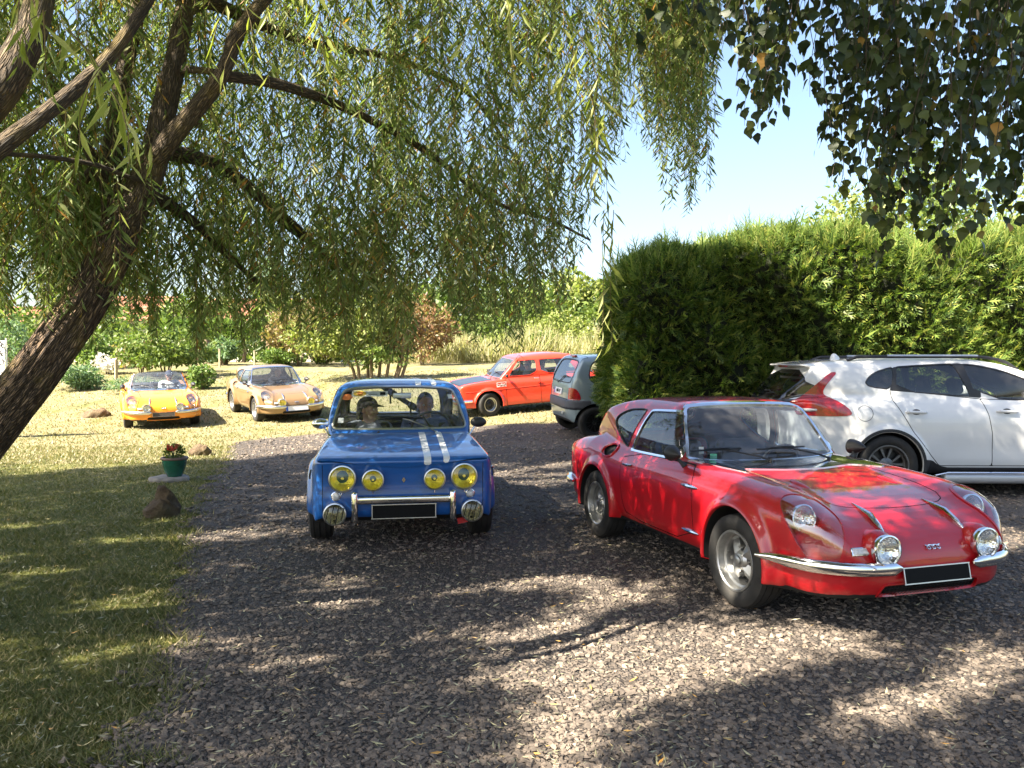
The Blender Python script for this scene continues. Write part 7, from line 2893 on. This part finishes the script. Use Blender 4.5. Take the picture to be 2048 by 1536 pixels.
# ------------------------------------------------------------------ stones, pot, banner
def rock(label, x, y, lobes, res, group='garden stones'):
    g = np.random.default_rng(int(abs(x * 100)))
    ph = g.random(9) * 6

    def f(X, Y, Z):
        d = None
        for (c, r, rot) in lobes:
            q = rotz(rot)
            a, b, h = X - c[0], Y - c[1], Z - c[2]
            a, b = a * q[0, 0] + b * q[1, 0], a * q[0, 1] + b * q[1, 1]
            e = (np.sqrt((a / r[0]) ** 2 + (b / r[1]) ** 2 + (h / r[2]) ** 2) - 1) * min(r)
            # facets
            e = np.maximum(e, a * .62 + h * .62 + b * .3 - r[0] * .62)
            e = np.maximum(e, -a * .5 + h * .75 - b * .35 - r[2] * .66)
            d = e if d is None else smin(d, e, .015)
        k = 1 / res / 6
        return d + .9 * res * np.sin(X * k * 2 + ph[0]) * np.sin(Y * k * 2.2 + ph[1]) * np.sin(Z * k * 2.4 + ph[2]) + .45 * res * np.sin(X * k * 5 + ph[3]) * np.sin(Y * k * 4.6 + ph[4]) * np.sin(Z * k * 5.3 + ph[5])
    ext = max(max(abs(c[0]) + max(r), abs(c[1]) + max(r)) for c, r, _ in lobes) + .05
    zt = max(c[2] + r[2] for c, r, _ in lobes) + .05
    v, q, nn = nets(f, (-ext, -ext, -.12), (ext, ext, zt), res, 2)
    o = mesh_np('rock', v, [q], 'rock', None, True, normals=nn)
    o.location = (x, y, gz(x, y))
    tag(o, label, 'rock', group)


rock('large brown two-humped stone with pointed top in front of the pot', -3.40, 8.0, [((-.03, -.07, .06), (.135, .12, .13), .2), ((.01, .03, .15), (.10, .10, .21), .4), ((.075, .0, .08), (.075, .10, .16), -.3)], .013)
rock('small rough stone lying behind the flower pot', -4.97, 13.1, [((-.04, 0, .07), (.16, .12, .11), .2), ((.10, 0, .08), (.07, .10, .135), 0)], .016)
rock('flat pale stone half sunk in the sunlit lawn left of the orange car', -10.35, 20.2, [((0, 0, .02), (.45, .3, .16), .1), ((.18, .05, .06), (.24, .2, .15), .4)], .04)

slab_rng = np.random.default_rng(8)
aa = np.linspace(0, 2 * np.pi, 13, endpoint=False)
rr_ = .235 * (1 + .12 * slab_rng.normal(size=13).clip(-1, 1))
ring = np.c_[rr_ * np.cos(aa) * 1.05, rr_ * np.sin(aa) * .82]
m = MB()
V = np.concatenate([np.c_[ring * k_, np.full(13, z_) + .004 * slab_rng.normal(size=13) * (z_ > 0)] for k_, z_ in ((1.0, -.03), (1.03, .02), (.98, .045), (.90, .052))] + [np.array([(0, 0, .053)])])
Q = np.concatenate([np.c_[np.arange(13) + 13 * k_, (np.arange(13) + 1) % 13 + 13 * k_, (np.arange(13) + 1) % 13 + 13 * k_ + 13, np.arange(13) + 13 * k_ + 13] for k_ in range(3)])
m.add(V, Q, np.c_[np.arange(13) + 39, (np.arange(13) + 1) % 13 + 39, np.full(13, 52)])
slab = m.build('stone_slab', 'slab', None, True, 30)
slab.location = (-4.30, 10.35, 0)
tag(slab, 'flat grey stone slab lying under the green flower pot', 'slab')
pot = empty('flower_pot', (-4.26, 10.35, .053))
tag(pot, 'glazed green flower pot with brown rim standing on the stone slab', 'flower pot')
MB().lathe([(.001, 0), (.088, 0), (.092, .01), (.125, .09), (.146, .17), (.150, .215)], seg=40).build('bowl', 'pot_green', pot, True, 50)
MB().lathe([(.150, .212), (.163, .216), (.167, .232), (.158, .245), (.142, .243), (.136, .225), (.135, .205)], seg=40).build('rim', 'pot_rim', pot, True, 60)
MB().lathe([(.136, .212), (.07, .220), (.001, .222)], seg=24).build('soil', 'soil', pot)
plant = empty('potted_plant', (-4.26, 10.35, .27))
tag(plant, 'leafy plant with red flowers growing in the green pot', 'plant')
g = np.random.default_rng(3)
for q in range(11):
    a, ln = g.random() * 6.28, .5 + .5 * g.random()
    tipp = np.array((.11 * math.cos(a) * ln, .09 * math.sin(a) * ln, .10 + .10 * g.random()))
    MB().tube([(0, 0, 0), tipp * (.5, .5, .6), tipp], [.005, .004, .002], 5).build('stem', 'leaf_mid', plant)
n = 420
o = g.normal(size=(n, 3))
o /= np.linalg.norm(o, axis=1)[:, None]
P = o * np.array((.12, .10, .09)) * (.45 + .6 * g.random((n, 1))) + (0, 0, .085)
P = P[P[:, 2] > -.015]
V, F = leaf_quads(P, (o[:len(P)] + (0, 0, .4)) / 1.4, g.normal(size=(len(P), 3)), .030 + .025 * g.random(len(P)), .016 + .010 * g.random(len(P)), .1)
tag(mesh_np('foliage', V, [F], 'leaf_mid', plant, False), kind='stuff')
for q in range(10):
    a = g.random() * 6.28
    c = np.array((.02 + .085 * math.cos(a) * g.random() ** .5, -.05 + .06 * math.sin(a), .135 + .06 * g.random()))
    k = 14
    oo = g.normal(size=(k, 3))
    oo /= np.linalg.norm(oo, axis=1)[:, None]
    V, F = leaf_quads(np.tile(c, (k, 1)), oo, g.normal(size=(k, 3)), .030 + .010 * g.random(k), np.full(k, .020), .1)
    mesh_np('flower', V, [F], 'flower_red', plant, False)

ban = empty('banner', (-10.05, 16.0, gz(-10, 16)))
tag(ban, 'white cloth banner with black hand lettering at the left edge behind the trunk', 'banner')
x_ = np.linspace(-.55, .20, 13)
V = []
for z in (.35, .9, 1.4, 1.9):
    V += [(x, .02 * math.sin(x * 9 + z * 2), z) for x in x_]
k = (np.arange(3)[:, None] * 13 + np.arange(12)[None]).ravel()
mesh_np('cloth', V, [np.c_[k, k + 1, k + 14, k + 13]], 'banner_cloth', ban)
for s in (-.57, .215):
    MB().cyl((s, 0.01, -.2), (s, .01, 1.95), .016, seg=8).build('pole', 'plate_white', ban)
for z, ch_ in ((1.82, 'A'), (1.66, 'K'), (1.48, 'O'), (1.22, 'R')):
    text_mesh('letter', ch_, .19, 'plate_black', ban, frame_mat((.125, -.035, z), (.97, 0, -.2), (0, -1, 0)))

# ------------------------------------------------------------------ the cars
CAR_GROUP = 'classic cars at the meeting'


def settle(c, xf, xr, tr):
    """stand the car on the ground under its four wheels"""
    rt = c.root
    a = rt.rotation_euler[2]
    q = rotz(a)
    z = {}
    for nm, x in (('f', xf), ('r', xr)):
        for s in (1, -1):
            p = q @ np.array((x, s * tr, 0)) + np.array(rt.location)
            z[nm, s] = float(terrain(p[0], p[1])) + (.012 + .006 if on_path(p[0], p[1]) < 0 else 0.0)
    zf, zr = (z['f', 1] + z['f', -1]) / 2, (z['r', 1] + z['r', -1]) / 2
    pitch = math.atan((zr - zf) / (xf - xr))
    roll = math.atan2((z['f', 1] + z['r', 1] - z['f', -1] - z['r', -1]) / 2, 2 * tr)
    m = Matrix.Rotation(a, 4, 'Z') @ Matrix.Rotation(pitch, 4, 'Y') @ Matrix.Rotation(roll, 4, 'X')
    zc = zf + (0 - xf) * (zr - zf) / (xr - xf)
    rt.rotation_euler = m.to_euler()
    rt.location.z = zc
    bpy.context.view_layer.update()
    return c


def sit(c, p, **kw):
    """person placed at car-local p, turned with the car"""
    M = c.root.matrix_basis @ Matrix.Translation(Vector(p))
    pr = make_person(loc=M.translation, yaw=0, **kw)
    pr.rotation_euler = M.to_euler()
    return pr


red = settle(make_cg('sports_car', 'red low fibreglass sports coupe with chrome spotlights parked on the gravel in front', (2.066, 5.222, 0), -72.6, 'red_paint', .022, group=CAR_GROUP, steer=R(3)), .04, -2.06, .70)
blue = settle(make_r8((-.949, 7.025, 0), -80.74, .022), 0, -2.27, .66)
blue.root['group'] = CAR_GROUP
orange = settle(make_cg('sports_car', 'orange-yellow open sports car without a roof standing on the dry lawn', (-7.904, 18.539, .05), -63.6, 'orange_paint', .034, True, 'plate_grey', detail=1, group=CAR_GROUP), .04, -2.06, .70)
bronze = settle(make_cg('sports_car', 'bronze sports coupe with yellow spotlights and white plate on the dry lawn', (-5.386, 19.66, .07), -57.5, 'bronze_paint', .034, False, 'plate_white', 'lens_yellow', 'reflector_yellow', detail=1, group=CAR_GROUP), .04, -2.06, .70)
simca = settle(make_simca((-.677, 19.106, .298), 196.3, .034), .02, -2.2, .66)
simca.root['group'] = CAR_GROUP
twingo = settle(make_twingo((1.283, 15.224, .163), 13.4, .034), 2.345, 0, .70)
volvo = settle(make_volvo((4.178, 9.939, 0), -1.47, .028), 2.646, 0, .79)
for c_ in (twingo, volvo):
    c_.root['group'] = 'modern cars parked by the hedge'

PEOPLE = 'people sitting in the cars'
bpy.context.view_layer.update()
sit(blue, (-1.32, .29, .375), label='driver of the blue car in a blue shirt behind the steering wheel', pose=DRIVE, skin='skin_tan', shirt='cloth_blue', trousers='cloth_dark', hair='hair_dark', head_yaw=.1, group=PEOPLE)
sit(blue, (-1.30, -.29, .335), label='passenger in the blue car wearing a dark peaked cap and looking sideways', pose=REST, skin='skin_tan', shirt='cloth_grey', trousers='cloth_dark', hair='hair_dark', head_yaw=1.05, cap='cap_black', long_hair=True, group=PEOPLE)
sit(simca, (-1.25, .30, .40), label='driver of the orange-red saloon in white shirt, navy cap and sunglasses', pose=DRIVE, skin='skin_fair', shirt='cloth_white', trousers='cloth_dark', hair='hair_dark', head_yaw=1.0, cap='cap_navy', shades=True, group=PEOPLE)
sit(simca, (-1.10, -.28, .36), label='passenger in the orange-red saloon with sunglasses and patterned shirt', pose=REST, skin='skin_tan', shirt='shirt_pattern', trousers='cloth_dark', hair='hair_dark', head_yaw=.8, shades=True, group=PEOPLE)
sit(orange, (-1.45, .29, .36), label='driver of the open orange car wearing a dark cap and sunglasses', pose=DRIVE, skin='skin_tan', shirt='cloth_white', trousers='cloth_dark', hair='hair_dark', head_yaw=-.1, cap='cap_navy', shades=True, group=PEOPLE)
sit(bronze, (-1.45, .29, .33), label='grey-haired driver sitting in the bronze coupe', pose=DRIVE, skin='skin_fair', shirt='cloth_grey', trousers='cloth_dark', hair='hair_grey', head_yaw=0, group=PEOPLE)
